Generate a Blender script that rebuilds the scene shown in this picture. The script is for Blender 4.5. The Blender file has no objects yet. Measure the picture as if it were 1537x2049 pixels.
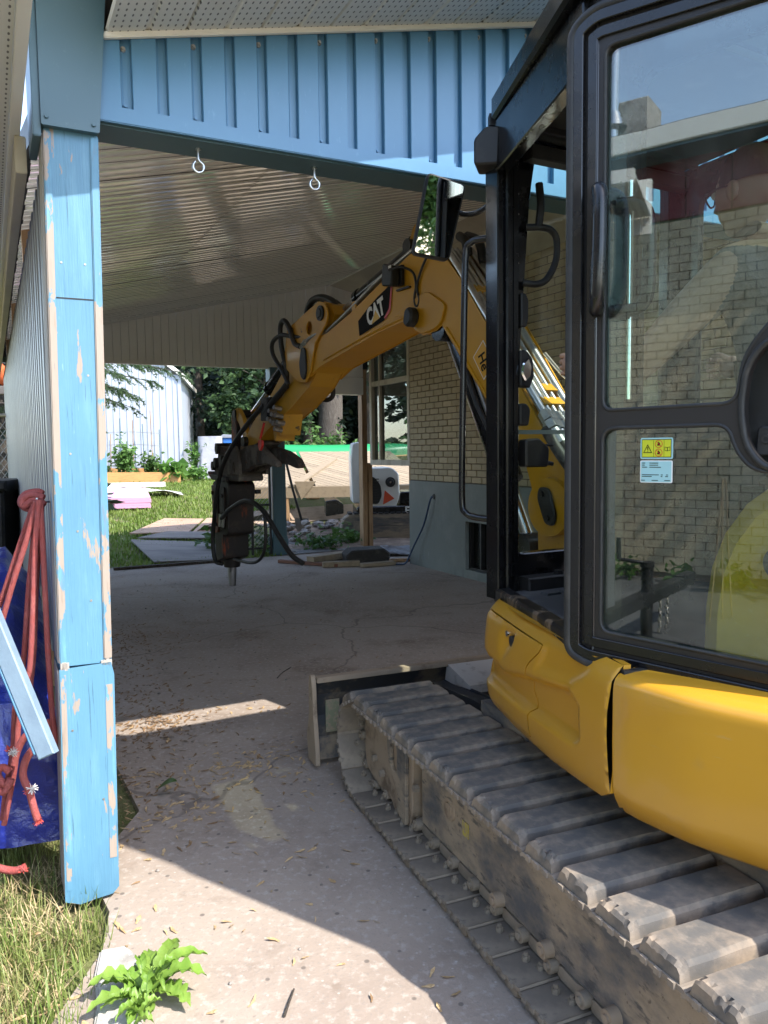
import bpy, bmesh, math, random
import numpy as np
from mathutils import Vector, Matrix, noise
from mathutils.geometry import tessellate_polygon

SC = bpy.context.scene
COL = SC.collection
R = math.radians
rng = random.Random(7)

# ---------------------------------------------------------------- camera
cam = bpy.data.cameras.new('camera')
cam.sensor_fit = 'VERTICAL'; cam.sensor_height = 36.0; cam.lens = 36.0 * 1560 / 2049
cam.clip_start = 0.05; cam.clip_end = 400
cam_o = bpy.data.objects.new('camera', cam); COL.objects.link(cam_o)
cam_o.matrix_world = Matrix.Translation((0, 0, 1.5)) @ Matrix.Rotation(R(90 - 4.563), 4, 'X') @ Matrix.Rotation(-0.013, 4, 'Z')
SC.camera = cam_o

# ---------------------------------------------------------------- light
TO_SUN = Vector((0.671, -0.445, 1.0)).normalized()
SUN_EL = math.asin(TO_SUN.z); SUN_AZ = math.atan2(TO_SUN.x, TO_SUN.y)
W = bpy.data.worlds.new('World'); SC.world = W; W.use_nodes = True
wn = W.node_tree.nodes; wl = W.node_tree.links
wbg = wn['Background']; wbg.inputs['Strength'].default_value = 0.15
sky = wn.new('ShaderNodeTexSky'); sky.sky_type = 'NISHITA'; sky.sun_disc = False
sky.sun_elevation = SUN_EL; sky.sun_rotation = SUN_AZ
sky.air_density = 1.0; sky.dust_density = 0.8; sky.ozone_density = 1.0
hsv = wn.new('ShaderNodeHueSaturation'); hsv.inputs['Saturation'].default_value = 0.9
wl.new(sky.outputs[0], hsv.inputs['Color']); wl.new(hsv.outputs[0], wbg.inputs['Color'])
sl = bpy.data.lights.new('sun', 'SUN'); sl.energy = 2.05; sl.angle = R(0.53); sl.color = (1.0, 0.95, 0.87)
so = bpy.data.objects.new('sun', sl); COL.objects.link(so)
so.rotation_euler = (-TO_SUN).to_track_quat('-Z', 'Y').to_euler(); so.location = TO_SUN * 30

SC.view_settings.view_transform = 'Standard'; SC.view_settings.look = 'None'
SC.view_settings.exposure = 2.2; SC.view_settings.gamma = 1.0
SC.view_settings.use_curve_mapping = False
SC.render.engine = 'CYCLES'
SC.cycles.use_denoising = True
SC.cycles.max_bounces = 12; SC.cycles.diffuse_bounces = 7; SC.cycles.glossy_bounces = 5
SC.cycles.transmission_bounces = 6; SC.cycles.transparent_max_bounces = 16
SC.cycles.caustics_reflective = False; SC.cycles.caustics_refractive = False
SC.cycles.sample_clamp_indirect = 6.0

# ---------------------------------------------------------------- frames
def frame(o, deg): return Matrix.Translation(Vector(o)) @ Matrix.Rotation(R(deg), 4, 'Z')
FC = frame((0, 0, 0), 26.7)            # carport: x across, y into the carport
C0 = (1.227, 2.518, 0)
FM = frame(C0, 28.0)                   # upper body of the excavator: x right, y forward
FT = frame(C0, 22.2)                   # tracks
FB = frame((0.76, 3.45, 0), 121.5)     # boom plane: x outward along the boom, y to its left
FD = frame((0.495, 2.04, 0), -44.0)    # open door: x from hinge to latch, y to its far side
FW = frame((0.392, 2.821, 0), -81.5)   # doorway: x from front pillar to hinge, y inward
FS = frame((0.392, 2.821, 0), 28.0)    # windscreen: x to the right, y forward
FP = frame((0.548, 1.866, 0), 102.94)  # front side panel: x forward, y outward
ID = Matrix.Identity(4)

# ---------------------------------------------------------------- mesh builder
class MB:
    def __init__(s, fr=ID):
        s.v = []; s.f = []; s.mi = []; s.sm = []; s.fr = fr
    def add(s, vs, fs, xf=None, mi=0, smooth=False):
        m = s.fr if xf is None else s.fr @ xf
        b = len(s.v)
        s.v += [m @ Vector(v) for v in vs]
        s.f += [tuple(i + b for i in f) for f in fs]
        s.mi += [mi] * len(fs); s.sm += [smooth] * len(fs)
        return s
    def box(s, a, b, mi=0, xf=None, ch=0):
        x0, y0, z0 = a; x1, y1, z1 = b
        if ch:
            return s.prism([(x0, z0), (x1, z0), (x1, z1), (x0, z1)], y0, y1, mi=mi, xf=xf, ch=ch)
        vs = [(x0, y0, z0), (x1, y0, z0), (x1, y1, z0), (x0, y1, z0), (x0, y0, z1), (x1, y0, z1), (x1, y1, z1), (x0, y1, z1)]
        return s.add(vs, [(0, 3, 2, 1), (4, 5, 6, 7), (0, 1, 5, 4), (1, 2, 6, 5), (2, 3, 7, 6), (3, 0, 4, 7)], xf, mi)
    def prism(s, pts, y0, y1, holes=(), mi=0, xf=None, ch=0, smooth=False):
        """polygon in (x, z) extruded along y, optional chamfer on the outer rim"""
        if y1 < y0: y0, y1 = y1, y0
        def area(p): return sum(p[i][0] * p[(i + 1) % len(p)][1] - p[(i + 1) % len(p)][0] * p[i][1] for i in range(len(p))) / 2
        pts = list(pts)
        if area(pts) < 0: pts = pts[::-1]
        hs = [list(h)[::-1] if area(h) > 0 else list(h) for h in holes]
        loops = [pts] + hs
        ins = [offs(p, ch) for p in loops] if ch else loops
        vs = []; fs = []
        flat = [Vector((x, z, 0)) for lp in ins for x, z in lp]
        tri = tessellate_polygon([[Vector((x, z, 0)) for x, z in lp] for lp in ins])
        n = len(flat)
        vs += [(p.x, y0, p.y) for p in flat] + [(p.x, y1, p.y) for p in flat]
        for t in tri:
            a, b, c = t
            cr = (flat[b] - flat[a]).cross(flat[c] - flat[a]).z
            if abs(cr) < 1e-14: continue
            if cr < 0: b, c = c, b
            fs.append((a, b, c)); fs.append((a + n, c + n, b + n))
        if ch:
            m0 = len(vs)
            fl2 = [(x, z) for lp in loops for x, z in lp]
            vs += [(x, y0 + ch, z) for x, z in fl2] + [(x, y1 - ch, z) for x, z in fl2]
        o = 0
        for lp in loops:
            k = len(lp)
            for i in range(k):
                a, b = o + i, o + (i + 1) % k
                if ch:
                    A0, B0, A1, B1 = m0 + a, m0 + b, m0 + n + a, m0 + n + b
                    fs += [(a, A0, B0, b)[::-1], (A0, A1, B1, B0)[::-1], (A1, a + n, b + n, B1)[::-1]]
                else:
                    fs.append((a, b, b + n, a + n))
            o += k
        return s.add(vs, fs, xf, mi, smooth)
    def cyl(s, a, b, r0, r1=None, n=12, mi=0, xf=None, caps=True, smooth=True):
        r1 = r0 if r1 is None else r1
        a = Vector(a); b = Vector(b); d = (b - a).normalized()
        u = d.orthogonal().normalized(); v = d.cross(u)
        vs = []
        for c, r in ((a, r0), (b, r1)):
            for i in range(n):
                t = 2 * math.pi * i / n
                vs.append(c + (u * math.cos(t) + v * math.sin(t)) * r)
        s.add(vs, [(i, (i + 1) % n, n + (i + 1) % n, n + i) for i in range(n)], xf, mi, smooth)
        if caps:
            s.add(vs, [tuple(range(n))[::-1], tuple(range(n, 2 * n))], xf, mi, False)
        return s
    def tube(s, pts, r, n=8, mi=0, xf=None, sub=5, closed=False, caps=True, taper=None):
        pts = [Vector(p) for p in pts]
        if sub > 1 and len(pts) > 2: pts = smooth_path(pts, sub, closed)
        rings = []; k = len(pts)
        up = None
        for i, p in enumerate(pts):
            q0 = pts[(i - 1) % k] if (closed or i > 0) else p
            q1 = pts[(i + 1) % k] if (closed or i < k - 1) else p
            d = (q1 - q0).normalized()
            if up is None: up = d.orthogonal().normalized()
            up = (up - d * up.dot(d)).normalized(); v = d.cross(up)
            rr = r if taper is None else r + (taper - r) * i / (k - 1)
            rings.append([p + (up * math.cos(2 * math.pi * j / n) + v * math.sin(2 * math.pi * j / n)) * rr for j in range(n)])
        vs = [q for rg in rings for q in rg]; fs = []
        for i in range(k if closed else k - 1):
            a = i * n; b = ((i + 1) % k) * n
            fs += [(a + j, a + (j + 1) % n, b + (j + 1) % n, b + j) for j in range(n)]
        s.add(vs, fs, xf, mi, True)
        if caps and not closed:
            s.add(rings[0], [tuple(range(n))[::-1]], xf, mi); s.add(rings[-1], [tuple(range(n))], xf, mi)
        return s
    def lathe(s, prof, n=16, mi=0, xf=None, smooth=True):
        vs = []; fs = []
        for r, z in prof:
            vs += [(r * math.cos(2 * math.pi * j / n), r * math.sin(2 * math.pi * j / n), z) for j in range(n)]
        for i in range(len(prof) - 1):
            fs += [(i * n + j, i * n + (j + 1) % n, (i + 1) * n + (j + 1) % n, (i + 1) * n + j) for j in range(n)]
        fs += [tuple(range(n))[::-1], tuple(range((len(prof) - 1) * n, len(prof) * n))]
        return s.add(vs, fs, xf, mi, smooth)
    def ball(s, c, r, n=10, m=6, sc=(1, 1, 1), mi=0, xf=None):
        vs = []; fs = []
        for i in range(m + 1):
            t = math.pi * i / m
            for j in range(n):
                q = 2 * math.pi * j / n
                vs.append((c[0] + r * sc[0] * math.sin(t) * math.cos(q), c[1] + r * sc[1] * math.sin(t) * math.sin(q), c[2] + r * sc[2] * math.cos(t)))
        for i in range(m):
            fs += [(i * n + j, (i + 1) * n + j, (i + 1) * n + (j + 1) % n, i * n + (j + 1) % n) for j in range(n)]
        return s.add(vs, fs, xf, mi, True)
    def grid(s, fn, nu, nv, mi=0, xf=None, smooth=True):
        vs = [fn(i / nu, j / nv) for i in range(nu + 1) for j in range(nv + 1)]
        fs = [(i * (nv + 1) + j, (i + 1) * (nv + 1) + j, (i + 1) * (nv + 1) + j + 1, i * (nv + 1) + j + 1) for i in range(nu) for j in range(nv)]
        return s.add(vs, fs, xf, mi, smooth)
    def mesh(s, name, mats, inv=None, auto=False):
        me = bpy.data.meshes.new(name)
        vs = s.v if inv is None else [inv @ v for v in s.v]
        me.from_pydata([tuple(v) for v in vs], [], s.f)
        if not isinstance(mats, (list, tuple)): mats = [mats]
        for m in mats: me.materials.append(m)
        me.polygons.foreach_set('material_index', s.mi)
        me.polygons.foreach_set('use_smooth', s.sm)
        me.update()
        return me
    def build(s, name, mats, parent=None, bevel=0, segs=2, fix=True):
        inv = None
        if parent is not None: inv = world_of(parent).inverted()
        me = s.mesh(name, mats, inv)
        if fix or bevel:
            bm = bmesh.new(); bm.from_mesh(me)
            if bevel:
                bmesh.ops.remove_doubles(bm, verts=bm.verts, dist=1e-5)
                bmesh.ops.dissolve_limit(bm, angle_limit=0.02, verts=bm.verts, edges=bm.edges)
                es = [e for e in bm.edges if len(e.link_faces) == 2 and e.calc_face_angle(0) > 0.6]
                try:
                    bmesh.ops.bevel(bm, geom=es, offset=bevel, segments=segs, affect='EDGES', clamp_overlap=True)
                except Exception: pass
            bmesh.ops.recalc_face_normals(bm, faces=bm.faces)
            bm.to_mesh(me); bm.free()
        return link(name, me, parent)

def offs(p, d):
    n = len(p); out = []
    for i in range(n):
        a = Vector(p[i - 1]); b = Vector(p[i]); c = Vector(p[(i + 1) % n])
        e0 = (b - a).normalized(); e1 = (c - b).normalized()
        n0 = Vector((-e0.y, e0.x)); n1 = Vector((-e1.y, e1.x))
        m = (n0 + n1)
        if m.length < 1e-6: m = n0
        m.normalize(); k = max(0.35, m.dot(n0))
        q = b + m * (d / k)
        out.append((q.x, q.y))
    return out
def smooth_path(pts, sub, closed=False):
    k = len(pts); out = []
    for i in range(k if closed else k - 1):
        p0 = pts[(i - 1) % k] if (closed or i > 0) else pts[0] * 2 - pts[1]
        p1 = pts[i]; p2 = pts[(i + 1) % k]
        p3 = pts[(i + 2) % k] if (closed or i < k - 2) else pts[-1] * 2 - pts[-2]
        for j in range(sub):
            t = j / sub
            out.append(0.5 * ((2 * p1) + (p2 - p0) * t + (2 * p0 - 5 * p1 + 4 * p2 - p3) * t * t + (3 * p1 - p0 - 3 * p2 + p3) * t ** 3))
    if not closed: out.append(pts[-1])
    return out
def rnd(pts, r, n=4):
    """round the corners of a 2D polygon; r is one radius or a list"""
    out = []; k = len(pts)
    for i in range(k):
        rr = r[i] if isinstance(r, (list, tuple)) else r
        a = Vector(pts[i - 1]); b = Vector(pts[i]); c = Vector(pts[(i + 1) % k])
        d0 = (a - b); d1 = (c - b)
        m = min(rr, d0.length * 0.45, d1.length * 0.45)
        if m < 1e-5: out.append(tuple(b)); continue
        p = b + d0.normalized() * m; q = b + d1.normalized() * m
        for j in range(n + 1):
            t = j / n
            v = p * (1 - t) ** 2 + b * 2 * t * (1 - t) + q * t * t
            out.append((v.x, v.y))
    return out
def circ(cx, cz, r, n=16, sx=1, sz=1): return [(cx + r * sx * math.cos(2 * math.pi * i / n), cz + r * sz * math.sin(2 * math.pi * i / n)) for i in range(n)]

# ---------------------------------------------------------------- objects
WM = {}
def world_of(o): return ID if o is None else WM.get(o.name, ID)
def link(name, data, parent=None, local=None):
    o = bpy.data.objects.new(name, data); COL.objects.link(o)
    if parent is not None: o.parent = parent
    pm = world_of(parent) if parent is not None else ID
    if local is not None: o.matrix_local = local; WM[o.name] = pm @ local
    else: WM[o.name] = pm
    return o
def tag(o, label, cat, group=None, kind=None):
    if label: o['label'] = label
    if cat: o['category'] = cat
    if group: o['group'] = group
    if kind: o['kind'] = kind
    return o
def thing(name, label, cat, loc=(0, 0, 0), group=None):
    o = link(name, None, None, loc if isinstance(loc, Matrix) else Matrix.Translation(Vector(loc)))
    o.empty_display_size = 0.2
    return tag(o, label, cat, group)
def struct(o): o['kind'] = 'structure'; return o
def stuff(o): o['kind'] = 'stuff'; return o
def inst(name, me, parent, world):
    """another object on shared mesh data, its mesh space placed by a world matrix"""
    return link(name, me, parent, world_of(parent).inverted() @ world)

# ---------------------------------------------------------------- materials
def srgb(r, g, b):
    f = lambda c: (c / 255 / 12.92) if c / 255 <= 0.04045 else ((c / 255 + 0.055) / 1.055) ** 2.4
    return (f(r), f(g), f(b))
def mat(name, base, rough=0.6, metal=0.0, layers=(), bump=None, coat=0.0, spec=0.5, rvar=0.0, emit=None, rand=0.0, co='Object', coatr=0.08):
    """layers: (colour, scale, lo, hi, stretch, kind, amount) mixed over the base by a thresholded texture"""
    m = bpy.data.materials.new(name); m.use_nodes = True
    nt = m.node_tree; N = nt.nodes; L = nt.links
    b = N['Principled BSDF']
    b.inputs['Roughness'].default_value = rough; b.inputs['Metallic'].default_value = metal
    b.inputs['Specular IOR Level'].default_value = spec
    b.inputs['Coat Weight'].default_value = coat; b.inputs['Coat Roughness'].default_value = coatr
    tc = N.new('ShaderNodeTexCoord')
    src = tc.outputs[co]
    if co == 'World':
        pass
    def tex(kind, scale, stretch, detail=6, dist=0.0):
        mp = N.new('ShaderNodeMapping'); mp.inputs['Scale'].default_value = stretch
        L.new(src, mp.inputs[0])
        if kind == 'vor':
            t = N.new('ShaderNodeTexVoronoi'); t.inputs['Scale'].default_value = scale
            L.new(mp.outputs[0], t.inputs['Vector']); return t.outputs['Distance']
        if kind == 'crack':
            t = N.new('ShaderNodeTexVoronoi'); t.feature = 'DISTANCE_TO_EDGE'; t.inputs['Scale'].default_value = scale
            n2 = N.new('ShaderNodeTexNoise'); n2.inputs['Scale'].default_value = scale * 2.3; n2.inputs['Detail'].default_value = 4
            L.new(mp.outputs[0], n2.inputs['Vector'])
            mx = N.new('ShaderNodeVectorMath'); mx.operation = 'MULTIPLY_ADD'; mx.inputs[1].default_value = (0.12 / scale * 4,) * 3
            L.new(n2.outputs['Color'], mx.inputs[0]); L.new(mp.outputs[0], mx.inputs[2])
            L.new(mx.outputs[0], t.inputs['Vector']); return t.outputs['Distance']
        if kind == 'wave':
            t = N.new('ShaderNodeTexWave'); t.inputs['Scale'].default_value = scale; t.inputs['Distortion'].default_value = 3; t.inputs['Detail'].default_value = 3
            L.new(mp.outputs[0], t.inputs['Vector']); return t.outputs['Fac']
        t = N.new('ShaderNodeTexNoise'); t.inputs['Scale'].default_value = scale; t.inputs['Detail'].default_value = detail; t.inputs['Roughness'].default_value = 0.62
        t.inputs['Distortion'].default_value = dist
        L.new(mp.outputs[0], t.inputs['Vector']); return t.outputs['Fac']
    rgb = N.new('ShaderNodeRGB'); rgb.outputs[0].default_value = (*base, 1)
    cur = rgb.outputs[0]
    rmask = None
    for ly in layers:
        c, scale, lo, hi = ly[:4]
        st = ly[4] if len(ly) > 4 and ly[4] else (1, 1, 1)
        kind = ly[5] if len(ly) > 5 and ly[5] else 'noise'
        am = ly[6] if len(ly) > 6 else 1.0
        t = tex(kind, scale, st)
        mr = N.new('ShaderNodeMapRange'); mr.inputs[1].default_value = lo; mr.inputs[2].default_value = hi
        mr.inputs[4].default_value = am; mr.interpolation_type = 'SMOOTHSTEP'
        L.new(t, mr.inputs[0])
        mx = N.new('ShaderNodeMix'); mx.data_type = 'RGBA'
        L.new(mr.outputs[0], mx.inputs[0]); L.new(cur, mx.inputs[6]); mx.inputs[7].default_value = (*c, 1)
        cur = mx.outputs[2]
        rmask = mr.outputs[0]
    if rand:
        oi = N.new('ShaderNodeObjectInfo')
        mr = N.new('ShaderNodeMapRange'); mr.inputs[3].default_value = 1 - rand; mr.inputs[4].default_value = 1 + rand
        L.new(oi.outputs['Random'], mr.inputs[0])
        hs = N.new('ShaderNodeHueSaturation'); L.new(mr.outputs[0], hs.inputs['Value']); L.new(cur, hs.inputs['Color'])
        cur = hs.outputs[0]
    L.new(cur, b.inputs['Base Color'])
    if rvar:
        t = tex('noise', 14, (1, 1, 1)); mr = N.new('ShaderNodeMapRange')
        mr.inputs[1].default_value = 0.3; mr.inputs[2].default_value = 0.7
        mr.inputs[3].default_value = max(0.02, rough - rvar); mr.inputs[4].default_value = min(1, rough + rvar)
        L.new(t, mr.inputs[0]); L.new(mr.outputs[0], b.inputs['Roughness'])
    if bump:
        prev = None
        for bp in (bump if isinstance(bump, list) else [bump]):
            scale, strength = bp[0], bp[1]
            dist = bp[2] if len(bp) > 2 else 0.01
            st = bp[3] if len(bp) > 3 and bp[3] else (1, 1, 1)
            kind = bp[4] if len(bp) > 4 else 'noise'
            t = tex(kind, scale, st)
            if kind == 'crack':
                mr = N.new('ShaderNodeMapRange'); mr.inputs[1].default_value = 0; mr.inputs[2].default_value = 0.05
                L.new(t, mr.inputs[0]); t = mr.outputs[0]
            bn = N.new('ShaderNodeBump'); bn.inputs['Strength'].default_value = strength; bn.inputs['Distance'].default_value = dist
            L.new(t, bn.inputs['Height'])
            if prev is not None: L.new(prev, bn.inputs['Normal'])
            prev = bn.outputs[0]
        L.new(prev, b.inputs['Normal'])
        if coat: L.new(prev, b.inputs['Coat Normal'])
    if emit:
        b.inputs['Emission Color'].default_value = (*emit, 1); b.inputs['Emission Strength'].default_value = 1
    return m
def leaf_mat(name, c1, c2, trans=0.35, rough=0.5, scale=3):
    m = mat(name, c1, rough, 0, layers=[(c2, scale, 0.35, 0.65)], spec=0.35, rand=0.15)
    nt = m.node_tree; N = nt.nodes; L = nt.links; b = N['Principled BSDF']
    tr = N.new('ShaderNodeBsdfTranslucent'); mx = N.new('ShaderNodeMixShader'); mx.inputs[0].default_value = trans
    src = b.inputs['Base Color'].links[0].from_socket
    L.new(src, tr.inputs['Color'])
    L.new(b.outputs[0], mx.inputs[1]); L.new(tr.outputs[0], mx.inputs[2])
    L.new(mx.outputs[0], N['Material Output'].inputs['Surface'])
    return m
def glass_mat(name, tint=(0.9, 0.95, 0.93), ior=0.05, rough=0.0, dirt=0.02, wob=0.0):
    m = bpy.data.materials.new(name); m.use_nodes = True
    nt = m.node_tree; N = nt.nodes; L = nt.links
    N.remove(N['Principled BSDF'])
    tr = N.new('ShaderNodeBsdfTransparent'); tr.inputs[0].default_value = (*tint, 1)
    gl = N.new('ShaderNodeBsdfGlossy'); gl.inputs['Roughness'].default_value = rough
    df = N.new('ShaderNodeBsdfDiffuse'); df.inputs[0].default_value = (0.6, 0.6, 0.56, 1)
    ge = N.new('ShaderNodeNewGeometry'); dp = N.new('ShaderNodeVectorMath'); dp.operation = 'DOT_PRODUCT'
    L.new(ge.outputs['Normal'], dp.inputs[0]); L.new(ge.outputs['Incoming'], dp.inputs[1])
    ab = N.new('ShaderNodeMath'); ab.operation = 'ABSOLUTE'; L.new(dp.outputs['Value'], ab.inputs[0])
    om = N.new('ShaderNodeMath'); om.operation = 'SUBTRACT'; om.inputs[0].default_value = 1.0; L.new(ab.outputs[0], om.inputs[1])
    pw = N.new('ShaderNodeMath'); pw.operation = 'POWER'; pw.inputs[1].default_value = 5.0; L.new(om.outputs[0], pw.inputs[0])
    fr = N.new('ShaderNodeMapRange'); fr.inputs[3].default_value = ior; fr.inputs[4].default_value = 0.9; L.new(pw.outputs[0], fr.inputs[0])
    mx = N.new('ShaderNodeMixShader'); L.new(fr.outputs[0], mx.inputs[0]); L.new(tr.outputs[0], mx.inputs[1]); L.new(gl.outputs[0], mx.inputs[2])
    tc = N.new('ShaderNodeTexCoord')
    no = N.new('ShaderNodeTexNoise'); no.inputs['Scale'].default_value = 9; no.inputs['Detail'].default_value = 6
    L.new(tc.outputs['Object'], no.inputs['Vector'])
    mr = N.new('ShaderNodeMapRange'); mr.inputs[1].default_value = 0.4; mr.inputs[2].default_value = 0.75; mr.inputs[4].default_value = dirt * 2
    L.new(no.outputs[0], mr.inputs[0])
    m2 = N.new('ShaderNodeMixShader'); L.new(mr.outputs[0], m2.inputs[0]); L.new(mx.outputs[0], m2.inputs[1]); L.new(df.outputs[0], m2.inputs[2])
    if wob:
        n2 = N.new('ShaderNodeTexNoise'); n2.inputs['Scale'].default_value = 5; n2.inputs['Detail'].default_value = 1
        L.new(tc.outputs['Object'], n2.inputs['Vector'])
        bn = N.new('ShaderNodeBump'); bn.inputs['Strength'].default_value = wob; bn.inputs['Distance'].default_value = 0.004
        L.new(n2.outputs[0], bn.inputs['Height']); L.new(bn.outputs[0], gl.inputs['Normal'])
    L.new(m2.outputs[0], N['Material Output'].inputs['Surface'])
    return m

# paint, wood, metal
TAN = (0.30, 0.235, 0.165)
BLUE = (0.088, 0.22, 0.355); TEAL = (0.064, 0.128, 0.158)  # taken as one paint: BLUE holds the sky reflection, TEAL the tone without it
M_POST = mat('peeling_blue_paint', (0.105, 0.255, 0.375), 0.42, layers=[
    ((0.085, 0.215, 0.325), 3.5, 0.42, 0.66, (1, 1, 0.5), None, 0.8),
    ((0.15, 0.32, 0.43), 22, 0.5, 0.7, (1, 1, 0.15), None, 0.5),
    ((0.33, 0.27, 0.225), 5.5, 0.625, 0.64, (2.6, 2.6, 0.5)),
    ((0.04, 0.10, 0.15), 130, 0.61, 0.68, (1, 1, 0.035), None, 0.6),
    ((0.24, 0.40, 0.50), 120, 0.66, 0.72, (1, 1, 0.1), None, 0.5)],
    bump=[(130, 0.4, 0.004, (1, 1, 0.035)), (7, 0.25, 0.006, (1, 1, 0.3)), (5.5, 0.5, 0.004, (2.6, 2.6, 0.5))])
M_POSTEDGE = mat('bare_peeling_trim_wood', (0.105, 0.255, 0.375), 0.5, layers=[
    ((0.20, 0.46, 0.62), 22, 0.5, 0.7, (1, 1, 0.15), None, 0.5),
    ((0.35, 0.285, 0.235), 4.2, 0.50, 0.515, (2.0, 2.0, 0.75)),
    ((0.20, 0.13, 0.09), 60, 0.55, 0.7, (1, 1, 0.12), None, 0.35),
    ((0.05, 0.12, 0.17), 75, 0.655, 0.70, (1, 1, 0.055), None, 0.7)],
    bump=[(4.2, 0.5, 0.004, (2.0, 2.0, 0.75)), (60, 0.4, 0.003, (1, 1, 0.12))])
M_POSTSIDE = mat('bare_grey_post_side', (0.40, 0.36, 0.32), 0.7, layers=[((0.16, 0.40, 0.56), 4, 0.6, 0.63, (2, 2, 0.4)), ((0.28, 0.23, 0.19), 30, 0.5, 0.7, (1, 1, 0.1), None, 0.6)],
    bump=[(50, 0.4, 0.003, (1, 1, 0.1))])
M_TEAL = mat('teal_sheet_metal', TEAL, 0.38, layers=[((0.06, 0.125, 0.16), 2.2, 0.4, 0.7, None, None, 0.6), ((0.12, 0.20, 0.23), 40, 0.6, 0.75, None, None, 0.3)], bump=(3, 0.05, 0.01))
M_BLUE = mat('blue_sheet_metal', BLUE, 0.36, layers=[((0.075, 0.195, 0.32), 1.7, 0.4, 0.7, None, None, 0.7), ((0.2, 0.40, 0.55), 50, 0.62, 0.78, (1, 1, 0.3), None, 0.3)], bump=(2.5, 0.06, 0.01))
M_WHITE = mat('white_vinyl', (0.86, 0.83, 0.76), 0.42, layers=[((0.80, 0.76, 0.68), 1.3, 0.4, 0.7, None, None, 0.7)], bump=(3, 0.04, 0.01))
M_CEIL = mat('glossy_white_ceiling_metal', (0.88, 0.85, 0.775), 0.13, layers=[((0.82, 0.78, 0.70), 0.9, 0.4, 0.7, (1, 1, 1), None, 0.8)], bump=[(1.6, 0.06, 0.02, (0.5, 2.5, 1))], rvar=0.03, spec=0.9, coat=0.8, coatr=0.07)
def vented(name):
    m = mat(name, (0.70, 0.68, 0.63), 0.45, layers=[((0.62, 0.59, 0.53), 1.3, 0.4, 0.7, None, None, 0.6)])
    nt = m.node_tree; N = nt.nodes; L = nt.links; b = N['Principled BSDF']
    tc = N.new('ShaderNodeTexCoord'); mp = N.new('ShaderNodeMapping'); mp.inputs['Scale'].default_value = (1 / 0.024, 1 / 0.034, 0)
    L.new(tc.outputs['Object'], mp.inputs[0])
    fr = N.new('ShaderNodeVectorMath'); fr.operation = 'FRACTION'; L.new(mp.outputs[0], fr.inputs[0])
    sub = N.new('ShaderNodeVectorMath'); sub.operation = 'SUBTRACT'; sub.inputs[1].default_value = (0.5, 0.5, 0); L.new(fr.outputs[0], sub.inputs[0])
    sc = N.new('ShaderNodeVectorMath'); sc.operation = 'MULTIPLY'; sc.inputs[1].default_value = (1.0, 0.55, 0); L.new(sub.outputs[0], sc.inputs[0])
    ln = N.new('ShaderNodeVectorMath'); ln.operation = 'LENGTH'; L.new(sc.outputs[0], ln.inputs[0])
    mr = N.new('ShaderNodeMapRange'); mr.inputs[1].default_value = 0.10; mr.inputs[2].default_value = 0.15; mr.inputs[3].default_value = 1; mr.inputs[4].default_value = 0
    L.new(ln.outputs['Value'], mr.inputs[0])
    src = b.inputs['Base Color'].links[0].from_socket
    mx = N.new('ShaderNodeMix'); mx.data_type = 'RGBA'; L.new(mr.outputs[0], mx.inputs[0]); L.new(src, mx.inputs[6]); mx.inputs[7].default_value = (0.12, 0.11, 0.10, 1)
    L.new(mx.outputs[2], b.inputs['Base Color'])
    return m
M_VENT = vented('vented_white_soffit')
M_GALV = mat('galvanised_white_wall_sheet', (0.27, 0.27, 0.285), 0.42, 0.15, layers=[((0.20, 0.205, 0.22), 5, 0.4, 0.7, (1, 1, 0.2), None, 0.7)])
M_ZINC = mat('zinc_plated_steel', (0.62, 0.63, 0.62), 0.3, 0.9, layers=[((0.42, 0.42, 0.40), 30, 0.45, 0.7, None, None, 0.6)])
M_WOOD = mat('raw_lumber', (0.36, 0.22, 0.11), 0.7, layers=[((0.22, 0.12, 0.055), 4, 0.45, 0.6, (6, 6, 0.5), None, 0.8), ((0.14, 0.085, 0.05), 30, 0.6, 0.75, (1, 1, 0.06), None, 0.6)], bump=(60, 0.3, 0.003, (1, 1, 0.06)))
M_DECK = mat('weathered_pine_deck', (0.28, 0.215, 0.14), 0.75, layers=[((0.20, 0.15, 0.095), 12, 0.45, 0.7, (1, 1, 1), None, 0.7)], rand=0.12, bump=(70, 0.2, 0.003))
M_CEDAR = mat('new_cedar_board', (0.52, 0.28, 0.10), 0.6, layers=[((0.38, 0.19, 0.07), 6, 0.45, 0.65, (1, 1, 6), None, 0.7)])
M_PLY = mat('weathered_plywood', (0.20, 0.175, 0.155), 0.8, layers=[((0.12, 0.105, 0.095), 3, 0.4, 0.65, (0.4, 2, 1), None, 0.8), ((0.30, 0.27, 0.24), 9, 0.55, 0.75, (0.3, 2, 1), None, 0.6)], bump=(20, 0.3, 0.006, (0.3, 2, 1)))
M_PLYRED = mat('brown_plywood', (0.40, 0.27, 0.19), 0.75, layers=[((0.30, 0.19, 0.13), 4, 0.4, 0.65, (0.5, 2, 1), None, 0.7)])
M_BRICK = mat('tan_brick', (0.52, 0.425, 0.28), 0.75, layers=[((0.44, 0.35, 0.22), 14, 0.42, 0.68, None, None, 0.7), ((0.58, 0.50, 0.36), 45, 0.55, 0.75, None, None, 0.5), ((0.30, 0.22, 0.14), 30, 0.66, 0.74, None, None, 0.5)], rand=0.16, bump=(90, 0.25, 0.003))
M_MORTAR = mat('brown_mortar', (0.17, 0.12, 0.08), 0.9, layers=[((0.24, 0.18, 0.13), 25, 0.4, 0.7)], bump=(80, 0.5, 0.004))
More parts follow.
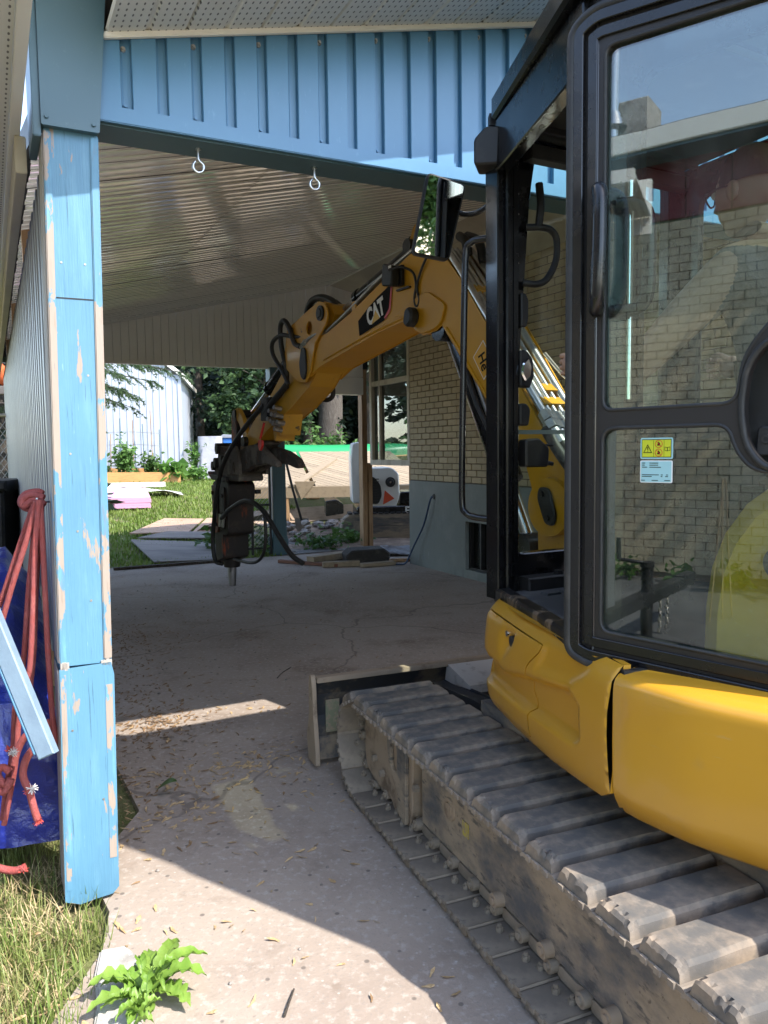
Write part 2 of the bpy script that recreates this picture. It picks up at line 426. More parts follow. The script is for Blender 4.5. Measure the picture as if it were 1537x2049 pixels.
M_PLINTH = mat('grey_painted_render', (0.155, 0.175, 0.165), 0.6, layers=[((0.205, 0.22, 0.205), 2.2, 0.45, 0.65, None, None, 0.7), ((0.10, 0.115, 0.105), 5, 0.55, 0.75, (1, 1, 0.2), None, 0.6), ((0.30, 0.32, 0.31), 16, 0.68, 0.72, (1.5, 1, 0.5), None, 0.35)],
    bump=[(22, 0.5, 0.008), (120, 0.3, 0.003)])
M_FRIEZE = mat('beige_frieze_board', (0.58, 0.51, 0.40), 0.6, layers=[((0.43, 0.37, 0.28), 2, 0.4, 0.7, None, None, 0.6)])
M_FRAMEW = mat('weathered_window_frame', (0.52, 0.46, 0.37), 0.6, layers=[((0.36, 0.29, 0.21), 8, 0.52, 0.66, (1, 1, 0.4), None, 0.8)], bump=(40, 0.2, 0.003))
M_DARK = mat('dark_opening', (0.012, 0.012, 0.013), 0.6)

# machine
YEL = (0.52, 0.262, 0.018)
M_YEL = mat('machine_yellow_paint', YEL, 0.33, layers=[((0.50, 0.25, 0.018), 2.2, 0.45, 0.7, None, None, 0.45), ((0.40, 0.24, 0.08), 9, 0.6, 0.8, None, None, 0.35), ((0.10, 0.06, 0.03), 160, 0.72, 0.76, (1, 1, 0.6), None, 0.6), ((0.42, 0.30, 0.15), 55, 0.66, 0.74, (0.12, 0.12, 1.6), None, 0.45), ((0.30, 0.22, 0.13), 2.6, 0.56, 0.74, (1, 1, 1.5), None, 0.35)], coat=0.22, bump=(1.6, 0.02, 0.01), rvar=0.05)
M_YELW = mat('worn_yellow_paint', (0.58, 0.29, 0.018), 0.45, layers=[((0.42, 0.21, 0.02), 3, 0.45, 0.7, None, None, 0.6), ((0.06, 0.04, 0.025), 7, 0.665, 0.70, None, None, 0.9), ((0.12, 0.07, 0.035), 40, 0.66, 0.72, None, None, 0.5)], coat=0.2, bump=(8, 0.05, 0.01))
M_BOOM = mat('boom_yellow_paint', (0.60, 0.30, 0.016), 0.4, layers=[((0.50, 0.24, 0.014), 2.2, 0.45, 0.7, None, None, 0.45), ((0.10, 0.06, 0.03), 130, 0.73, 0.77, (1, 1, 0.6), None, 0.6), ((0.16, 0.085, 0.03), 5, 0.66, 0.72, None, None, 0.5)], spec=0.3, bump=(1.6, 0.02, 0.01))
M_BLK = mat('black_gloss_paint', (0.006, 0.006, 0.0075), 0.24, layers=[((0.012, 0.0115, 0.011), 6, 0.45, 0.7), ((0.10, 0.085, 0.07), 55, 0.72, 0.76, (1, 1, 0.35), None, 0.5)], coat=0.2, rvar=0.08, spec=0.4)
M_BLKM = mat('black_matte_plastic', (0.010, 0.0095, 0.0095), 0.5, layers=[((0.035, 0.032, 0.03), 12, 0.5, 0.7, None, None, 0.7)], bump=(140, 0.1, 0.002))
M_CHAR = mat('dark_door_trim', (0.020, 0.0175, 0.017), 0.5, layers=[((0.016, 0.0145, 0.014), 6, 0.4, 0.7)], bump=(160, 0.06, 0.001))
M_RUB = mat('rubber_seal', (0.02, 0.02, 0.02), 0.55, layers=[((0.05, 0.045, 0.04), 18, 0.5, 0.75, None, None, 0.8)])
M_WORN = mat('worn_sill_metal', (0.016, 0.016, 0.018), 0.35, 0.2, layers=[((0.22, 0.16, 0.11), 7, 0.56, 0.62, (1, 2.2, 1)), ((0.36, 0.34, 0.32), 34, 0.64, 0.68)])
M_HOSE = mat('hydraulic_hose_rubber', (0.018, 0.017, 0.016), 0.5, layers=[((0.06, 0.05, 0.04), 14, 0.5, 0.75, None, None, 0.6)])
M_CHROME = mat('chrome_rod', (0.75, 0.75, 0.74), 0.12, 1.0)
M_STEEL = mat('dull_steel_pipe', (0.40, 0.37, 0.33), 0.34, 0.8, layers=[((0.22, 0.19, 0.16), 16, 0.5, 0.7, None, None, 0.7)])
M_TRK = mat('dusty_track_rubber', (0.095, 0.09, 0.084), 0.9, layers=[((0.33, 0.25, 0.175), 5, 0.36, 0.66, (1, 1, 1), None, 0.9), ((0.075, 0.074, 0.075), 4.3, 0.57, 0.66, (0.6, 1.4, 1), None, 0.8), ((0.24, 0.20, 0.16), 22, 0.5, 0.7, None, None, 0.6), ((0.06, 0.05, 0.04), 90, 0.68, 0.76, None, None, 0.6), ((0.025, 0.024, 0.024), 26, 0.68, 0.72, (1, 0.25, 1), None, 0.6)], bump=[(26, 0.4, 0.004, (1, 0.25, 1)), (60, 0.3, 0.004)], rand=0.10)
M_TRKPL = mat('dusty_track_plate', (0.21, 0.175, 0.14), 0.8, 0.1, layers=[((0.31, 0.255, 0.195), 6, 0.42, 0.66), ((0.085, 0.075, 0.065), 11, 0.58, 0.7, None, None, 0.8)], bump=(60, 0.25, 0.003), rand=0.10)
M_TRKFR = mat('dirty_track_frame', (0.10, 0.10, 0.105), 0.7, 0.1, layers=[((0.34, 0.27, 0.195), 2.6, 0.38, 0.57, (0.5, 1, 1.6)), ((0.20, 0.165, 0.125), 14, 0.45, 0.7, (0.25, 1, 2.2), None, 0.7), ((0.06, 0.06, 0.063), 9, 0.56, 0.66, (0.2, 1, 3), None, 0.8), ((0.08, 0.06, 0.045), 40, 0.62, 0.70, None, None, 0.7)], bump=[(22, 0.5, 0.006, (0.5, 1, 1)), (80, 0.3, 0.003)])
M_SOIL = mat('caked_soil', (0.085, 0.066, 0.050), 0.95, layers=[((0.16, 0.125, 0.09), 25, 0.45, 0.7)], bump=(60, 0.9, 0.01))
M_BLADE = mat('worn_blade_steel', (0.05, 0.052, 0.056), 0.6, 0.3, layers=[((0.20, 0.155, 0.105), 5, 0.52, 0.66), ((0.035, 0.045, 0.07), 3, 0.5, 0.7, None, None, 0.7)], bump=(40, 0.3, 0.004))
M_RUSTP = mat('tan_dirty_steel', (0.34, 0.26, 0.185), 0.75, 0.1, layers=[((0.15, 0.105, 0.07), 7, 0.5, 0.7), ((0.34, 0.27, 0.2), 20, 0.55, 0.7, None, None, 0.6)], bump=(60, 0.3, 0.003))
M_HAM = mat('greasy_hammer_steel', (0.028, 0.022, 0.019), 0.55, 0.3, layers=[((0.28, 0.055, 0.018), 4.0, 0.58, 0.66, (2, 2, 0.5)), ((0.07, 0.05, 0.038), 12, 0.5, 0.7, None, None, 0.7)], bump=(25, 0.4, 0.006))
M_COUP = mat('chalky_coupler_steel', (0.115, 0.095, 0.078), 0.75, 0.2, layers=[((0.22, 0.19, 0.155), 6, 0.48, 0.66), ((0.03, 0.025, 0.02), 5, 0.58, 0.68), ((0.24, 0.12, 0.05), 11, 0.62, 0.72, None, None, 0.7)], bump=(30, 0.5, 0.006))
M_BIT = mat('polished_chisel_steel', (0.30, 0.30, 0.31), 0.38, 0.8, layers=[((0.12, 0.12, 0.13), 20, 0.5, 0.65, (1, 1, 0.3))])
G_DOOR = glass_mat('door_glass', (0.82, 0.92, 0.88), 0.14, 0.0, 0.015, 0.03)
G_CLR = glass_mat('clear_cab_glass', (0.90, 0.96, 0.92), 0.03, 0.0, 0.03)
G_ROOF = glass_mat('tinted_roof_window', (0.30, 0.33, 0.27), 0.05)
G_WIN = glass_mat('house_window_glass', (0.55, 0.6, 0.6), 0.11, 0.0, 0.03, 0.15)
M_MIRROR = mat('mirror_glass', (0.86, 0.87, 0.88), 0.015, 1.0)
M_FLOORMAT = mat('dusty_floor_mat', (0.055, 0.057, 0.06), 0.7, layers=[((0.19, 0.18, 0.165), 5, 0.42, 0.66, None, None, 0.9)], bump=(70, 0.2, 0.002))
M_SEAT = mat('grey_seat_fabric', (0.11, 0.098, 0.09), 0.9, layers=[((0.15, 0.135, 0.12), 40, 0.4, 0.7)], bump=(220, 0.3, 0.002))
M_INT = mat('dark_interior_plastic', (0.016, 0.0155, 0.0155), 0.6, layers=[((0.05, 0.046, 0.042), 8, 0.5, 0.7)])
M_DECALK = mat('decal_black', (0.010, 0.010, 0.010), 0.75, spec=0.15)
M_DECALW = mat('decal_white', (0.82, 0.82, 0.80), 0.6, spec=0.2)
M_DECALR = mat('decal_red', (0.55, 0.03, 0.02), 0.4)
M_DECALY = mat('decal_yellow', (0.70, 0.40, 0.02), 0.4)
M_DECALG = mat('decal_lime', (0.58, 0.62, 0.03), 0.45)
M_DECALB = mat('decal_pale_blue', (0.36, 0.62, 0.66), 0.45)
M_REDPAINT = mat('red_plastic', (0.60, 0.03, 0.02), 0.4)
# ================================================================ ground
def hz(P):
    """height of the garden, rising gently behind the carport"""
    u = -0.4493 * P[0] + 0.8934 * P[1]
    return max(0.0, 0.085 * (u - 11.3))
def onground(x, y, dz=0.0): return Vector((x, y, hz((x, y)) + dz))

M_CONC = mat('worn_concrete', (0.335, 0.275, 0.225), 0.85, layers=[
    ((0.27, 0.215, 0.175), 0.9, 0.40, 0.66),
    ((0.15, 0.105, 0.075), 1.3, 0.53, 0.72, (1, 1, 1), None, 0.75),
    ((0.17, 0.125, 0.09), 4.5, 0.58, 0.74, (1, 1, 1), None, 0.6),
    ((0.41, 0.36, 0.315), 34, 0.5, 0.68, None, None, 0.75),
    ((0.24, 0.21, 0.185), 75, 0.55, 0.68, None, None, 0.7),
    ((0.10, 0.085, 0.075), 13, 0.13, 0.07, (1, 1, 1), 'vor', 0.75),
    ((0.48, 0.44, 0.39), 21, 0.11, 0.06, (1, 1, 1), 'vor', 0.6), ((0.10, 0.08, 0.065), 0.42, 0.006, 0.001, (1, 1, 1), 'crack', 0.55)],
    bump=[(75, 0.5, 0.004), (13, 0.4, 0.008), (3, 0.3, 0.02)], co='Object')
M_LAWN = mat('lawn_soil', (0.13, 0.15, 0.045), 0.9, layers=[((0.19, 0.16, 0.08), 3, 0.4, 0.65), ((0.13, 0.17, 0.04), 1.7, 0.5, 0.7, None, None, 0.7), ((0.15, 0.115, 0.065), 30, 0.5, 0.7, None, None, 0.7)], bump=(60, 0.8, 0.02))
M_DIRT = mat('bare_earth', (0.19, 0.13, 0.09), 0.95, layers=[((0.30, 0.22, 0.16), 5, 0.45, 0.65), ((0.10, 0.07, 0.05), 16, 0.55, 0.7, None, None, 0.7)], bump=[(20, 0.8, 0.03), (90, 0.5, 0.01)])
M_ASPH = mat('grey_asphalt', (0.075, 0.072, 0.07), 0.9, layers=[((0.11, 0.105, 0.10), 40, 0.45, 0.7), ((0.05, 0.05, 0.05), 2, 0.5, 0.7, None, None, 0.6)], bump=(120, 0.5, 0.004))
M_KERB = mat('pale_kerb_concrete', (0.42, 0.40, 0.37), 0.85, layers=[((0.27, 0.25, 0.225), 7, 0.45, 0.7), ((0.62, 0.60, 0.57), 50, 0.55, 0.72, None, None, 0.7)], bump=[(30, 0.6, 0.008), (110, 0.4, 0.003)])
M_PAVER = mat('grey_paver', (0.15, 0.14, 0.13), 0.8, layers=[((0.21, 0.20, 0.185), 14, 0.45, 0.7)], rand=0.15, bump=(70, 0.3, 0.003))

def sheet(name, poly, m, dz, parent=None, sub=0):
    b = MB()
    if sub:
        x0 = min(p[0] for p in poly); x1 = max(p[0] for p in poly); y0 = min(p[1] for p in poly); y1 = max(p[1] for p in poly)
    me = [onground(x, y, dz) for x, y in poly]
    b.add(me, [tuple(range(len(me)))])
    return struct(b.build(name, m, parent, fix=False))
def W2(w, u): p = FC @ Vector((w, u, 0)); return (p.x, p.y)

# terrain to the horizon: flat in front, garden rising behind the carport
b = MB()
ulist = [-90, -20, 0, 5, 10.4, 11.3, 13, 16, 20, 26, 34, 60]
wl_ = [-80, -30, -10, -3, 0, 3, 8, 20, 60]
vs = []; fs = []
for uu in ulist:
    for ww in wl_:
        x, y = W2(ww, uu); vs.append((x, y, -0.03 + min(hz((x, y)), 1.95)))
for i in range(len(ulist) - 1):
    for j in range(len(wl_) - 1):
        a = i * len(wl_) + j; fs.append((a, a + 1, a + len(wl_) + 1, a + len(wl_)))
b.add(vs, fs)
struct(b.build('lawn', M_LAWN, fix=False))
# concrete slab of drive and carport, ragged left edge
edge = []
r2 = random.Random(3)
def slab_left(u):
    base = 0.06 if u < 2.4 else (0.20 if u < 3.2 else 0.42)
    if u < 2.4: base = 0.02 - (2.4 - u) * 0.02
    return base
us = [-14, -6, -2, 0, 0.6, 1.0, 1.4, 1.8, 2.1, 2.4, 2.6, 2.9, 3.3, 4, 5, 6, 7, 8, 9, 10, 10.55]
for u_ in us: edge.append(W2(slab_left(u_) + r2.uniform(-0.03, 0.03) + (0.0 if u_ < 1.2 else 0.05), u_))
back = [(1.0, 10.62), (1.6, 10.66), (2.3, 10.55), (3.0, 10.62), (3.7, 10.6), (4.4, 10.5), (5.4, 10.55), (9, 10.5)]
edge += [W2(*q) for q in back]
edge += [W2(9, -14)]
b = MB(); n = len(edge)
b.add([(x, y, 0.0) for x, y in edge] + [(x, y, -0.05) for x, y in edge], [tuple(range(n))] + [(i, i + n, (i + 1) % n + n, (i + 1) % n) for i in range(n)])
struct(b.build('concrete_driveway', M_CONC, fix=False))
# asphalt strip by the neighbour's wall, seen mirrored in the cab door
b = MB(); b.add([(-9.0, 4.5, -0.018), (-2.6, -0.3, -0.018), (4.5, -9.5, -0.018), (0.5, -12.5, -0.018), (-7.6, -0.1, -0.018)], [(0, 4, 3, 2, 1)])
struct(b.build('asphalt_lane', M_ASPH, fix=False))
# bare earth behind the carport
b = MB()
pts = [(3.6, 10.7), (4.6, 10.55), (7.5, 10.6), (7.6, 13.9), (6.2, 13.9), (5.6, 13.2), (4.7, 13.3), (4.3, 12.6), (4.0, 11.6)]
pp = [W2(*q) for q in pts]
b.add([onground(x, y, -0.008) for x, y in pp], [tuple(range(len(pp)))])
struct(b.build('bare_earth', M_DIRT, fix=False))
b = MB()
pts = [(4.3, 13.4), (7.6, 14.0), (7.9, 15.5), (4.0, 15.0)]
pp = [W2(*q) for q in pts]
b.add([onground(x, y, -0.006) for x, y in pp], [(0, 1, 2, 3)])
struct(b.build('sandy_ground', mat('pale_sand', (0.38, 0.28, 0.20), 0.9, layers=[((0.27, 0.19, 0.13), 8, 0.45, 0.7)], bump=(40, 0.6, 0.02)), fix=False))
# paved path beside the back post, each paver laid on its own
path = b = MB()
pts = [W2(*q) for q in [(3.85, 10.62), (5.2, 10.5), (5.2, 12.1), (4.05, 12.1)]]
b.add([onground(x, y, -0.012) for x, y in pts], [(0, 1, 2, 3)])
path = struct(b.build('paved_path', M_DIRT, fix=False))
pm = MB(); pm.box((-0.095, -0.048, -0.03), (0.095, 0.048, 0.0)); pme = pm.mesh('paver', M_PAVER)
for i in range(14):
    for j in range(6):
        ww = 3.98 + 0.2 * j + (0.1 if i % 2 else 0); uu = 10.72 + 0.1 * i
        if ww > 5.1: continue
        x, y = W2(ww, uu)
        inst('paver', pme, path, Matrix.Translation(onground(x, y, 0.006 + r2.uniform(0, 0.006))) @ Matrix.Rotation(R(26.7 + r2.uniform(-2, 2)), 4, 'Z') @ Matrix.Rotation(r2.uniform(-0.02, 0.02), 4, 'X'))

# ================================================================ carport
CP = thing('carport', 'carport with peeling blue front post, blue ribbed gable and white ribbed ceiling', 'carport', frame(FC @ Vector((0.25, 2.75, 0)), 26.7))
def cz(w, off=2.826): return off + 0.242 * w
# front post: two timber lengths, leaning a little; the centre face set back between corner boards
LEAN = FC @ Matrix(((1, 0, 0.0137, 0), (0, 1, 0, 0), (0, 0, 1, 0), (0, 0, 0, 1)))
b = MB(LEAN); b.prism(rnd([(0.162, 0.815), (0.316, 0.812), (0.316, 2.5), (0.162, 2.5)], 0.004), 2.688, 2.84)
post = b.build('post', M_POST, CP, bevel=0.003)
b = MB(LEAN)
b.prism([(0.157, 0.03), (0.20, 0.012), (0.25, 0.018), (0.30, 0.022), (0.317, 0.04), (0.319, 0.40), (0.319, 0.70), (0.319, 0.768), (0.311, 0.806), (0.161, 0.801), (0.157, 0.45)], 2.676, 2.86)
lowp = b.build('post_base', M_POST, CP, bevel=0.005)
for w0, w1, z0, z1 in ((0.1555, 0.178, 0.06, 0.79), (0.292, 0.3205, 0.14, 0.74)):
    b = MB(LEAN); b.box((w0, 2.6745, z0), (w1, 2.852, z1)); b.build('corner_board', M_POSTEDGE, lowp, bevel=0.003)
for w0, w1, u0 in ((0.158, 0.1805, 2.680), (0.294, 0.3195, 2.6805)):
    b = MB(LEAN); b.box((w0, u0, 0.822), (w1, 2.848, 2.495)); b.build('corner_board', M_POSTEDGE, post, bevel=0.003)
b = MB(LEAN); b.box((0.1515, 2.69, 0.04), (0.1550, 2.85, 0.80)); b.build('side_board', M_POSTSIDE, lowp); b = MB(LEAN); b.box((0.1535, 2.70, 0.823), (0.1575, 2.84, 2.49)); b.build('side_board', M_POSTSIDE, post)
b = MB(LEAN)   # torn wood at the splice
r3 = random.Random(5)
for i in range(9):
    w_ = 0.160 + i * 0.004 if i < 5 else 0.284 + (i - 5) * 0.008
    b.box((w_, 2.676, 0.80 + r3.uniform(0, 0.006)), (w_ + 0.010, 2.70, 0.816 + r3.uniform(0, 0.012)))
stuff(b.build('splinters', M_POSTSIDE, lowp))
for w_, z_ in ((0.20, 2.1), (0.27, 2.1), (0.21, 1.5), (0.26, 1.02), (0.225, 1.25), (0.19, 0.6), (0.28, 0.35), (0.27, 1.75)):
    b = MB(LEAN); b.cyl((w_, 2.690 if z_ > 0.8 else 2.677, z_), (w_, 2.6865 if z_ > 0.8 else 2.6745, z_), 0.0045, 0.0035, 8); b.build('nail_head', M_STEEL, post if z_ > 0.8 else lowp)
b = MB(LEAN); b.box((0.182, 2.6868, 1.988), (0.293, 2.6885, 1.992)); b.build('splice_line', M_DARK, post)
# sheet metal casing over the top of the post
b = MB(FC); b.prism(rnd([(0.189, 2.503), (0.353, 2.503), (0.392, 3.0), (0.395, 3.25), (0.189, 3.25)], 0.003), 2.655, 2.87)
casing = b.build('post_casing', M_TEAL, CP, bevel=0.003)
b = MB(FC); b.box((0.163, 2.67, 2.47), (0.187, 2.90, 3.2)); b.build('casing_flange', M_TEAL, casing, bevel=0.003)
for w_, z_ in ((0.202, 2.525), (0.338, 2.522)):
    b = MB(FC); b.cyl((w_, 2.656, z_), (w_, 2.648, z_), 0.007, 0.006, 6); b.build('screw', M_TEAL, casing)
# header beam
b = MB(FC); b.box((0.345, 2.70, 2.547), (5.2, 2.86, 2.60)); beam = b.build('header_beam', M_TEAL, CP, bevel=0.004)
b = MB(FC); b.box((0.353, 2.682, 2.552), (5.2, 2.699, 2.603)); b.build('drip_trim', M_BLUE, beam, bevel=0.003)
# gable of ribbed sheets, each pan with its recessed channel
P_ = 0.1135
k = 0
w0 = 0.352
while w0 < 4.9:
    w1 = min(w0 + P_, 4.95)
    ch = w1 - 0.034
    b = MB(FC)
    pr = [(w0, 2.690), (w0 + 0.002, 2.6865), (ch - 0.002, 2.6865), (ch, 2.690), (ch + 0.003, 2.708), (ch + 0.010, 2.7105), (ch + 0.022, 2.7105), (w1, 2.709), (w1, 2.690)]
    vs = []; fs = []
    for (ww, uu) in pr:
        vs += [(ww, uu, 2.597), (ww, uu, 2.725 + 0.242 * ww)]
    for i in range(len(pr) - 1): fs.append((2 * i, 2 * i + 2, 2 * i + 3, 2 * i + 1))
    b.add(vs, fs)
    sh_ = b.build('siding_sheet', M_BLUE, CP, fix=False)
    if k % 2 == 0:
        for z_ in (2.616, 2.690 + 0.242 * ch):
            b = MB(FC); b.cyl((ch + 0.012, 2.711, z_), (ch + 0.012, 2.704, z_), 0.010, 0.008, 8); b.cyl((ch + 0.012, 2.704, z_), (ch + 0.012, 2.698, z_), 0.006, 0.005, 6); b.build('screw', M_STEEL if z_ > 2.7 else M_BLUE, sh_)
    w0 = w1; k += 1
b = MB(FC); b.add([(0.352, 2.712, 2.597), (4.95, 2.712, 2.597), (4.95, 2.712, 3.92), (0.352, 2.712, 2.80)], [(0, 1, 2, 3)]); b.build('gable_backing', M_TEAL, CP, fix=False)
# eye bolts in the beam
for w_ in (0.693, 1.125):
    e = MB(FC)
    e.cyl((w_, 2.775, 2.549), (w_, 2.775, 2.515), 0.0048, None, 8)
    e.tube([(w_, 2.775, 2.520), (w_ + 0.003, 2.775, 2.507), (w_ + 0.018, 2.775, 2.494), (w_ + 0.015, 2.775, 2.474), (w_, 2.775, 2.467), (w_ - 0.015, 2.775, 2.474), (w_ - 0.018, 2.775, 2.490), (w_ - 0.010, 2.775, 2.503)], 0.0046, 8, sub=4)
    e.cyl((w_, 2.775, 2.547), (w_, 2.775, 2.542), 0.010, None, 6)
    tag(e.build('eye_bolt', M_ZINC, None), 'zinc eye bolt hanging from the teal beam, ' + ('nearer the blue post' if w_ < 1 else 'nearer the excavator mirror'), 'eye bolt', 'eye bolts under the carport beam')
# overhanging soffit of the roof, vented panels with V grooves
w0 = 0.386
while w0 < 5.0:
    w1 = w0 + 0.255
    b = MB(FC)
    pr = []
    for q, d in ((0.0, 0.012), (0.006, 0.0), (0.12, 0.0), (0.126, 0.007), (0.136, 0.007), (0.142, 0.0), (0.249, 0.0), (0.255, 0.012)):
        pr.append((w0 + q, d))
    vs = []; fs = []
    for ww, d in pr:
        for uu in (2.36, 2.712): vs.append((ww, uu, 2.722 + 0.242 * ww + d))
    for i in range(len(pr) - 1): fs.append((2 * i, 2 * i + 1, 2 * i + 3, 2 * i + 2))
    b.add(vs, fs); b.build('soffit_panel', M_VENT, CP, fix=False)
    w0 = w1
def sloped(name, m, w0, w1, u0, u1, z0, z1, off, parent=CP, bev=0.003):
    b = MB(FC)
    vs = [(w, u, off + 0.242 * w + z) for w in (w0, w1) for u in (u0, u1) for z in (z0, z1)]
    b.add(vs, [(0, 1, 3, 2), (4, 6, 7, 5), (0, 4, 5, 1), (2, 3, 7, 6), (0, 2, 6, 4), (1, 5, 7, 3)])
    return b.build(name, m, parent, bevel=bev)
sloped('soffit_trim', M_WHITE, 0.38, 4.95, 2.664, 2.684, -0.016, 0.004, 2.722)
sloped('fascia', M_WHITE, 0.386, 5.0, 2.325, 2.355, -0.012, 0.20, 2.722)
# roof deck
b = MB(FC)
b.add([(0.40, 2.35, cz(0.40) + .02), (4.6, 2.35, 3.99), (9.5, 2.35, 3.3), (-0.52, 11.0, cz(-0.52) + .05), (4.6, 11.0, 3.99), (9.5, 11.0, 3.3),
       (0.40, 2.35, cz(0.40) + .16), (4.6, 2.35, 4.10), (9.5, 2.35, 3.42), (-0.52, 11.0, cz(-0.52) + .16), (4.6, 11.0, 4.10), (9.5, 11.0, 3.42)],
      [(0, 3, 4, 1), (1, 4, 5, 2), (6, 7, 10, 9), (7, 8, 11, 10), (0, 1, 7, 6), (1, 2, 8, 7), (3, 9, 10, 4), (4, 10, 11, 5), (0, 6, 9, 3), (2, 5, 11, 8)])
b.build('roof', M_BLKM, CP)
b = MB(FC); b.box((-0.55, 2.0, 3.03), (0.42, 2.95, 3.12)); b.build('added_shade_slab', M_WHITE, CP)  # unseen slab added above the frame to keep sun off the post casing
# eave soffit along the left side with its edge trim
for i in range(39):
    u0 = 1.62 + i * 0.245
    b = MB(FC); b.box((-0.50, u0, 2.575), (0.105, u0 + 0.2445, 2.585)); b.box((-0.50, u0 + 0.112, 2.578), (0.105, u0 + 0.120, 2.59)); b.build('eave_panel', M_VENT, CP)
b = MB(FC); b.box((0.106, 1.62, 2.545), (0.138, 11.0, 2.60)); b.build('eave_trim', M_WHITE, CP, bevel=0.003)
b = MB(FC); b.box((0.120, 2.90, 2.425), (0.155, 11.0, 2.544)); b.build('wall_plate', M_FRIEZE, CP, bevel=0.003)
b = MB(FC); b.box((-0.53, 1.62, 2.50), (-0.505, 11.0, 2.75)); b.build('gutter_fascia', M_WHITE, CP)
# left wall of corrugated sheets
def wall_sheet(u0, zb, zt):
    b = MB(FC); vs = []; fs = []
    pr = [(0.0, 0.0), (0.004, 0.010), (0.012, 0.012), (0.06, 0.012), (0.072, 0.0), (0.13, 0.0), (0.142, 0.012), (0.20, 0.012), (0.212, 0.0), (0.292, 0.0)]
    for du, d in pr: vs += [(0.205 - d, u0 + du, zb), (0.205 - d, u0 + du, zt)]
    for i in range(len(pr) - 1): fs.append((2 * i, 2 * i + 1, 2 * i + 3, 2 * i + 2))
    b.add(vs, fs); return b
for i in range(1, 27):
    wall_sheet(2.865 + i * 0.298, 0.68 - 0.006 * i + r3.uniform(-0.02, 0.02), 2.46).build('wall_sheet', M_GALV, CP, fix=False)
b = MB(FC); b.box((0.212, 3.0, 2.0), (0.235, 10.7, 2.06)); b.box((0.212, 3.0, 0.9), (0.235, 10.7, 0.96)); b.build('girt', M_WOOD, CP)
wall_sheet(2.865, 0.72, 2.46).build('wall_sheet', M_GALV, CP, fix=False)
for uu in (5.4, 8.0, 10.6):
    b = MB(FC); b.box((0.24, uu, 0.0), (0.34, uu + 0.1, 2.9)); b.build('wall_stud', M_WOOD, CP)
# ceiling of narrow ribbed sheets, lapped once across the width
def ceil_sheet(u0, wa, wb, drop):
    b = MB(FC)
    pr = [(0.0, 0.0), (0.004, -0.007), (0.012, -0.008), (0.017, 0.0), (0.056, 0.0015), (0.1005, 0.0)]
    vs = []; fs = []
    for du, d in pr:
        vs += [(wa, u0 + du, cz(wa) + d - drop), (wb, u0 + du, cz(wb) + d - drop)]
    for i in range(len(pr) - 1): fs.append((2 * i, 2 * i + 2, 2 * i + 3, 2 * i + 1))
    return b.add(vs, fs)
ca = ceil_sheet(0, 0.24, 1.62, 0.0); cb = ceil_sheet(0, 1.60, 4.56, 0.003)
inv0 = FC.inverted()
mea = ca.mesh('ceiling_sheet', M_CEIL, inv0); meb = cb.mesh('ceiling_sheet_long', M_CEIL, inv0)
for i in range(79):
    for me_ in (mea, meb):
        inst('ceiling_sheet', me_, CP, FC @ Matrix.Translation((r3.uniform(-0.004, 0.004), 2.87 + i * 0.1005, r3.uniform(-0.0015, 0.0015))))
b = MB(FC); b.add([(4.55, 2.86, 3.925), (4.55, 10.8, 3.925), (4.93, 10.8, 3.85), (4.93, 2.86, 3.85)], [(0, 1, 2, 3)]); b.build('ceiling_return', M_FRIEZE, CP, fix=False)
b = MB(FC); b.box((4.535, 2.87, 3.905), (4.565, 10.8, 3.921)); b.build('ridge_trim', M_WHITE, CP)
# back gable of vertical boards
i = 0; w0 = 0.25
while w0 < 5.18:
    w1 = min(w0 + 0.104, 5.2)
    zb = 2.70 if w0 < 3.72 else 2.85
    zt = min(cz(w1), 3.93) + 0.03
    b = MB(FC); b.prism([(w0 + 0.002, zb), (w1 - 0.002, zb), (w1 - 0.002, zt), (w0 + 0.002, zt)], 10.80 + r3.uniform(0, 0.003), 10.83, ch=0.003)
    b.build('gable_board', M_WHITE, CP, fix=False)
    w0 = w1; i += 1
b = MB(FC); b.add([(0.2, 10.826, 2.7), (5.2, 10.826, 2.72), (5.2, 10.826, 3.95), (0.2, 10.826, 2.9)], [(0, 1, 2, 3)]); b.build('gable_backing', M_DARK, CP, fix=False)
b = MB(FC); b.box((0.25, 10.775, 2.672), (3.72, 10.84, 2.70)); b.build('back_trim', M_WHITE, CP, bevel=0.003)
b = MB(FC); b.box((3.74, 10.79, 2.60), (5.10, 10.93, 2.835)); b.build('back_lintel', M_WHITE, CP, bevel=0.003)
b = MB(FC); b.box((3.74, 10.785, 2.335), (5.10, 10.93, 2.592)); b.build('back_lintel', M_WHITE, CP, bevel=0.003)
b = MB(FC); b.box((3.74, 10.77, 2.836), (5.12, 10.94, 2.862)); b.build('lintel_cap', M_WHITE, CP, bevel=0.003)
# teal back post with moulded base
b = MB(FC); b.box((3.60, 10.70, 0.0), (3.80, 10.90, 2.69)); bp = b.build('back_post', M_TEAL, CP, bevel=0.008)
b = MB(FC); b.box((3.585, 10.685, 0.0), (3.815, 10.915, 0.24)); b.box((3.592, 10.692, 0.24), (3.808, 10.908, 0.27)); b.build('post_skirt', M_TEAL, bp, bevel=0.006)
b = MB(FC); b.box((3.64, 10.694, 0.32), (3.655, 10.70, 2.6)); b.box((3.745, 10.694, 0.32), (3.76, 10.70, 2.6)); b.build('post_bead', M_TEAL, bp)
# bare timber post at the back corner
b = MB(FC); b.box((5.115, 10.88, 0.0), (5.20, 11.02, 2.85)); b.build('timber_post', M_WOOD, CP, bevel=0.004)
b = MB(FC); b.box((5.205, 10.87, 0.0), (5.275, 11.02, 1.30)); b.build('timber_post', M_WOOD, CP, bevel=0.004)

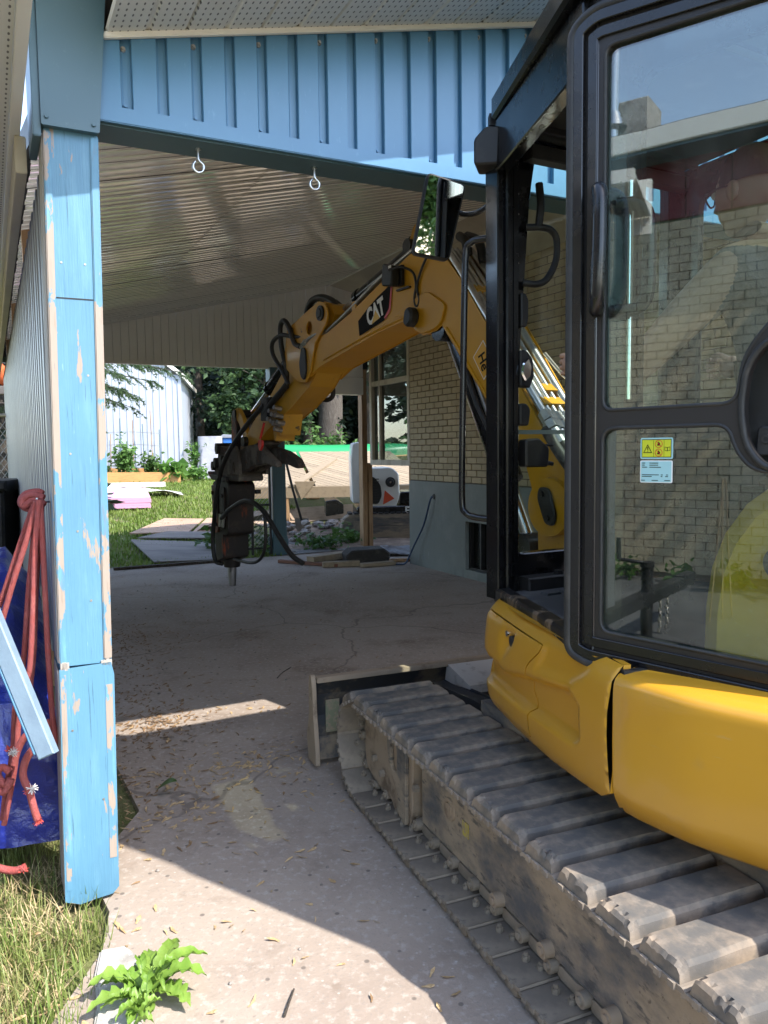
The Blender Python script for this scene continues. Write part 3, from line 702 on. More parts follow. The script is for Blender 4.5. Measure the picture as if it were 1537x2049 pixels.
# ================================================================ house
HS = thing('brick_house', 'tan brick house wall with grey rendered base beside the excavator boom', 'house', frame(FC @ Vector((4.95, 9.0, 0)), 26.7))
def Hw(u0, u1, z0, z1, y0, y1, m, name, parent=HS, bev=0):
    b = MB(FC); b.box((y0, u0, z0), (y1, u1, z1)); return b.build(name, m, parent, bevel=bev)
Hw(-6, 8.965, 1.10, 3.44, 4.912, 5.2, M_MORTAR, 'mortar_bed')
Hw(-6, 8.965, 3.42, 3.86, 4.897, 5.2, M_FRIEZE, 'frieze')
# render base, pierced by a basement window
b = MB(FC)
b.prism([(-6, -0.05), (8.97, -0.05), (8.97, 1.098), (-6, 1.098)], 4.885, 5.2, holes=[[(6.55, 0.10), (7.62, 0.10), (7.62, 0.66), (6.55, 0.66)]], xf=Matrix(((0, 1, 0, 0), (1, 0, 0, 0), (0, 0, 1, 0), (0, 0, 0, 1))))
b.build('render_base', M_PLINTH, HS)
Hw(6.5, 7.7, 0.05, 0.7, 5.06, 5.09, M_DARK, 'basement_recess')
bw = Hw(6.56, 7.61, 0.105, 0.125, 4.93, 5.0, M_BLKM, 'basement_window')
for u_ in (6.56, 6.82, 7.10, 7.36, 7.585): Hw(u_, u_ + 0.025, 0.125, 0.655, 4.93, 5.0, M_BLKM, 'window_bar', bw)
Hw(6.57, 7.6, 0.126, 0.65, 4.985, 4.99, G_WIN, 'window_glass', bw)
# bricks: one shared brick, laid in running bond; the ones that show are objects
bk = MB(); bk.prism(rnd([(-0.0985, -0.0325), (0.0985, -0.0325), (0.0985, 0.0325), (-0.0985, 0.0325)], 0.004, 1), 0, 0.03, ch=0.003)
bme = bk.mesh('brick', M_BRICK)
bricks = []
nz = int((3.42 - 1.105) / 0.0748)
for r_ in range(nz + 1):
    z = 1.105 + 0.035 + r_ * 0.0748
    if z > 3.40: break
    for c_ in range(0, 62):
        uu = 8.965 - 0.105 - c_ * 0.208 + (0.104 if r_ % 2 else 0)
        if uu > 8.87: uu = 8.965 - 0.05 if r_ % 2 else uu
        if uu < -3.5: continue
        bricks.append((uu, z, r_, c_))
def bxf(uu, z):
    return FC @ Matrix.Translation((4.9 + r3.uniform(-0.0025, 0.0025), uu, z)) @ Matrix.Rotation(R(-90), 4, 'Z') @ Matrix.Translation((0, -0.014 if False else 0, 0)) @ Matrix.Rotation(r3.uniform(-0.004, 0.004), 4, 'Y')
def vis(q):
    uu, z = q[0], q[1]
    if 5.25 < uu < 7.1 and z > 2.05: return 3 + (7.1 - uu)
    if 7.0 < uu < 8.97 and z < 3.05: return 2 + (8.97 - uu) * 0.2
    return 0
bricks.sort(key=vis, reverse=True)
rest = MB()
bkv = [v.co.copy() for v in bme.vertices]; bkf = [tuple(p.vertices) for p in bme.polygons]
for i, q in enumerate(bricks):
    half = q[0] > 8.9
    X = bxf(q[0], q[1])
    if half: X = X @ Matrix.Diagonal((0.5, 1, 1, 1))
    if i < 300: inst('brick', bme, HS, X)
    else: rest.add(bkv, bkf, X)
stuff(rest.build('brickwork', M_BRICK, HS, fix=False))
# window bay past the brick corner: weathered frame over an open gap
wb = Hw(8.975, 10.17, 1.285, 1.36, 4.90, 5.0, M_FRAMEW, 'window_bay', bev=0.004)
Hw(8.975, 9.04, 1.36, 3.85, 4.90, 5.0, M_FRAMEW, 'frame_post', wb, 0.004)
Hw(10.10, 10.17, 1.36, 3.85, 4.90, 5.0, M_FRAMEW, 'frame_post', wb, 0.004)
Hw(9.86, 9.90, 1.36, 2.395, 4.915, 4.99, M_FRAMEW, 'mullion', wb, 0.003)
Hw(9.86, 9.90, 2.465, 3.85, 4.915, 4.99, M_FRAMEW, 'mullion', wb, 0.003)
Hw(9.04, 10.10, 2.395, 2.465, 4.905, 4.995, M_FRAMEW, 'transom', wb, 0.003)
for (a, c, z0, z1) in ((9.04, 9.86, 1.36, 2.395), (9.90, 10.10, 1.36, 2.395), (9.04, 9.86, 2.465, 3.85), (9.90, 10.10, 2.465, 3.85)):
    Hw(a, c, z0, z1, 4.95, 4.954, G_WIN, 'pane', wb)
Hw(8.97, 9.01, 0.0, 1.284, 4.905, 5.0, M_WOOD, 'jamb_board', HS, 0.003)
# room behind the window: dim interior and the far wall
Hw(8.98, 10.86, 1.30, 3.9, 6.4, 6.45, mat('pale_room_wall', (0.35, 0.34, 0.31), 0.8), 'room_wall', HS)
b = MB(FC); b.box((5.2, -6, -0.05), (9.0, 8.965, 3.3)); b.build('house_core', M_MORTAR, HS)
# cable hole
b = MB(FC); b.cyl((4.884, 8.33, 0.915), (4.878, 8.33, 0.915), 0.035, 0.03, 12); b.build('cable_gland', M_DARK, HS)
b = MB(FC); b.tube([(4.86, 8.33, 0.92), (4.84, 8.36, 0.85), (4.83, 8.50, 0.55), (4.80, 8.72, 0.25), (4.74, 8.80, 0.05), (4.70, 8.9, 0.012), (4.6, 9.0, 0.012), (4.35, 9.1, 0.012), (4.05, 9.25, 0.012), (4.3, 9.5, 0.012), (4.75, 9.3, 0.012), (4.9, 9.15, 0.02)], 0.012, 8, sub=6)
tag(b.build('power_cable', mat('dark_blue_cable', (0.02, 0.045, 0.10), 0.45)), 'dark blue cable hanging from a hole in the grey rendered wall', 'cable')
# ================================================================ excavator
EX = thing('excavator', 'yellow tracked excavator with its cab door open and a hydraulic breaker on the arm', 'excavator', frame((C0[0], C0[1], 0), 28.0))

def text_mesh(s, size, xf, name, m, parent, bold=0.0, depth=0.0008, sx=1.0):
    cu = bpy.data.curves.new(name, 'FONT'); cu.body = s; cu.size = size; cu.offset = bold; cu.extrude = depth; cu.align_x = 'CENTER'; cu.align_y = 'CENTER'; cu.resolution_u = 3
    o = bpy.data.objects.new(name, cu); COL.objects.link(o)
    dg = bpy.context.evaluated_depsgraph_get(); me = bpy.data.meshes.new_from_object(o.evaluated_get(dg))
    bpy.data.objects.remove(o); bpy.data.curves.remove(cu)
    me.transform(world_of(parent).inverted() @ xf @ Matrix.Diagonal((sx, 1, 1, 1)))
    me.materials.clear(); me.materials.append(m)
    return link(name, me, parent)

# ---- tracks ----------------------------------------------------
TR = 0.197; YF, YB = 1.135, -1.02
Ltot = 2 * (YF - YB) + 2 * math.pi * TR; NS = 38; PITCH = Ltot / NS
def path(s):
    s = s % Ltot; L = YF - YB
    if s < L: return (YB + s, 0.238 + TR, 0.0)                       # top, running forward
    s -= L
    if s < math.pi * TR: a = s / TR; return (YF + TR * math.sin(a), 0.238 + TR * math.cos(a), -a)
    s -= math.pi * TR
    if s < L: return (YF - s, 0.238 - TR, -math.pi)
    s -= L; a = s / TR; return (YB - TR * math.sin(a), 0.238 - TR * math.cos(a), -math.pi - a)
sp = MB(); h = PITCH / 2
# steel plate: lapped edges front and back
sp.prism([(-h - 0.004, -0.002), (h - 0.008, -0.006), (h + 0.003, -0.012), (h + 0.006, -0.006), (h - 0.004, 0.004), (-h + 0.004, 0.010), (-h - 0.006, 0.006)], -0.20, 0.20, xf=Matrix.Rotation(R(90), 4, 'Z'))
for i in range(3):
    y = -0.045 + i * 0.04
    sp.box((-0.206, y - 0.009, -0.004), (-0.199, y + 0.009, 0.010))
plate_me = sp.mesh('track_shoe', M_TRKPL)
pads = []
for v in range(4):
    rp = random.Random(40 + v)
    q = MB()
    nx, ny = 48, 14
    def padf(a, bq, rp=rp):
        x = -0.194 + 0.388 * a; y = -0.057 + 0.112 * bq
        e = min(a, 1 - a) * 0.384; f = min(bq, 1 - bq) * 0.112
        z = 0.046 - 0.010 * max(0, 1 - f / 0.0085) - 0.010 * max(0, 1 - e / 0.0085)
        z += 0.0018 * noise.noise(Vector((x * 14, y * 14, v * 3.1)))
        if a < 0.06: z -= max(0, noise.noise(Vector((x * 60, y * 75, v * 9.7))) - 0.12) * 0.035
        return (x, y, max(0.012, z))
    q.grid(padf, nx, ny)
    rim = [(-0.196, -0.06, 0.008), (0.196, -0.055, 0.008), (0.196, 0.053, 0.008), (-0.196, 0.053, 0.008)]
    top = [padf(i / nx, 0) for i in range(nx + 1)]; bot = [padf(i / nx, 1) for i in range(nx + 1)]
    for ln, yy in ((top, -0.062), (bot, 0.059)):
        vs = [p for p in ln] + [(p[0] * 1.02, yy, 0.008) for p in ln]; m_ = nx + 1
        q.add(vs, [(i, i + 1, m_ + i + 1, m_ + i) for i in range(nx)])
    for a, xx in ((0, -0.196), (1, 0.196)):
        ln = [padf(a, j / ny) for j in range(ny + 1)]; m_ = ny + 1
        vs = ln + [(xx, p[1] * 1.08, 0.008) for p in ln]
        q.add(vs, [(i, i + 1, m_ + i + 1, m_ + i) for i in range(ny)])
    bm_ = q.mesh('rubber_pad', M_TRK); b_ = bmesh.new(); b_.from_mesh(bm_); bmesh.ops.remove_doubles(b_, verts=b_.verts, dist=1e-4); bmesh.ops.recalc_face_normals(b_, faces=b_.faces)
    for e_ in b_.edges:
        if len(e_.link_faces) == 2 and e_.calc_face_angle(0) > 0.42: e_.smooth = False
    for f_ in b_.faces: f_.smooth = True
    b_.to_mesh(bm_); b_.free()
    pads.append(bm_)
bt = MB()
bt.cyl((0, 0, -0.004), (0, 0, -0.020), 0.0125, 0.0115, 6, smooth=False); bt.cyl((0, 0, -0.019), (0, 0, -0.028), 0.007, 0.006, 8)
bolt_me = bt.mesh('bolt', M_TRKPL)
lk = MB()   # chain link: two cheeks and a pin boss
for sx_ in (-0.07, 0.07):
    lk.prism(rnd([(-0.062, -0.016), (0.066, -0.016), (0.082, -0.045), (0.055, -0.062), (0.02, -0.050), (-0.055, -0.055), (-0.075, -0.040)], 0.012, 2), sx_ - 0.012, sx_ + 0.012, xf=Matrix.Rotation(R(90), 4, 'Z'))
lk.cyl((-0.105, 0.066, -0.042), (0.105, 0.066, -0.042), 0.021, None, 12)
lk.cyl((-0.112, 0.066, -0.042), (0.112, 0.066, -0.042), 0.011, None, 8)
link_me = lk.mesh('chain_link', M_TRKPL)
def make_track(xc, detail=True):
    for i in range(NS):
        y, z, a = path((i + 0.35) * PITCH)
        X = FT @ Matrix.Translation((xc, y, z)) @ Matrix.Rotation(a, 4, 'X')
        s_ = inst('track_shoe', plate_me, EX, X)
        inst('rubber_pad', pads[(i * 7 + int(xc)) % 4], s_, X)
        if detail:
            for bx_, by_ in ((-0.115, -0.026), (-0.099, 0.026)): inst('bolt', bolt_me, s_, X @ Matrix.Translation((bx_, by_, 0)))
        inst('chain_link', link_me, s_, X)
XL = -1.015 + 0.20
make_track(XL); make_track(0.80, False)
def track_frame(xo, flip):
    s_ = -1 if flip else 1
    b = MB(FT)
    pr = [(-0.98, 0.20), (-0.9, 0.10), (0.66, 0.10), (0.70, 0.10), (0.70, 0.352), (0.55, 0.375), (-0.9, 0.375), (-1.0, 0.32)]
    X = Matrix(((0, 1, 0, 0), (1, 0, 0, 0), (0, 0, 1, 0), (0, 0, 0, 1)))
    b.prism(pr, xo, xo + s_ * 0.20, xf=X, ch=0.012)
    fr = b.build('track_frame', M_TRKFR, EX)
    return fr, X
XF = -0.905
fr, XSW = track_frame(XF, False); track_frame(0.89, True)
# idler yoke with slotted plate
b = MB(FT)
b.prism(rnd([(1.235, 0.12), (1.13, 0.095), (1.02, 0.085), (0.955, 0.085), (0.93, 0.05), (0.78, 0.045), (0.76, 0.10), (0.74, 0.37), (0.80, 0.385), (1.0, 0.385), (1.22, 0.38), (1.25, 0.33), (1.255, 0.18)], 0.02, 2), XF - 0.012, XF + 0.16, xf=XSW, ch=0.004)
yoke = b.build('idler_yoke', M_RUSTP, EX)
b = MB(FT); b.prism(rnd([(0.775, 0.385), (0.945, 0.385), (0.965, 0.33), (0.955, 0.25), (0.90, 0.20), (0.86, 0.15), (0.855, 0.07), (0.785, 0.05)], 0.02, 3), XF - 0.028, XF - 0.0125, holes=[rnd([(0.865, 0.235), (0.925, 0.235), (0.925, 0.345), (0.865, 0.345)], 0.028, 4)], xf=XSW, ch=0.003)
b.build('tie_down_plate', M_TRKFR, EX)
for (y, z) in ((1.12, 0.20), (1.04, 0.165), (0.70, 0.24)):
    b = MB(FT); b.cyl((XF - 0.012, y, z), (XF - 0.032, y, z), 0.016, 0.014, 6, smooth=False); b.build('bolt', M_TRKPL, yoke)
b = MB(FT); b.cyl((XF, 0.46, 0.26), (XF - 0.006, 0.46, 0.26), 0.04, 0.038, 20); b.cyl((XF - 0.006, 0.46, 0.26), (XF - 0.011, 0.46, 0.26), 0.026, 0.024, 14); b.build('grease_cover', M_RUSTP, fr)
b = MB(FT); b.box((XF - 0.003, 0.325, 0.215), (XF, 0.365, 0.265)); b.build('yellow_sticker', mat('dirty_yellow_sticker', (0.45, 0.36, 0.06), 0.6, layers=[(TAN, 60, 0.45, 0.6)]), fr)
for y in (0.55, 0.05, -0.45, -0.85):
    b = MB(FT); b.cyl((XF + 0.05, y, 0.105), (XF + 0.2, y, 0.105), 0.055, None, 16); b.build('track_roller', M_TRKPL, EX)
for y in (0.12, -0.14, -0.42):
    b = MB(FT); b.cyl((XF + 0.02, y, 0.125), (XF - 0.03, y, 0.125), 0.026, 0.022, 14); b.cyl((XF - 0.03, y, 0.125), (XF - 0.036, y, 0.125), 0.012, None, 8); b.build('roller_cap', M_RUSTP, fr)
b = MB(FT); b.cyl((XF + 0.02, 1.135, 0.238), (XF + 0.18, 1.135, 0.238), 0.165, None, 28); b.build('idler_wheel', M_TRKPL, EX)
b = MB(FT); b.cyl((XF + 0.02, -1.02, 0.238), (XF + 0.18, -1.02, 0.238), 0.165, None, 20); b.build('sprocket', M_TRKPL, EX)
# soil lying along the frame below the top run
b = MB(FT); rs = random.Random(11)
for i in range(420):
    y = rs.uniform(-0.95, 0.72); d = rs.random() ** 1.5
    r_ = rs.uniform(0.004, 0.015)
    x = XF + 0.005 + rs.uniform(-0.008, 0.05); z = 0.372 - d * 0.035 + (0.01 if x > XF + 0.02 else 0)
    b.ball((x, y, z), r_, 5, 3, (1, 1.3, 0.8))
stuff(b.build('caked_soil', M_SOIL, EX))
# chassis between the tracks
b = MB(FT); b.box((-0.62, -0.75, 0.22), (0.62, 0.75, 0.52)); b.cyl((0, 0, 0.5), (0, 0, 0.64), 0.45, None, 28); b.build('chassis', M_TRKFR, EX)
# dozer blade
b = MB(FT)
pr = [(1.60, 0.03), (1.63, 0.03), (1.70, 0.12), (1.715, 0.22), (1.69, 0.34), (1.635, 0.425), (1.60, 0.425), (1.655, 0.33), (1.675, 0.22), (1.66, 0.12)]
b.prism(pr, -1.035, 1.035, xf=XSW)
bl = b.build('dozer_blade', M_BLADE, EX, bevel=0.003)
for xx in (-1.045, 1.045):
    b = MB(FT); b.prism(rnd([(1.545, 0.02), (1.665, 0.02), (1.69, 0.12), (1.645, 0.25), (1.64, 0.40), (1.625, 0.445), (1.60, 0.445), (1.585, 0.40), (1.575, 0.25), (1.55, 0.10)], 0.012, 2), xx - 0.011, xx + 0.011, holes=[circ(1.612, 0.345, 0.014, 12, 0.8, 2.2)], xf=XSW, ch=0.002)
    b.build('end_plate', M_RUSTP, bl)
b = MB(FT); b.box((-1.03, 1.585, 0.405), (1.03, 1.635, 0.43)); b.build('top_rail', M_RUSTP, bl, bevel=0.004)
b = MB(FT); b.box((-0.97, 1.648, 0.14), (-0.90, 1.651, 0.30)); b.build('warning_label', mat('faded_label', (0.20, 0.21, 0.13), 0.6, layers=[(TAN, 40, 0.45, 0.6)]), bl)
for xx in (-0.38, 0.38):
    b = MB(FT); b.prism([(0.7, 0.22), (1.62, 0.10), (1.64, 0.32), (1.2, 0.36), (0.7, 0.38)], xx - 0.05, xx + 0.05, xf=XSW); b.build('blade_arm', M_BLADE, EX, bevel=0.01)
b = MB(FT); b.prism([(1.36, 0.33), (1.62, 0.33), (1.60, 0.42), (1.36, 0.37)], -0.34, 0.34, xf=XSW); b.build('blade_deck', mat('bare_light_steel', (0.62, 0.60, 0.58), 0.5, 0.2, layers=[((0.45, 0.43, 0.41), 20, 0.5, 0.7)]), bl)

# ---- upper body --------------------------------------------------
def poly_sd(p, poly):
    """signed distance to a polygon, negative inside"""
    x, y = p; d = 1e9; ins = False; n = len(poly); j = n - 1
    for i in range(n):
        ax, ay = poly[i]; bx, by = poly[j]
        ex, ey = bx - ax, by - ay; wx, wy = x - ax, y - ay
        t = max(0, min(1, (wx * ex + wy * ey) / (ex * ex + ey * ey + 1e-12)))
        d = min(d, math.hypot(wx - ex * t, wy - ey * t))
        if (ay > y) != (by > y) and x < (bx - ax) * (y - ay) / (by - ay + 1e-12) + ax: ins = not ins
        j = i
    return -d if ins else d
def sst(a, b, x): t = max(0, min(1, (x - a) / (b - a))); return t * t * (3 - 2 * t)
SCOOP = [(0.90, 0.795), (0.65, 0.775), (0.467, 0.81), (0.205, 0.85), (0.143, 0.82), (0.139, 0.731), (0.167, 0.711), (0.45, 0.70), (0.88, 0.69)]
POCK = [(0.71, 0.925), (0.565, 0.92), (0.585, 0.87), (0.66, 0.80), (0.76, 0.80), (0.82, 0.855)]
FACET = [(0.36, 0.94), (0.42, 0.84), (0.20, 0.852), (0.12, 0.90), (0.09, 0.94)]
def panel_y(x, z):
    y = 0.012 * math.sin(math.pi * min(1, max(0, x / 0.9))) 
    if x > 0.80: y -= 1.9 * (x - 0.80) ** 2 + 26 * max(0, x - 0.86) ** 2
    if z < 0.66: y -= 4.5 * (0.66 - z) ** 2
    if z > 0.905: y -= 10 * (z - 0.905) ** 2
    y += 0.010 * sst(0.60, 0.80, z) * (1 - sst(0.82, 0.95, z))
    if x < 0.012: y -= 14 * (0.012 - x) ** 2
    sd = poly_sd((x, z), SCOOP); y -= 0.032 * (1 - sst(-0.016, 0.005, sd))
    sd = poly_sd((x, z), POCK); y -= 0.042 * (1 - sst(-0.045, 0.004, sd)) * sst(0.56, 0.72, 1.28 - x)
    sd = poly_sd((x, z), FACET); y -= 0.010 * (1 - sst(-0.03, 0.004, sd))
    return y
from mathutils.geometry import delaunay_2d_cdt
def panel_piece(name, outer, holes, m, parent, lift=0.0):
    """skin of the sculpted panel cut to an outline, triangulated on a fine grid"""
    pts = []; eds = []
    def loop(lp):
        o_ = len(pts); q = []
        for i in range(len(lp)):
            a = Vector(lp[i]); c = Vector(lp[(i + 1) % len(lp)]); k = max(1, int((c - a).length / 0.012))
            q += [a + (c - a) * (t / k) for t in range(k)]
        pts.extend(q); eds.extend([(o_ + i, o_ + (i + 1) % len(q)) for i in range(len(q))])
    loop(outer)
    for h_ in holes: loop(h_)
    for i in range(80):
        for j in range(36):
            p = (0.004 + i * 0.0121, 0.588 + j * 0.0112)
            d = poly_sd(p, outer)
            if d < -0.005 and all(poly_sd(p, h_) > 0.005 for h_ in holes): pts.append(Vector(p))
    v2, e2, f2, _a, _b, _c = delaunay_2d_cdt(pts, eds, [], 0, 1e-6)
    b = MB(FP); vs = [(v.x, panel_y(v.x, v.y) + lift, v.y) for v in v2]
    fs = []
    for f in f2:
        c = sum((v2[i] for i in f), Vector((0, 0))) / len(f)
        if poly_sd(c, outer) < 0 and all(poly_sd(c, h_) > 0 for h_ in holes): fs.append(tuple(f))
    b.add(vs, fs, smooth=True)
    # turned-in rims so the shut lines have depth
    for lp, s_ in [(outer, 1)] + [(h_, 1) for h_ in holes]:
        n = len(lp)
        for i in range(n):
            a = lp[i]; c = lp[(i + 1) % n]
            b.add([(a[0], panel_y(*a) + lift, a[1]), (c[0], panel_y(*c) + lift, c[1]), (c[0], panel_y(*c) - 0.02, c[1]), (a[0], panel_y(*a) - 0.02, a[1])], [(0, 1, 2, 3)])
    return b.build(name, m, parent)
DOOR = rnd([(0.845, 0.940), (0.370, 0.928), (0.382, 0.905), (0.436, 0.865), (0.464, 0.838), (0.474, 0.802), (0.472, 0.757), (0.450, 0.741), (0.450, 0.713), (0.463, 0.69), (0.462, 0.618), (0.621, 0.616), (0.797, 0.634), (0.885, 0.685), (0.905, 0.80), (0.895, 0.90)], 0.012, 2)
PAN = [(0.0, 0.645), (0.05, 0.617), (0.17, 0.607), (0.35, 0.592), (0.62, 0.598), (0.80, 0.615), (0.90, 0.665), (0.945, 0.70), (0.95, 0.955), (0.90, 0.972), (0.003, 0.965)]
def ccw(p): return p if sum(p[i][0] * p[(i + 1) % len(p)][1] - p[(i + 1) % len(p)][0] * p[i][1] for i in range(len(p))) > 0 else p[::-1]
pn = panel_piece('front_side_panel', ccw(PAN), [offs(ccw(DOOR), -0.0016)], M_YEL, EX)
dr = panel_piece('access_door', offs(ccw(DOOR), 0.0016), [], M_YEL, EX, 0.0015)
b = MB(FP); b.box((0.02, -0.10, 0.62), (0.88, -0.06, 0.95)); b.build('panel_backing', M_DARK, EX)
def on_panel(x, z, d=0.0): return (x, panel_y(x, z) + d, z)
yl = panel_y(0.63, 0.888)
b = MB(FP); b.prism([(0.572, 0.862), (0.682, 0.872), (0.676, 0.912), (0.570, 0.912)], yl - 0.012, yl + 0.006, ch=0.003); b.build('lock_plate', M_YEL, dr)
b = MB(FP); b.cyl((0.604, yl, 0.884), (0.604, yl + 0.020, 0.884), 0.019, 0.018, 16); b.cyl((0.604, yl + 0.020, 0.884), (0.604, yl + 0.0205, 0.884), 0.010, 0.010, 12, mi=1); b.build('lock', [M_RUB, M_DARK], dr)
b = MB(FP); b.cyl((0.652, yl, 0.898), (0.652, yl + 0.016, 0.898), 0.012, 0.010, 12); b.build('key_cylinder', M_CHROME, dr)
# top ledge of the panel up to the door sill
b = MB(FP)
b.add([(0.10, -0.011, 0.962), (0.30, -0.01, 0.966), (0.60, -0.012, 0.968), (0.86, -0.05, 0.965), (0.95, -0.20, 0.955), (0.10, -0.065, 0.963), (0.30, -0.065, 0.966), (0.60, -0.075, 0.967), (0.86, -0.12, 0.964)],
      [(0, 1, 6, 5), (1, 2, 7, 6), (2, 3, 8, 7), (3, 4, 8)], smooth=True)
b.build('panel_ledge', M_YEL, EX)
b = MB(FS); b.box((0.08, -0.15, 0.62), (0.95, -0.02, 0.94)); b.build('front_bulkhead', M_BLK, EX)
# rear side panel and counterweight, one curved shell
plan = [Vector(p) for p in [(0.551, 1.861), (0.600, 1.782), (0.665, 1.690), (0.755, 1.600), (0.90, 1.465), (1.10, 1.31), (1.40, 1.18), (1.75, 1.20), (2.05, 1.42), (2.25, 1.80), (2.28, 2.2), (2.2, 2.6)]]
plan = smooth_path([Vector((p.x, p.y, 0)) for p in plan], 4)
prof = [(-0.30, 0.585), (-0.10, 0.585), (-0.042, 0.590), (-0.026, 0.602), (-0.010, 0.632), (-0.003, 0.650), (0.0, 0.668), (0.003, 0.78), (0.002, 0.90), (0.0, 0.922), (-0.006, 0.936), (-0.018, 0.945), (-0.05, 0.951), (-0.22, 0.962)]
b = MB()
vs = []; n = len(plan); m_ = len(prof)
for i, p in enumerate(plan):
    t = (plan[min(i + 1, n - 1)] - plan[max(i - 1, 0)]).normalized(); nn = Vector((t.y, -t.x, 0))
    if nn.dot(p - Vector((1.35, 2.3, 0))) < 0: nn = -nn
    e = 1 - min(1, i / 2.0)
    for (o_, z) in prof: vs.append((p.x + nn.x * (o_ - 0.005 * e), p.y + nn.y * (o_ - 0.005 * e), z))
fs = [(i * m_ + j, i * m_ + j + 1, (i + 1) * m_ + j + 1, (i + 1) * m_ + j) for i in range(n - 1) for j in range(m_ - 1)]
b.add(vs, fs, smooth=True)
b.add(vs[:m_], [tuple(range(m_))])
rp_ = b.build('rear_body', M_YEL, EX)
b = MB(FP); b.box((-0.012, -0.16, 0.60), (0.006, -0.03, 0.955)); b.build('panel_gap', M_DARK, EX)
# deck under the cab
b = MB(); b.prism([(0.56, 2.10), (0.45, 2.70), (1.2, 3.25), (2.1, 2.6), (2.15, 1.9), (1.3, 1.35), (0.98, 1.62), (0.70, 1.86)], 0.60, 0.94, xf=Matrix(((1, 0, 0, 0), (0, 0, 1, 0), (0, 1, 0, 0), (0, 0, 0, 1)))); b.build('deck', M_BLK, EX)

# ---- cab ---------------------------------------------------------
b = MB(FS)   # front frame round the windscreen
hole = rnd([(0.092, 1.110), (0.86, 1.110), (0.86, 2.565), (0.190, 2.565), (0.160, 2.40), (0.105, 1.70)], [0.045, 0.05, 0.05, 0.03, 0.1, 0.2], 5)
b.prism(rnd([(0.0, 0.97), (0.95, 0.97), (0.95, 2.66), (0.02, 2.66), (0.0, 2.55)], 0.02), -0.015, 0.035, holes=[hole], ch=0.004)
wf = b.build('windscreen_frame', M_BLK, EX)
b = MB(FS); b.prism(rnd([(0.085, 1.568), (0.87, 1.568), (0.87, 2.57), (0.18, 2.57)], 0.02), 0.006, 0.011); b.build('windscreen', G_CLR, EX)
b = MB(FS); b.prism(rnd([(0.085, 1.105), (0.87, 1.105), (0.87, 1.552), (0.085, 1.552)], 0.02), 0.014, 0.019); b.build('lower_windscreen', G_CLR, EX)
b = MB(FS); b.box((0.09, 0.004, 1.551), (0.87, 0.022, 1.5665)); b.build('glass_joint', mat('pale_green_glass_edge', (0.24, 0.30, 0.25), 0.25), EX)
# left front pillar: stepped profile
b = MB(FS)
b.box((-0.006, -0.045, 0.955), (0.022, 0.03, 2.60), ch=0.004); b.box((0.023, -0.060, 0.96), (0.047, 0.012, 2.60), ch=0.005); b.box((0.0475, -0.050, 0.965), (0.058, 0.0, 2.58), ch=0.002)
b.box((0.0585, -0.052, 0.97), (0.066, 0.0, 2.58)); b.box((0.0665, -0.045, 0.975), (0.088, 0.004, 2.56), ch=0.004)
fpil = b.build('front_pillar', M_BLK, EX)
for z in (1.80, 2.02, 2.16, 2.33, 2.40):
    b = MB(FS); b.cyl((0.100, -0.016, z), (0.100, -0.022, z), 0.006, 0.005, 8); b.build('screw', M_STEEL, wf)
# doorway header, rails and roof
b = MB(FW); b.prism(rnd([(-0.01, 2.50), (0.05, 2.45), (0.80, 2.45), (0.80, 2.62), (0.02, 2.62)], 0.03), 0.0, 0.05, ch=0.004); b.build('door_header', M_BLK, EX)
b = MB(FW); b.box((0.03, 0.052, 2.53), (0.80, 0.09, 2.60), ch=0.004); b.build('header_channel', M_BLKM, EX)
RP = [(0.386, 2.77), (0.478, 2.02), (0.757, 1.70), (1.383, 1.32), (1.70, 1.20), (2.0, 1.70), (1.29, 3.23), (0.41, 2.79)]
SKY = [(0.95, 2.25), (1.30, 2.45), (1.62, 1.90), (1.25, 1.62)]
XY = Matrix(((1, 0, 0, 0), (0, 0, 1, 0), (0, 1, 0, 0), (0, 0, 0, 1)))
b = MB(); b.prism(RP, 2.622, 2.70, holes=[SKY], xf=XY, ch=0.010); b.build('cab_roof', M_BLK, EX)
b = MB(); b.prism(offs(SKY if False else SKY[::-1], -0.01), 2.66, 2.668, xf=XY); b.build('roof_window', G_ROOF, EX)
b = MB(); b.prism(offs(RP if True else RP, 0.03) if False else [(0.42, 2.80), (0.53, 2.06), (1.10, 1.50), (1.78, 1.95), (1.20, 3.26)], 2.595, 2.618, xf=XY, holes=[SKY]); b.build('headliner', M_INT, EX)
b = MB(FS); b.box((0.10, -0.10, 2.50), (0.88, -0.045, 2.55), ch=0.004); b.box((0.10, -0.14, 2.57), (0.88, -0.11, 2.60), ch=0.004); b.build('windscreen_rail', M_BLKM, EX)
# sill and floor
b = MB(FW); b.prism([(0.0, 0.938), (0.82, 0.930), (0.82, 0.992), (0.0, 0.996)], 0.004, 0.060, ch=0.008); b.build('door_sill', M_WORN, EX)
b = MB(); b.prism([(0.45, 2.78), (0.56, 2.06), (1.05, 1.70), (1.6, 2.2), (1.2, 3.2)], 0.955, 0.982, xf=XY); fl = b.build('cab_floor', M_FLOORMAT, EX)
rt = random.Random(9)
for i in range(7):
    for j in range(5):
        b = MB(FS); x0 = 0.10 + j * 0.085 + (0.04 if i % 2 else 0); y0 = -0.16 - i * 0.075
        b.prism([(x0, 0.9825), (x0 + 0.062, 0.9825), (x0 + 0.058, 0.990), (x0 + 0.004, 0.990)], y0 - 0.030, y0 + 0.01); b.build('mat_rib', M_FLOORMAT, fl)
b = MB(FS); b.box((0.10, -0.09, 0.976), (0.80, -0.02, 1.03), ch=0.006); b.build('toe_board', M_INT, EX)
b = MB(FS); b.cyl((0.26, -0.06, 1.03), (0.26, -0.06, 1.043), 0.02, 0.017, 6, smooth=False); b.build('bolt', M_BLKM, EX)
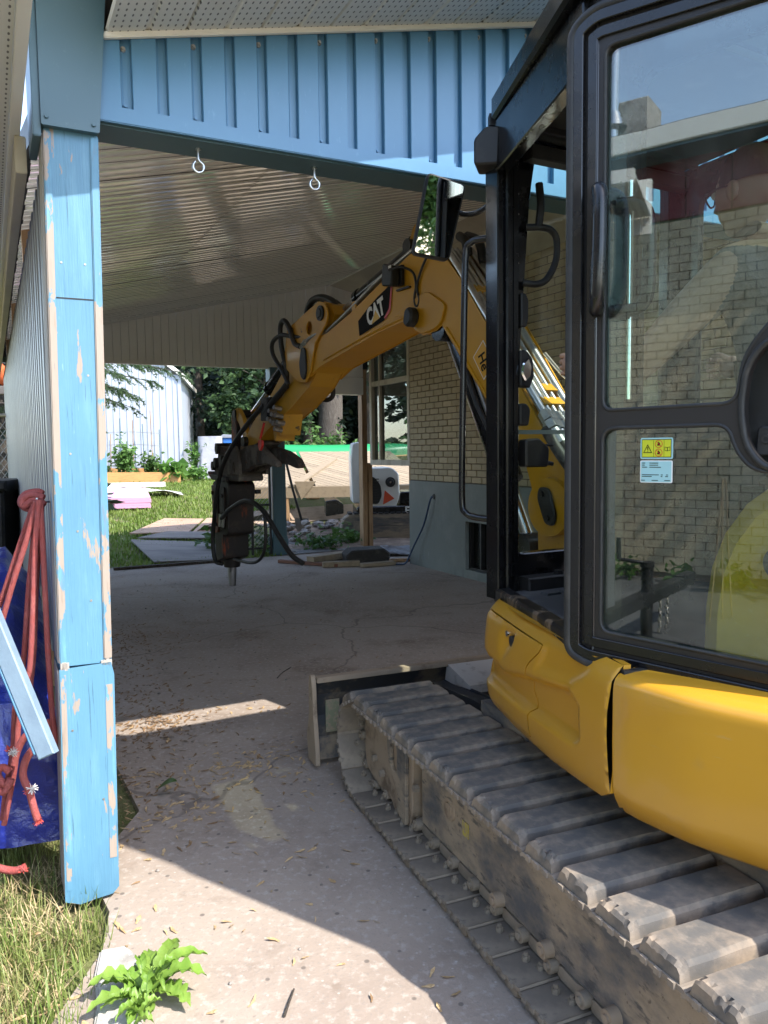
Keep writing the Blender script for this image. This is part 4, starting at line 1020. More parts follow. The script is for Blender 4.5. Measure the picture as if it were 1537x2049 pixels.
b = MB(FW); b.cyl((0.74, 0.045, 1.0), (0.74, 0.045, 0.985), 0.006, None, 8); b.build('grease_nipple', M_STEEL, EX)
# far side, rear wall and pillars
b = MB(FS); b.prism([(0.0, 0.97), (1.25, 0.97), (1.25, 2.6), (0.0, 2.6)], 0.93, 0.96, holes=[rnd([(0.10, 1.45), (0.60, 1.45), (0.60, 2.48), (0.10, 2.48)], 0.05), rnd([(0.68, 1.45), (1.15, 1.45), (1.15, 2.48), (0.68, 2.48)], 0.05)], xf=Matrix.Rotation(R(-90), 4, 'Z')); b.build('far_side_frame', M_BLK, EX)
b = MB(FD); b.prism([(-0.02, 0.97), (0.85, 0.97), (0.85, 2.6), (-0.02, 2.6)], 0.16, 0.19, holes=[rnd([(0.10, 1.40), (0.62, 1.40), (0.62, 2.46), (0.10, 2.46)], 0.05)]); b.build('side_window_frame', M_BLK, EX)
b = MB(FW); b.box((0.775, 0.02, 0.95), (0.84, 0.10, 2.6)); b.build('hinge_pillar', M_BLK, EX)
b = MB(FS); b.prism([(0.35, 0.97), (1.3, 0.97), (1.3, 2.6), (0.35, 2.6)], -1.34, -1.31, holes=[rnd([(0.45, 1.5), (1.2, 1.5), (1.2, 2.575), (0.45, 2.575)], 0.03)]); b.build('rear_wall', M_BLK, EX)
# seat
SX = FM @ Matrix.Translation((-0.24, -0.10, 0))
b = MB(SX)
b.grid(lambda a, c: (-0.24 + 0.48 * a, -0.25 + 0.5 * c, 1.44 + 0.02 * math.cos(a * 6.28) - 0.05 * max(0, abs(a - .5) * 2 - .8) * 5 - 0.03 * c), 10, 8)
b.box((-0.235, -0.245, 1.32), (0.235, 0.245, 1.41), ch=0.02); seat = b.build('seat', M_SEAT, EX)
b = MB(SX); b.prism(rnd([(-0.24, 1.40), (0.24, 1.40), (0.22, 1.98), (-0.22, 1.98)], 0.07), -0.40, -0.27, ch=0.03); b.build('backrest', M_SEAT, seat)
b = MB(SX); b.prism(rnd([(-0.13, 2.03), (0.13, 2.03), (0.125, 2.24), (-0.125, 2.24)], 0.05), -0.40, -0.30, ch=0.03); b.build('headrest', M_SEAT, seat)
b = MB(SX); b.box((-0.26, -0.30, 0.98), (0.26, 0.25, 1.32), ch=0.02); b.build('seat_base', M_INT, seat)
for sx_ in (-0.38, 0.30):
    b = MB(SX); b.box((sx_, -0.28, 1.30), (sx_ + 0.10, 0.28, 1.52), ch=0.02); b.build('side_console', M_INT, EX)
for sx_, oy in ((-0.262, 0.16), (0.35, 0.0)):
    b = MB(SX); b.tube([(sx_, 0.22 + oy, 1.5), (sx_, 0.24 + oy, 1.62), (sx_, 0.26 + oy, 1.68)], 0.012, 8); b.cyl((sx_, 0.26 + oy, 1.66), (sx_, 0.28 + oy, 1.79), 0.022, 0.026, 10); b.build('joystick', M_BLKM, EX)
# travel lever, and the fittings round the windscreen
b = MB(FS); b.tube([(0.42, -0.20, 1.38), (0.37, -0.16, 1.40), (0.325, -0.12, 1.44), (0.305, -0.10, 1.50)], 0.010, 8, mi=1); b.cyl((0.306, -0.10, 1.49), (0.296, -0.09, 1.565), 0.020, 0.028, 12); b.ball((0.296, -0.09, 1.565), 0.028, 12, 6); b.build('travel_lever', [M_BLK, M_BLK], EX)
b = MB(FS); b.prism(rnd([(0.10, 1.43), (0.205, 1.43), (0.21, 1.50), (0.16, 1.535), (0.10, 1.53)], 0.012), -0.07, -0.02, ch=0.006); b.cyl((0.205, -0.05, 1.445), (0.238, -0.05, 1.44), 0.008, None, 8); b.cyl((0.205, -0.05, 1.51), (0.238, -0.05, 1.507), 0.004, None, 6); b.build('glass_catch', M_BLKM, EX)
b = MB(FS); b.prism(rnd([(0.09, 1.58), (0.130, 1.58), (0.138, 1.64), (0.12, 1.66), (0.09, 1.66)], 0.012), -0.05, -0.016, ch=0.005); b.build('latch_block', M_BLKM, EX)
b = MB(FS); b.prism(rnd([(0.09, 1.72), (0.135, 1.715), (0.155, 1.76), (0.148, 1.82), (0.12, 1.85), (0.09, 1.85)], 0.01), -0.05, -0.016, ch=0.005); b.build('lamp_bracket', M_BLKM, EX)
b = MB(FS); b.prism(rnd([(0.106, 1.735), (0.128, 1.755), (0.134, 1.79), (0.118, 1.825), (0.092, 1.80), (0.086, 1.765)], 0.008), -0.064, -0.0505, ch=0.005); b.build('reflector', M_CHROME, EX)
b = MB(FS); b.prism(rnd([(0.095, 1.93), (0.120, 1.93), (0.128, 1.96), (0.128, 2.03), (0.115, 2.05), (0.095, 2.05)], 0.01), -0.05, -0.016, ch=0.005); b.build('rubber_stop', M_BLKM, EX)
b = MB(FS); b.tube([(0.13, -0.03, 2.285), (0.175, -0.06, 2.282), (0.215, -0.065, 2.275), (0.240, -0.065, 2.245), (0.236, -0.065, 2.17), (0.20, -0.06, 2.105), (0.16, -0.05, 2.085), (0.115, -0.03, 2.09)], 0.0125, 10, sub=5); b.tube([(0.165, -0.055, 2.28), (0.175, -0.055, 2.36), (0.18, -0.04, 2.44)], 0.014, 8); b.build('grab_handle', M_BLKM, EX)
# grab rail outside the pillar, lamp, mirror
b = MB(); b.tube([Vector((0.4097, 2.8400, 2.2457)), Vector((0.3566, 2.8700, 2.2491)), Vector((0.3253, 2.8800, 2.2398)), Vector((0.3082, 2.8900, 2.2037)), Vector((0.3018, 2.8900, 2.0044)), Vector((0.2969, 2.8900, 1.7521)), Vector((0.2920, 2.8900, 1.4962)), Vector((0.2910, 2.8900, 1.3019)), Vector((0.3028, 2.8800, 1.2634)), Vector((0.3349, 2.8700, 1.2471)), Vector((0.4045, 2.8400, 1.2396))], 0.0125, 12, sub=5); b.build('grab_rail', M_BLK, EX)
b = MB()
lm = Vector((0.3749, 2.8000, 2.5271))
b.prism(rnd([(-0.04, -0.055), (0.045, -0.06), (0.05, 0.065), (0.0, 0.068), (-0.04, 0.03)], 0.012), -0.05, 0.06, xf=Matrix.Translation(lm) @ Matrix.Rotation(R(-15), 4, 'Z'), ch=0.006)
wl2 = b.build('work_lamp', M_BLKM, EX)
b = MB(); b.tube([Vector((0.3938, 2.8100, 2.5794)), Vector((0.4040, 2.8200, 2.6253)), Vector((0.4249, 2.8200, 2.6486))], 0.014, 8); b.box((-0.03, -0.02, -0.02), (0.03, 0.02, 0.02), xf=Matrix.Translation(Vector((0.4127, 2.8200, 2.6369)))); b.build('lamp_mount', M_BLKM, EX)
mc = Vector((0.2099, 2.9200, 2.3388))
ax = (Vector((0.2755, 2.9200, 2.3273)) - Vector((0.1444, 2.9200, 2.3520))).normalized()
view = (Vector((0, 0, 1.5)) - mc).normalized()
tgt = Vector((0.312, -1.0, 0.04)).normalized()
nrm = (view + tgt).normalized()
ex = (ax - nrm * ax.dot(nrm)).normalized(); ez = nrm.cross(ex); ez = ez if ez.z > 0 else -ez
MX = Matrix((( ex.x, -nrm.x, ez.x, mc.x), (ex.y, -nrm.y, ez.y, mc.y), (ex.z, -nrm.z, ez.z, mc.z), (0, 0, 0, 1)))
mo = rnd([(-0.072, -0.140), (0.070, -0.140), (0.082, 0.135), (-0.066, 0.150)], 0.022, 4)
b = MB(MX); b.prism(mo, -0.004, 0.05, ch=0.012); mir_ = b.build('wing_mirror', M_BLKM, EX)
b = MB(MX); b.prism(offs(mo, 0.008), -0.0065, -0.0045); b.build('mirror_pane', M_MIRROR, mir_)
b = MB(); b.tube([Vector((0.2822, 2.9500, 2.3698)), Vector((0.3105, 2.9400, 2.3576)), Vector((0.3425, 2.9000, 2.3490)), Vector((0.3700, 2.8600, 2.3525)), Vector((0.3944, 2.8300, 2.3655))], 0.0095, 10); b.cyl(Vector((0.3944, 2.8300, 2.3604)), Vector((0.3979, 2.8300, 2.3912)), 0.014, None, 10); b.build('mirror_arm', M_BLK, EX)

# ---- open door ----------------------------------------------------
DO = rnd([(0.0, 0.965), (0.0, 2.535), (0.06, 2.562), (0.66, 2.505), (0.66, 0.925), (0.05, 0.945)], [0.05, 0.06, 0.04, 0.03, 0.03, 0.05], 5)
HU = rnd([(0.084, 1.592), (0.083, 2.474), (0.58, 2.438), (0.58, 1.86), (0.474, 1.765), (0.424, 1.700), (0.408, 1.595)], [0.028, 0.028, 0.03, 0.03, 0.05, 0.05, 0.03], 5)
HL = rnd([(0.083, 1.546), (0.392, 1.546), (0.412, 1.485), (0.450, 1.443), (0.58, 1.432), (0.58, 1.010), (0.083, 1.026)], [0.035, 0.03, 0.05, 0.05, 0.03, 0.03, 0.028], 5)
HP = rnd([(0.474, 1.725), (0.434, 1.672), (0.424, 1.58), (0.436, 1.500), (0.474, 1.452), (0.60, 1.44), (0.60, 1.74)], 0.03, 5)
b = MB(FD); b.prism(DO, 0.0, 0.035, holes=[HU, HL, HP], ch=0.003); door = b.build('cab_door', M_CHAR, EX)
def inset(p, d):
    a = sum(p[i][0] * p[(i + 1) % len(p)][1] - p[(i + 1) % len(p)][0] * p[i][1] for i in range(len(p)))
    return offs(p if a > 0 else p[::-1], d)
def ring(name, outer, d0, d1, y0, y1, m, parent):
    b = MB(FD); b.prism(inset(outer, d0), y0, y1, holes=[inset(outer, d1)], ch=0.002); return b.build(name, m, parent)
ring('door_border', DO, 0.003, 0.030, -0.016, -0.0005, M_BLK, door)
ring('door_border', DO, 0.038, 0.064, -0.007, -0.0005, M_BLK, door)
b = MB(FD); b.tube([(x, -0.006, z) for x, z in inset(DO, -0.006)], 0.013, 10, sub=1, closed=True); b.build('rubber_seal', M_RUB, door)
for h_ in (HU, HL):
    b = MB(FD); b.tube([(x, 0.002, z) for x, z in inset(h_, -0.001)], 0.005, 8, sub=1, closed=True); b.build('glass_gasket', M_RUB, door)
    b = MB(FD); b.prism(inset(h_, -0.004), 0.012, 0.017); b.build('door_glass', G_DOOR, door)
b = MB(FD); b.tube([(x, 0.0, z) for x, z in inset(HP, -0.004)], 0.008, 8, sub=1, closed=True); b.build('pocket_gasket', M_RUB, door)
b = MB(FD); b.prism(inset(HP, -0.006), 0.05, 0.055); b.build('latch_pocket', M_INT, door)
b = MB(FD); b.prism(rnd([(0.442, 1.475), (0.490, 1.475), (0.490, 1.535), (0.447, 1.545)], 0.015), 0.03, 0.05, ch=0.004); b.cyl((0.466, 0.03, 1.513), (0.466, 0.026, 1.513), 0.011, 0.010, 14); b.cyl((0.466, 0.026, 1.513), (0.466, 0.0255, 1.513), 0.005, None, 8, mi=1); b.build('latch_plate', [M_INT, M_DARK], door)
b = MB(FD); b.box((0.10, -0.012, 0.921), (0.315, 0.012, 0.940), ch=0.004); b.build('sill_seal', M_RUB, door); b = MB(FD); b.box((0.32, -0.008, 0.909), (0.66, 0.018, 0.929), ch=0.004); b.build('sill_strip', M_WORN, door)
b = MB(FD); b.tube([(0.072, 0.0, 2.118), (0.080, -0.022, 2.130), (0.093, -0.040, 2.105), (0.095, -0.044, 2.0), (0.092, -0.044, 1.93), (0.086, -0.038, 1.868), (0.074, -0.018, 1.842), (0.068, 0.0, 1.85)], 0.0185, 14, sub=5); b.build('door_handle', M_BLK, door)
b = MB(FD); b.tube([(0.10, 0.03, 2.10), (0.145, 0.05, 2.095), (0.172, 0.055, 2.06), (0.175, 0.055, 1.95), (0.170, 0.055, 1.87), (0.145, 0.05, 1.842), (0.098, 0.03, 1.840)], 0.017, 12, sub=5); b.build('inner_handle', M_BLK, door)
b = MB(FD); b.cyl((0.118, 0.065, 2.16), (0.118, 0.065, 1.62), 0.010, None, 12); b.build('door_rod', M_CHROME, door)
# stickers on the lower pane
def sticker(x0, z0, x1, z1, m, y=0.0105): 
    b = MB(FD); b.prism(rnd([(x0, z0), (x1, z0), (x1, z1), (x0, z1)], 0.004, 3), y, 0.0118); return b
st = sticker(0.181, 1.4695, 0.2625, 1.5205, M_DECALW).build('warning_sticker', M_DECALB, door)
y_ = 0.0100
def patch(pts, m, y, nm, par, holes=()):
    b = MB(FD); b.prism(pts, y, y + 0.0004, holes=holes); return b.build(nm, m, par)
patch([(0.1845, 1.473), (0.259, 1.473), (0.259, 1.517), (0.1845, 1.517)], M_DECALK, 0.0099, 'sticker_border', st)
for x0, x1 in ((0.186, 0.2145), (0.2155, 0.2405), (0.2415, 0.2578)):
    patch([(x0, 1.4745), (x1, 1.4745), (x1, 1.5155), (x0, 1.5155)], M_DECALG, 0.0093, 'sticker_field', st)
patch([(0.189, 1.484), (0.2115, 1.484), (0.2003, 1.505)], M_DECALK, 0.0088, 'warning_triangle', st, holes=[[(0.1915, 1.4855), (0.209, 1.4855), (0.2003, 1.5020)]])
patch([(0.1996, 1.4905), (0.2011, 1.4905), (0.2016, 1.498), (0.1991, 1.498)], M_DECALK, 0.0088, 'exclamation_mark', st); patch(circ(0.2003, 1.4882, 0.0011, 8), M_DECALK, 0.0088, 'exclamation_mark', st)
for zc in (1.5055, 1.4845):
    patch(circ(0.228, zc, 0.0095, 20), M_DECALR, 0.0088, 'prohibition_ring', st, holes=[circ(0.228, zc, 0.0082, 20)])
    patch([(0.2215, zc + 0.006), (0.2225, zc + 0.007), (0.2345, zc - 0.006), (0.2335, zc - 0.007)], M_DECALR, 0.0086, 'prohibition_bar', st)
    patch([(0.224, zc - 0.004), (0.232, zc - 0.004), (0.231, zc + 0.001), (0.228, zc + 0.006), (0.2255, zc + 0.001)], M_DECALK, 0.0088, 'pictogram', st)
for s_ in (-1, 1):
    patch([(0.2497, 1.488), (0.2497 + s_ * 0.0066, 1.4895), (0.2497 + s_ * 0.0066, 1.4985), (0.2497, 1.497)], M_DECALK, 0.0088, 'manual_pictogram', st, holes=[[(0.2497 + s_ * 0.0007, 1.489), (0.2497 + s_ * 0.0059, 1.4903), (0.2497 + s_ * 0.0059, 1.4975), (0.2497 + s_ * 0.0007, 1.4962)]])
st2 = sticker(0.1808, 1.4115, 0.2620, 1.4655, M_DECALB).build('data_sticker', M_DECALW, door)
patch(rnd([(0.183, 1.4135), (0.2598, 1.4135), (0.2598, 1.4635), (0.183, 1.4635)], 0.003, 2), M_DECALB, 0.0099, 'sticker_border', st2)
for (x0, x1, z) in ((0.186, 0.194, 1.4585), (0.205, 0.227, 1.4585), (0.186, 0.193, 1.4535), (0.205, 0.227, 1.4535), (0.186, 0.199, 1.4485), (0.205, 0.234, 1.4485), (0.186, 0.229, 1.430), (0.234, 0.239, 1.430), (0.247, 0.252, 1.430), (0.186, 0.211, 1.426), (0.234, 0.238, 1.426), (0.245, 0.252, 1.426), (0.184, 0.194, 1.4165), (0.211, 0.227, 1.4165), (0.243, 0.257, 1.4165)):
    patch([(x0, z), (x1, z), (x1, z + 0.0016), (x0, z + 0.0016)], M_DECALK, 0.0093, 'printed_line', st2)
# rounded hood behind the open door, with the door buffer
hp = [(0.300, 0.93), (0.302, 1.10), (0.315, 1.20), (0.345, 1.285), (0.395, 1.36), (0.47, 1.42), (0.56, 1.445), (0.8, 1.445), (0.8, 0.93)]
b = MB(FD); b.prism(hp, 0.085, 0.20, ch=0.045); b.build('hood', mat('hood_yellow', (0.66, 0.38, 0.02), 0.4, layers=[((0.5, 0.27, 0.015), 3, 0.4, 0.7, None, None, 0.5), ((0.7, 0.55, 0.2), 60, 0.6, 0.75, None, None, 0.4)]), EX, bevel=0.0)
b = MB(FD); b.cyl((0.500, 0.085, 1.235), (0.500, 0.045, 1.235), 0.045, 0.040, 18); b.build('door_buffer', M_RUB, EX)
# ================================================================ boom, arm and breaker
TOP = [(2.62, 2.235), (2.50, 2.262), (2.151, 2.275), (1.838, 2.355), (1.469, 2.470), (1.15, 2.572), (1.02, 2.580), (0.861, 2.521), (0.785, 2.458), (0.661, 2.327), (0.464, 2.079), (0.27, 1.825), (0.10, 1.60), (-0.06, 1.40), (-0.15, 1.25)]
LOW = [(-0.12, 1.16), (0.0, 1.13), (0.10, 1.18), (0.14, 1.30), (0.20, 1.46), (0.295, 1.556), (0.48, 1.748), (0.672, 1.964), (0.845, 2.157), (0.90, 2.135), (1.02, 2.125), (1.10, 2.165), (1.16, 2.235), (1.476, 2.206), (1.845, 2.150), (2.29, 2.075), (2.46, 2.015), (2.58, 2.02), (2.66, 2.11)]
b = MB(FB); b.prism(TOP[::-1] + LOW[::-1], -0.27, 0.0); boom = b.build('boom', M_BOOM, EX, bevel=0.006)
# gusset plates standing proud at the knee and welded rims
b = MB(FB); b.prism(rnd([(1.30, 2.262), (1.17, 2.238), (1.10, 2.168), (1.02, 2.127), (0.90, 2.137), (0.835, 2.165), (0.80, 2.25), (0.96, 2.345), (1.03, 2.34)], 0.03, 3), 0.002, 0.014, ch=0.003); b.build('knee_plate', M_BOOM, boom)
b = MB(FB); b.prism(rnd([(1.12, 2.19), (1.10, 2.27), (1.05, 2.275), (1.025, 2.235), (1.04, 2.185), (1.08, 2.165)], 0.02, 3), 0.014, 0.075, ch=0.012); b.build('pin_cap', M_BLKM, boom)
b = MB(FB)
for i in range(4, len(LOW) - 8):
    pass
b.tube([(0.21, 0.004, 1.475), (0.48, 0.004, 1.765), (0.66, 0.004, 1.97), (0.80, 0.004, 2.13)], 0.006, 6); b.tube([(1.2, 0.003, 2.245), (1.7, 0.003, 2.187), (2.2, 0.003, 2.11)], 0.006, 6); b.build('weld_bead', M_BOOM, boom)
# foot: round boss with bolted oval cap, and the swing post
b = MB(FB); b.cyl((0.02, 0.0, 1.235), (0.02, 0.025, 1.235), 0.135, 0.13, 28); b.build('foot_boss', M_BOOM, boom)
b = MB(FB); b.prism(rnd([(0.075, 1.275), (0.065, 1.325), (0.0, 1.325), (-0.045, 1.20), (-0.03, 1.155), (0.025, 1.16)], 0.035, 4), 0.026, 0.045, ch=0.006); cap = b.build('pin_retainer', M_RUB, boom)
for (x, z) in ((0.035, 1.295), (0.0, 1.19)):
    b = MB(FB); b.cyl((x, 0.045, z), (x, 0.056, z), 0.014, 0.013, 6, smooth=False); b.build('bolt', M_BLKM, cap)
b = MB(FB); b.prism(rnd([(0.135, 1.22), (0.12, 0.62), (-0.30, 0.60), (-0.32, 1.10), (-0.10, 1.16), (0.03, 1.14)], 0.03), -0.33, -0.01, ch=0.012); b.build('swing_post', M_YELW, EX)
# boom cylinder under the knee
pa = Vector((0.90, -0.135, 2.135)); pb = Vector((0.30, -0.135, 1.02)); d_ = (pb - pa).normalized()
b = MB(FB); b.cyl(pa - d_ * 0.02, pa + d_ * 0.88, 0.066, None, 20); b.cyl(pa + d_ * 0.86, pa + d_ * 0.91, 0.075, None, 20); cyl_ = b.build('boom_cylinder', M_BLK, EX)
b = MB(FB); b.cyl(pa + d_ * 0.9, pb, 0.034, None, 14); b.build('cylinder_rod', M_CHROME, cyl_)
for e0, e1, ex_, er in ((-0.21, -0.06, pb, 0.07), (-0.26, -0.01, pa, 0.06)):
    b = MB(FB); b.cyl((ex_.x, e0, ex_.z), (ex_.x, e1, ex_.z), er, None, 16); b.build('cylinder_eye', M_BLK, cyl_)
b = MB(FB); b.tube([pa + d_ * 0.05 + Vector((-0.085, 0.05, 0.02)), pa + d_ * 0.35 + Vector((-0.08, 0.05, 0.02)), pa + d_ * 0.80 + Vector((-0.075, 0.05, 0.02))], 0.017, 10); b.build('cylinder_pipe', M_STEEL, cyl_)
b = MB(FB); b.prism([(0.40, 1.62), (0.30, 1.42), (0.10, 1.2), (0.02, 1.3), (0.2, 1.56)], -0.26, -0.22); b.build('hose_shroud', M_BLKM, EX)
b = MB(FB); b.tube([(0.64, 0.0, 1.90), (0.55, 0.012, 1.74), (0.45, 0.015, 1.60), (0.36, 0.012, 1.45)], 0.013, 8); b.build('hydraulic_hose', M_HOSE, EX)
# knee ear with arm cylinder
for y in (-0.19, -0.09):
    b = MB(FB); b.prism(rnd([(1.30, 2.50), (1.285, 2.66), (1.225, 2.765), (1.175, 2.775), (1.135, 2.73), (1.09, 2.55)], 0.03, 4), y - 0.012, y + 0.012, holes=[circ(1.192, 2.725, 0.022, 14)], ch=0.003); b.build('lifting_ear', M_YEL, boom)
b = MB(FB); b.cyl((1.255, -0.23, 2.655), (1.255, -0.05, 2.655), 0.042, None, 16); b.build('cylinder_pin', M_BLKM, boom)
pa = Vector((1.255, -0.14, 2.655)); pb = Vector((2.19, -0.14, 2.432)); d_ = (pb - pa).normalized()
b = MB(FB); b.cyl(pa + d_ * 0.03, pa + d_ * 0.70, 0.05, None, 18); b.cyl(pa + d_ * 0.69, pa + d_ * 0.73, 0.058, None, 18); ac = b.build('arm_cylinder', M_BLK, EX)
b = MB(FB); b.cyl(pa + d_ * 0.72, pb, 0.028, None, 14); b.build('cylinder_rod', M_STEEL, ac)
for e0, e1, ex_, er in ((-0.20, -0.06, pb, 0.05), (-0.20, -0.08, pa, 0.06)):
    b = MB(FB); b.cyl((ex_.x, e0, ex_.z), (ex_.x, e1, ex_.z), er, None, 16); b.build('cylinder_eye', M_BLK, ac)
# pipes along the top of the boom
for k_, (y, dz) in enumerate(((-0.02, 0.0), (-0.055, 0.012))):
    b = MB(FB); b.tube([(1.05, y, 2.622 + dz), (1.47, y, 2.520 + dz), (1.837, y, 2.400 + dz), (2.10, y, 2.320 + dz), (2.20, y, 2.29 + dz), (2.26, y + 0.02, 2.296 + dz), (2.40, y + 0.03, 2.272 + dz), (2.50, y + 0.03, 2.240 + dz)], 0.0165, 10, sub=4); b.build('oil_pipe', M_STEEL, boom)
    b = MB(FB); b.cyl((2.44, y + 0.03, 2.262 + dz), (2.475, y + 0.03, 2.250 + dz), 0.024, None, 6, smooth=False); b.cyl((2.49, y + 0.03, 2.245 + dz), (2.53, y + 0.03, 2.232 + dz), 0.021, None, 6, smooth=False); b.build('pipe_nut', M_ZINC, boom)
for x, z in ((1.35, 2.545), (1.80, 2.412)):
    b = MB(FB); b.box((x - 0.025, -0.08, z - 0.04), (x + 0.025, -0.005, z + 0.02), ch=0.004); b.build('pipe_clamp', M_YEL, boom)
# pipes and hoses down the back of the boom to the foot
def back(t, y, off):   # along the upper edge from the knee (t=0) to the foot (t=1)
    x = 0.84 - 0.90 * t; z = 2.52 - 1.10 * t
    return (x - 0.775 * off * -1 * -1 if False else x - 0.775 * off, y, z + 0.632 * off)
for y, r_, o_ in ((-0.02, 0.018, 0.030), (-0.062, 0.013, 0.025), (-0.098, 0.013, 0.025), (-0.140, 0.013, 0.025), (-0.19, 0.021, 0.032)):
    b = MB(FB); b.tube([back(-0.02, y, o_ - 0.01), back(0.10, y, o_), back(0.4, y, o_), back(0.66, y, o_), back(0.80, y, o_)], r_, 10, sub=3); b.build('oil_pipe', M_ZINC, boom)
    b = MB(FB); b.cyl(back(0.80, y, o_), back(0.835, y, o_), r_ * 1.65, None, 6, smooth=False); b.cyl(back(0.84, y, o_), back(0.87, y, o_), r_ * 1.9, None, 6, smooth=False); b.cyl(back(0.875, y, o_), back(0.93, y, o_), r_ * 1.5, r_ * 1.6, 10); b.build('hose_fitting', M_ZINC, boom)
    b = MB(FB); b.tube([back(0.92, y, o_), back(1.0, y, o_ + 0.01), back(1.12, y, o_ + 0.05), (-0.30, y, 1.30), (-0.5, y - 0.03, 1.16)], r_ * 1.45, 10, sub=4); b.build('hydraulic_hose', M_HOSE, EX)
for t in (0.22, 0.70, 0.76):
    p = back(t, -0.1, 0.02); 
    b = MB(FB); X = Matrix.Translation(Vector(p)) @ Matrix.Rotation(math.atan2(1.10, 0.90), 4, 'Y')
    b.box((-0.022, -0.08 if t != 0.70 else -0.115, -0.02), (0.022, 0.06 if t != 0.70 else 0.0, 0.032), xf=X, ch=0.004); b.build('pipe_clamp', M_YEL, boom)
b = MB(FB); X = Matrix.Translation(Vector(back(0.88, -0.12, 0.05))) @ Matrix.Rotation(math.atan2(1.10, 0.90), 4, 'Y'); b.box((-0.19, -0.012, -0.01), (0.15, 0.012, 0.012), xf=X, ch=0.003); b.build('hose_bracket', M_ZINC, boom)
b = MB(FB); b.tube([back(0.55, -0.215, 0.06), back(0.64, -0.22, 0.075), back(0.74, -0.225, 0.10), back(0.85, -0.225, 0.10)], 0.010, 8); b.build('hydraulic_hose', M_STEEL, boom)
b = MB(FB); b.tube([back(0.86, 0.004, 0.012), back(0.95, 0.012, 0.02), back(1.05, 0.012, 0.035), back(1.2, -0.01, 0.06)], 0.026, 10); b.build('hydraulic_hose', M_HOSE, EX)
b = MB(FB); b.tube([back(0.05, -0.1, 0.06), back(0.0, -0.1, 0.09), back(-0.06, -0.12, 0.06)], 0.024, 10); b.tube([back(0.08, -0.18, 0.06), back(0.0, -0.18, 0.10), back(-0.08, -0.19, 0.05)], 0.024, 10); b.build('hydraulic_hose', M_HOSE, EX)
# boom lamp with its cable
b = MB(FB); b.prism(rnd([(1.32, 2.43), (1.21, 2.41), (1.20, 2.52), (1.305, 2.555)], 0.02, 4), 0.03, 0.085, ch=0.008); la = b.build('boom_lamp', M_BLKM, EX)
b = MB(FB); b.box((1.19, 0.005, 2.42), (1.25, 0.03, 2.53), ch=0.004); b.box((1.13, 0.004, 2.395), (1.26, 0.02, 2.405)); b.build('lamp_bracket', M_BLKM, la)
b = MB(FB); b.box((1.205, 0.0855, 2.51), (1.235, 0.0865, 2.525)); b.build('lamp_sticker', M_DECALW, la)
b = MB(FB); b.tube([(1.23, 0.086, 2.50), (1.15, 0.06, 2.505), (1.09, 0.02, 2.47), (1.07, 0.012, 2.40), (1.085, 0.012, 2.335), (1.075, 0.014, 2.29), (1.05, 0.014, 2.285), (1.04, 0.012, 2.32), (1.06, 0.012, 2.38), (1.03, 0.012, 2.45), (0.97, 0.012, 2.52), (0.93, 0.0, 2.57)], 0.007, 6, sub=5); b.build('lamp_cable', M_HOSE, la)
# maker's decal on the boom flank and the hire sticker
def bd(pts, m, y, nm, par):
    b = MB(FB); b.prism(pts, y, y + 0.0008); return b.build(nm, m, par)
dc = bd([(1.725, 2.298), (1.712, 2.205), (1.42, 2.257), (1.345, 2.305), (1.322, 2.459), (1.49, 2.405), (1.60, 2.36)], M_DECALK, 0.004, 'maker_decal', boom)
bd([(1.40, 2.262), (1.345, 2.303), (1.318, 2.460), (1.336, 2.454), (1.362, 2.318), (1.418, 2.273)], M_DECALR, 0.005, 'red_stripe', dc)
TX = FB @ Matrix.Translation((1.515, 0.006, 2.318)) @ Matrix(((-1, 0, 0, 0), (0, 0, 1, 0), (0, 1, 0, 0), (0, 0, 0, 1))) @ Matrix.Rotation(R(15.5), 4, 'Z')
text_mesh('CAT', 0.142, TX, 'letter', M_DECALW, dc, bold=0.006, sx=0.72)
bd([(1.555, 2.255), (1.462, 2.279), (1.512, 2.330)], M_DECALY, 0.0075, 'triangle', dc)
ds = bd([(0.500, 2.030), (0.580, 1.955), (0.495, 1.835), (0.415, 1.91)], M_DECALW, 0.002, 'hire_sticker', boom)
bd([(0.500, 2.024), (0.574, 1.954), (0.495, 1.842), (0.421, 1.911)], mat('sticker_orange', (0.72, 0.36, 0.02), 0.4), 0.003, 'sticker_face', ds)
TX = FB @ Matrix.Translation((0.500, 0.005, 1.925)) @ Matrix(((-1, 0, 0, 0), (0, 0, 1, 0), (0, 1, 0, 0), (0, 0, 0, 1))) @ Matrix.Rotation(R(-68), 4, 'Z')
text_mesh('He', 0.075, TX, 'letter', M_DECALK, ds, bold=0.001)
# ---- arm -----------------------------------------------------------
ST = [(2.235, 2.50), (2.150, 2.470), (2.105, 2.40), (2.15, 2.33), (2.25, 2.22), (2.385, 2.043), (2.508, 1.955), (2.813, 1.825), (3.018, 1.763), (3.268, 1.675), (3.45, 1.585), (3.70, 1.53), (3.745, 1.585), (3.66, 1.665), (3.56, 1.735), (3.308, 1.856), (3.07, 2.006), (2.90, 2.12), (2.835, 2.235), (2.756, 2.382), (2.661, 2.405)]
b = MB(FB); b.prism(ST, -0.24, -0.03); arm = b.build('arm', M_YELW, EX, bevel=0.006)
for y0, y1 in ((0.003, 0.018),):
    b = MB(FB); b.prism(rnd([(2.24, 2.505), (2.145, 2.475), (2.10, 2.40), (2.13, 2.34), (2.30, 2.23), (2.38, 2.05), (2.46, 1.98), (2.58, 1.99), (2.78, 2.10), (2.80, 2.22), (2.755, 2.385), (2.66, 2.41)], 0.02, 3), y0, y1, holes=[circ(2.385, 2.345, 0.045, 16, 1, 1)], ch=0.004); b.build('arm_cheek', M_YELW, arm)
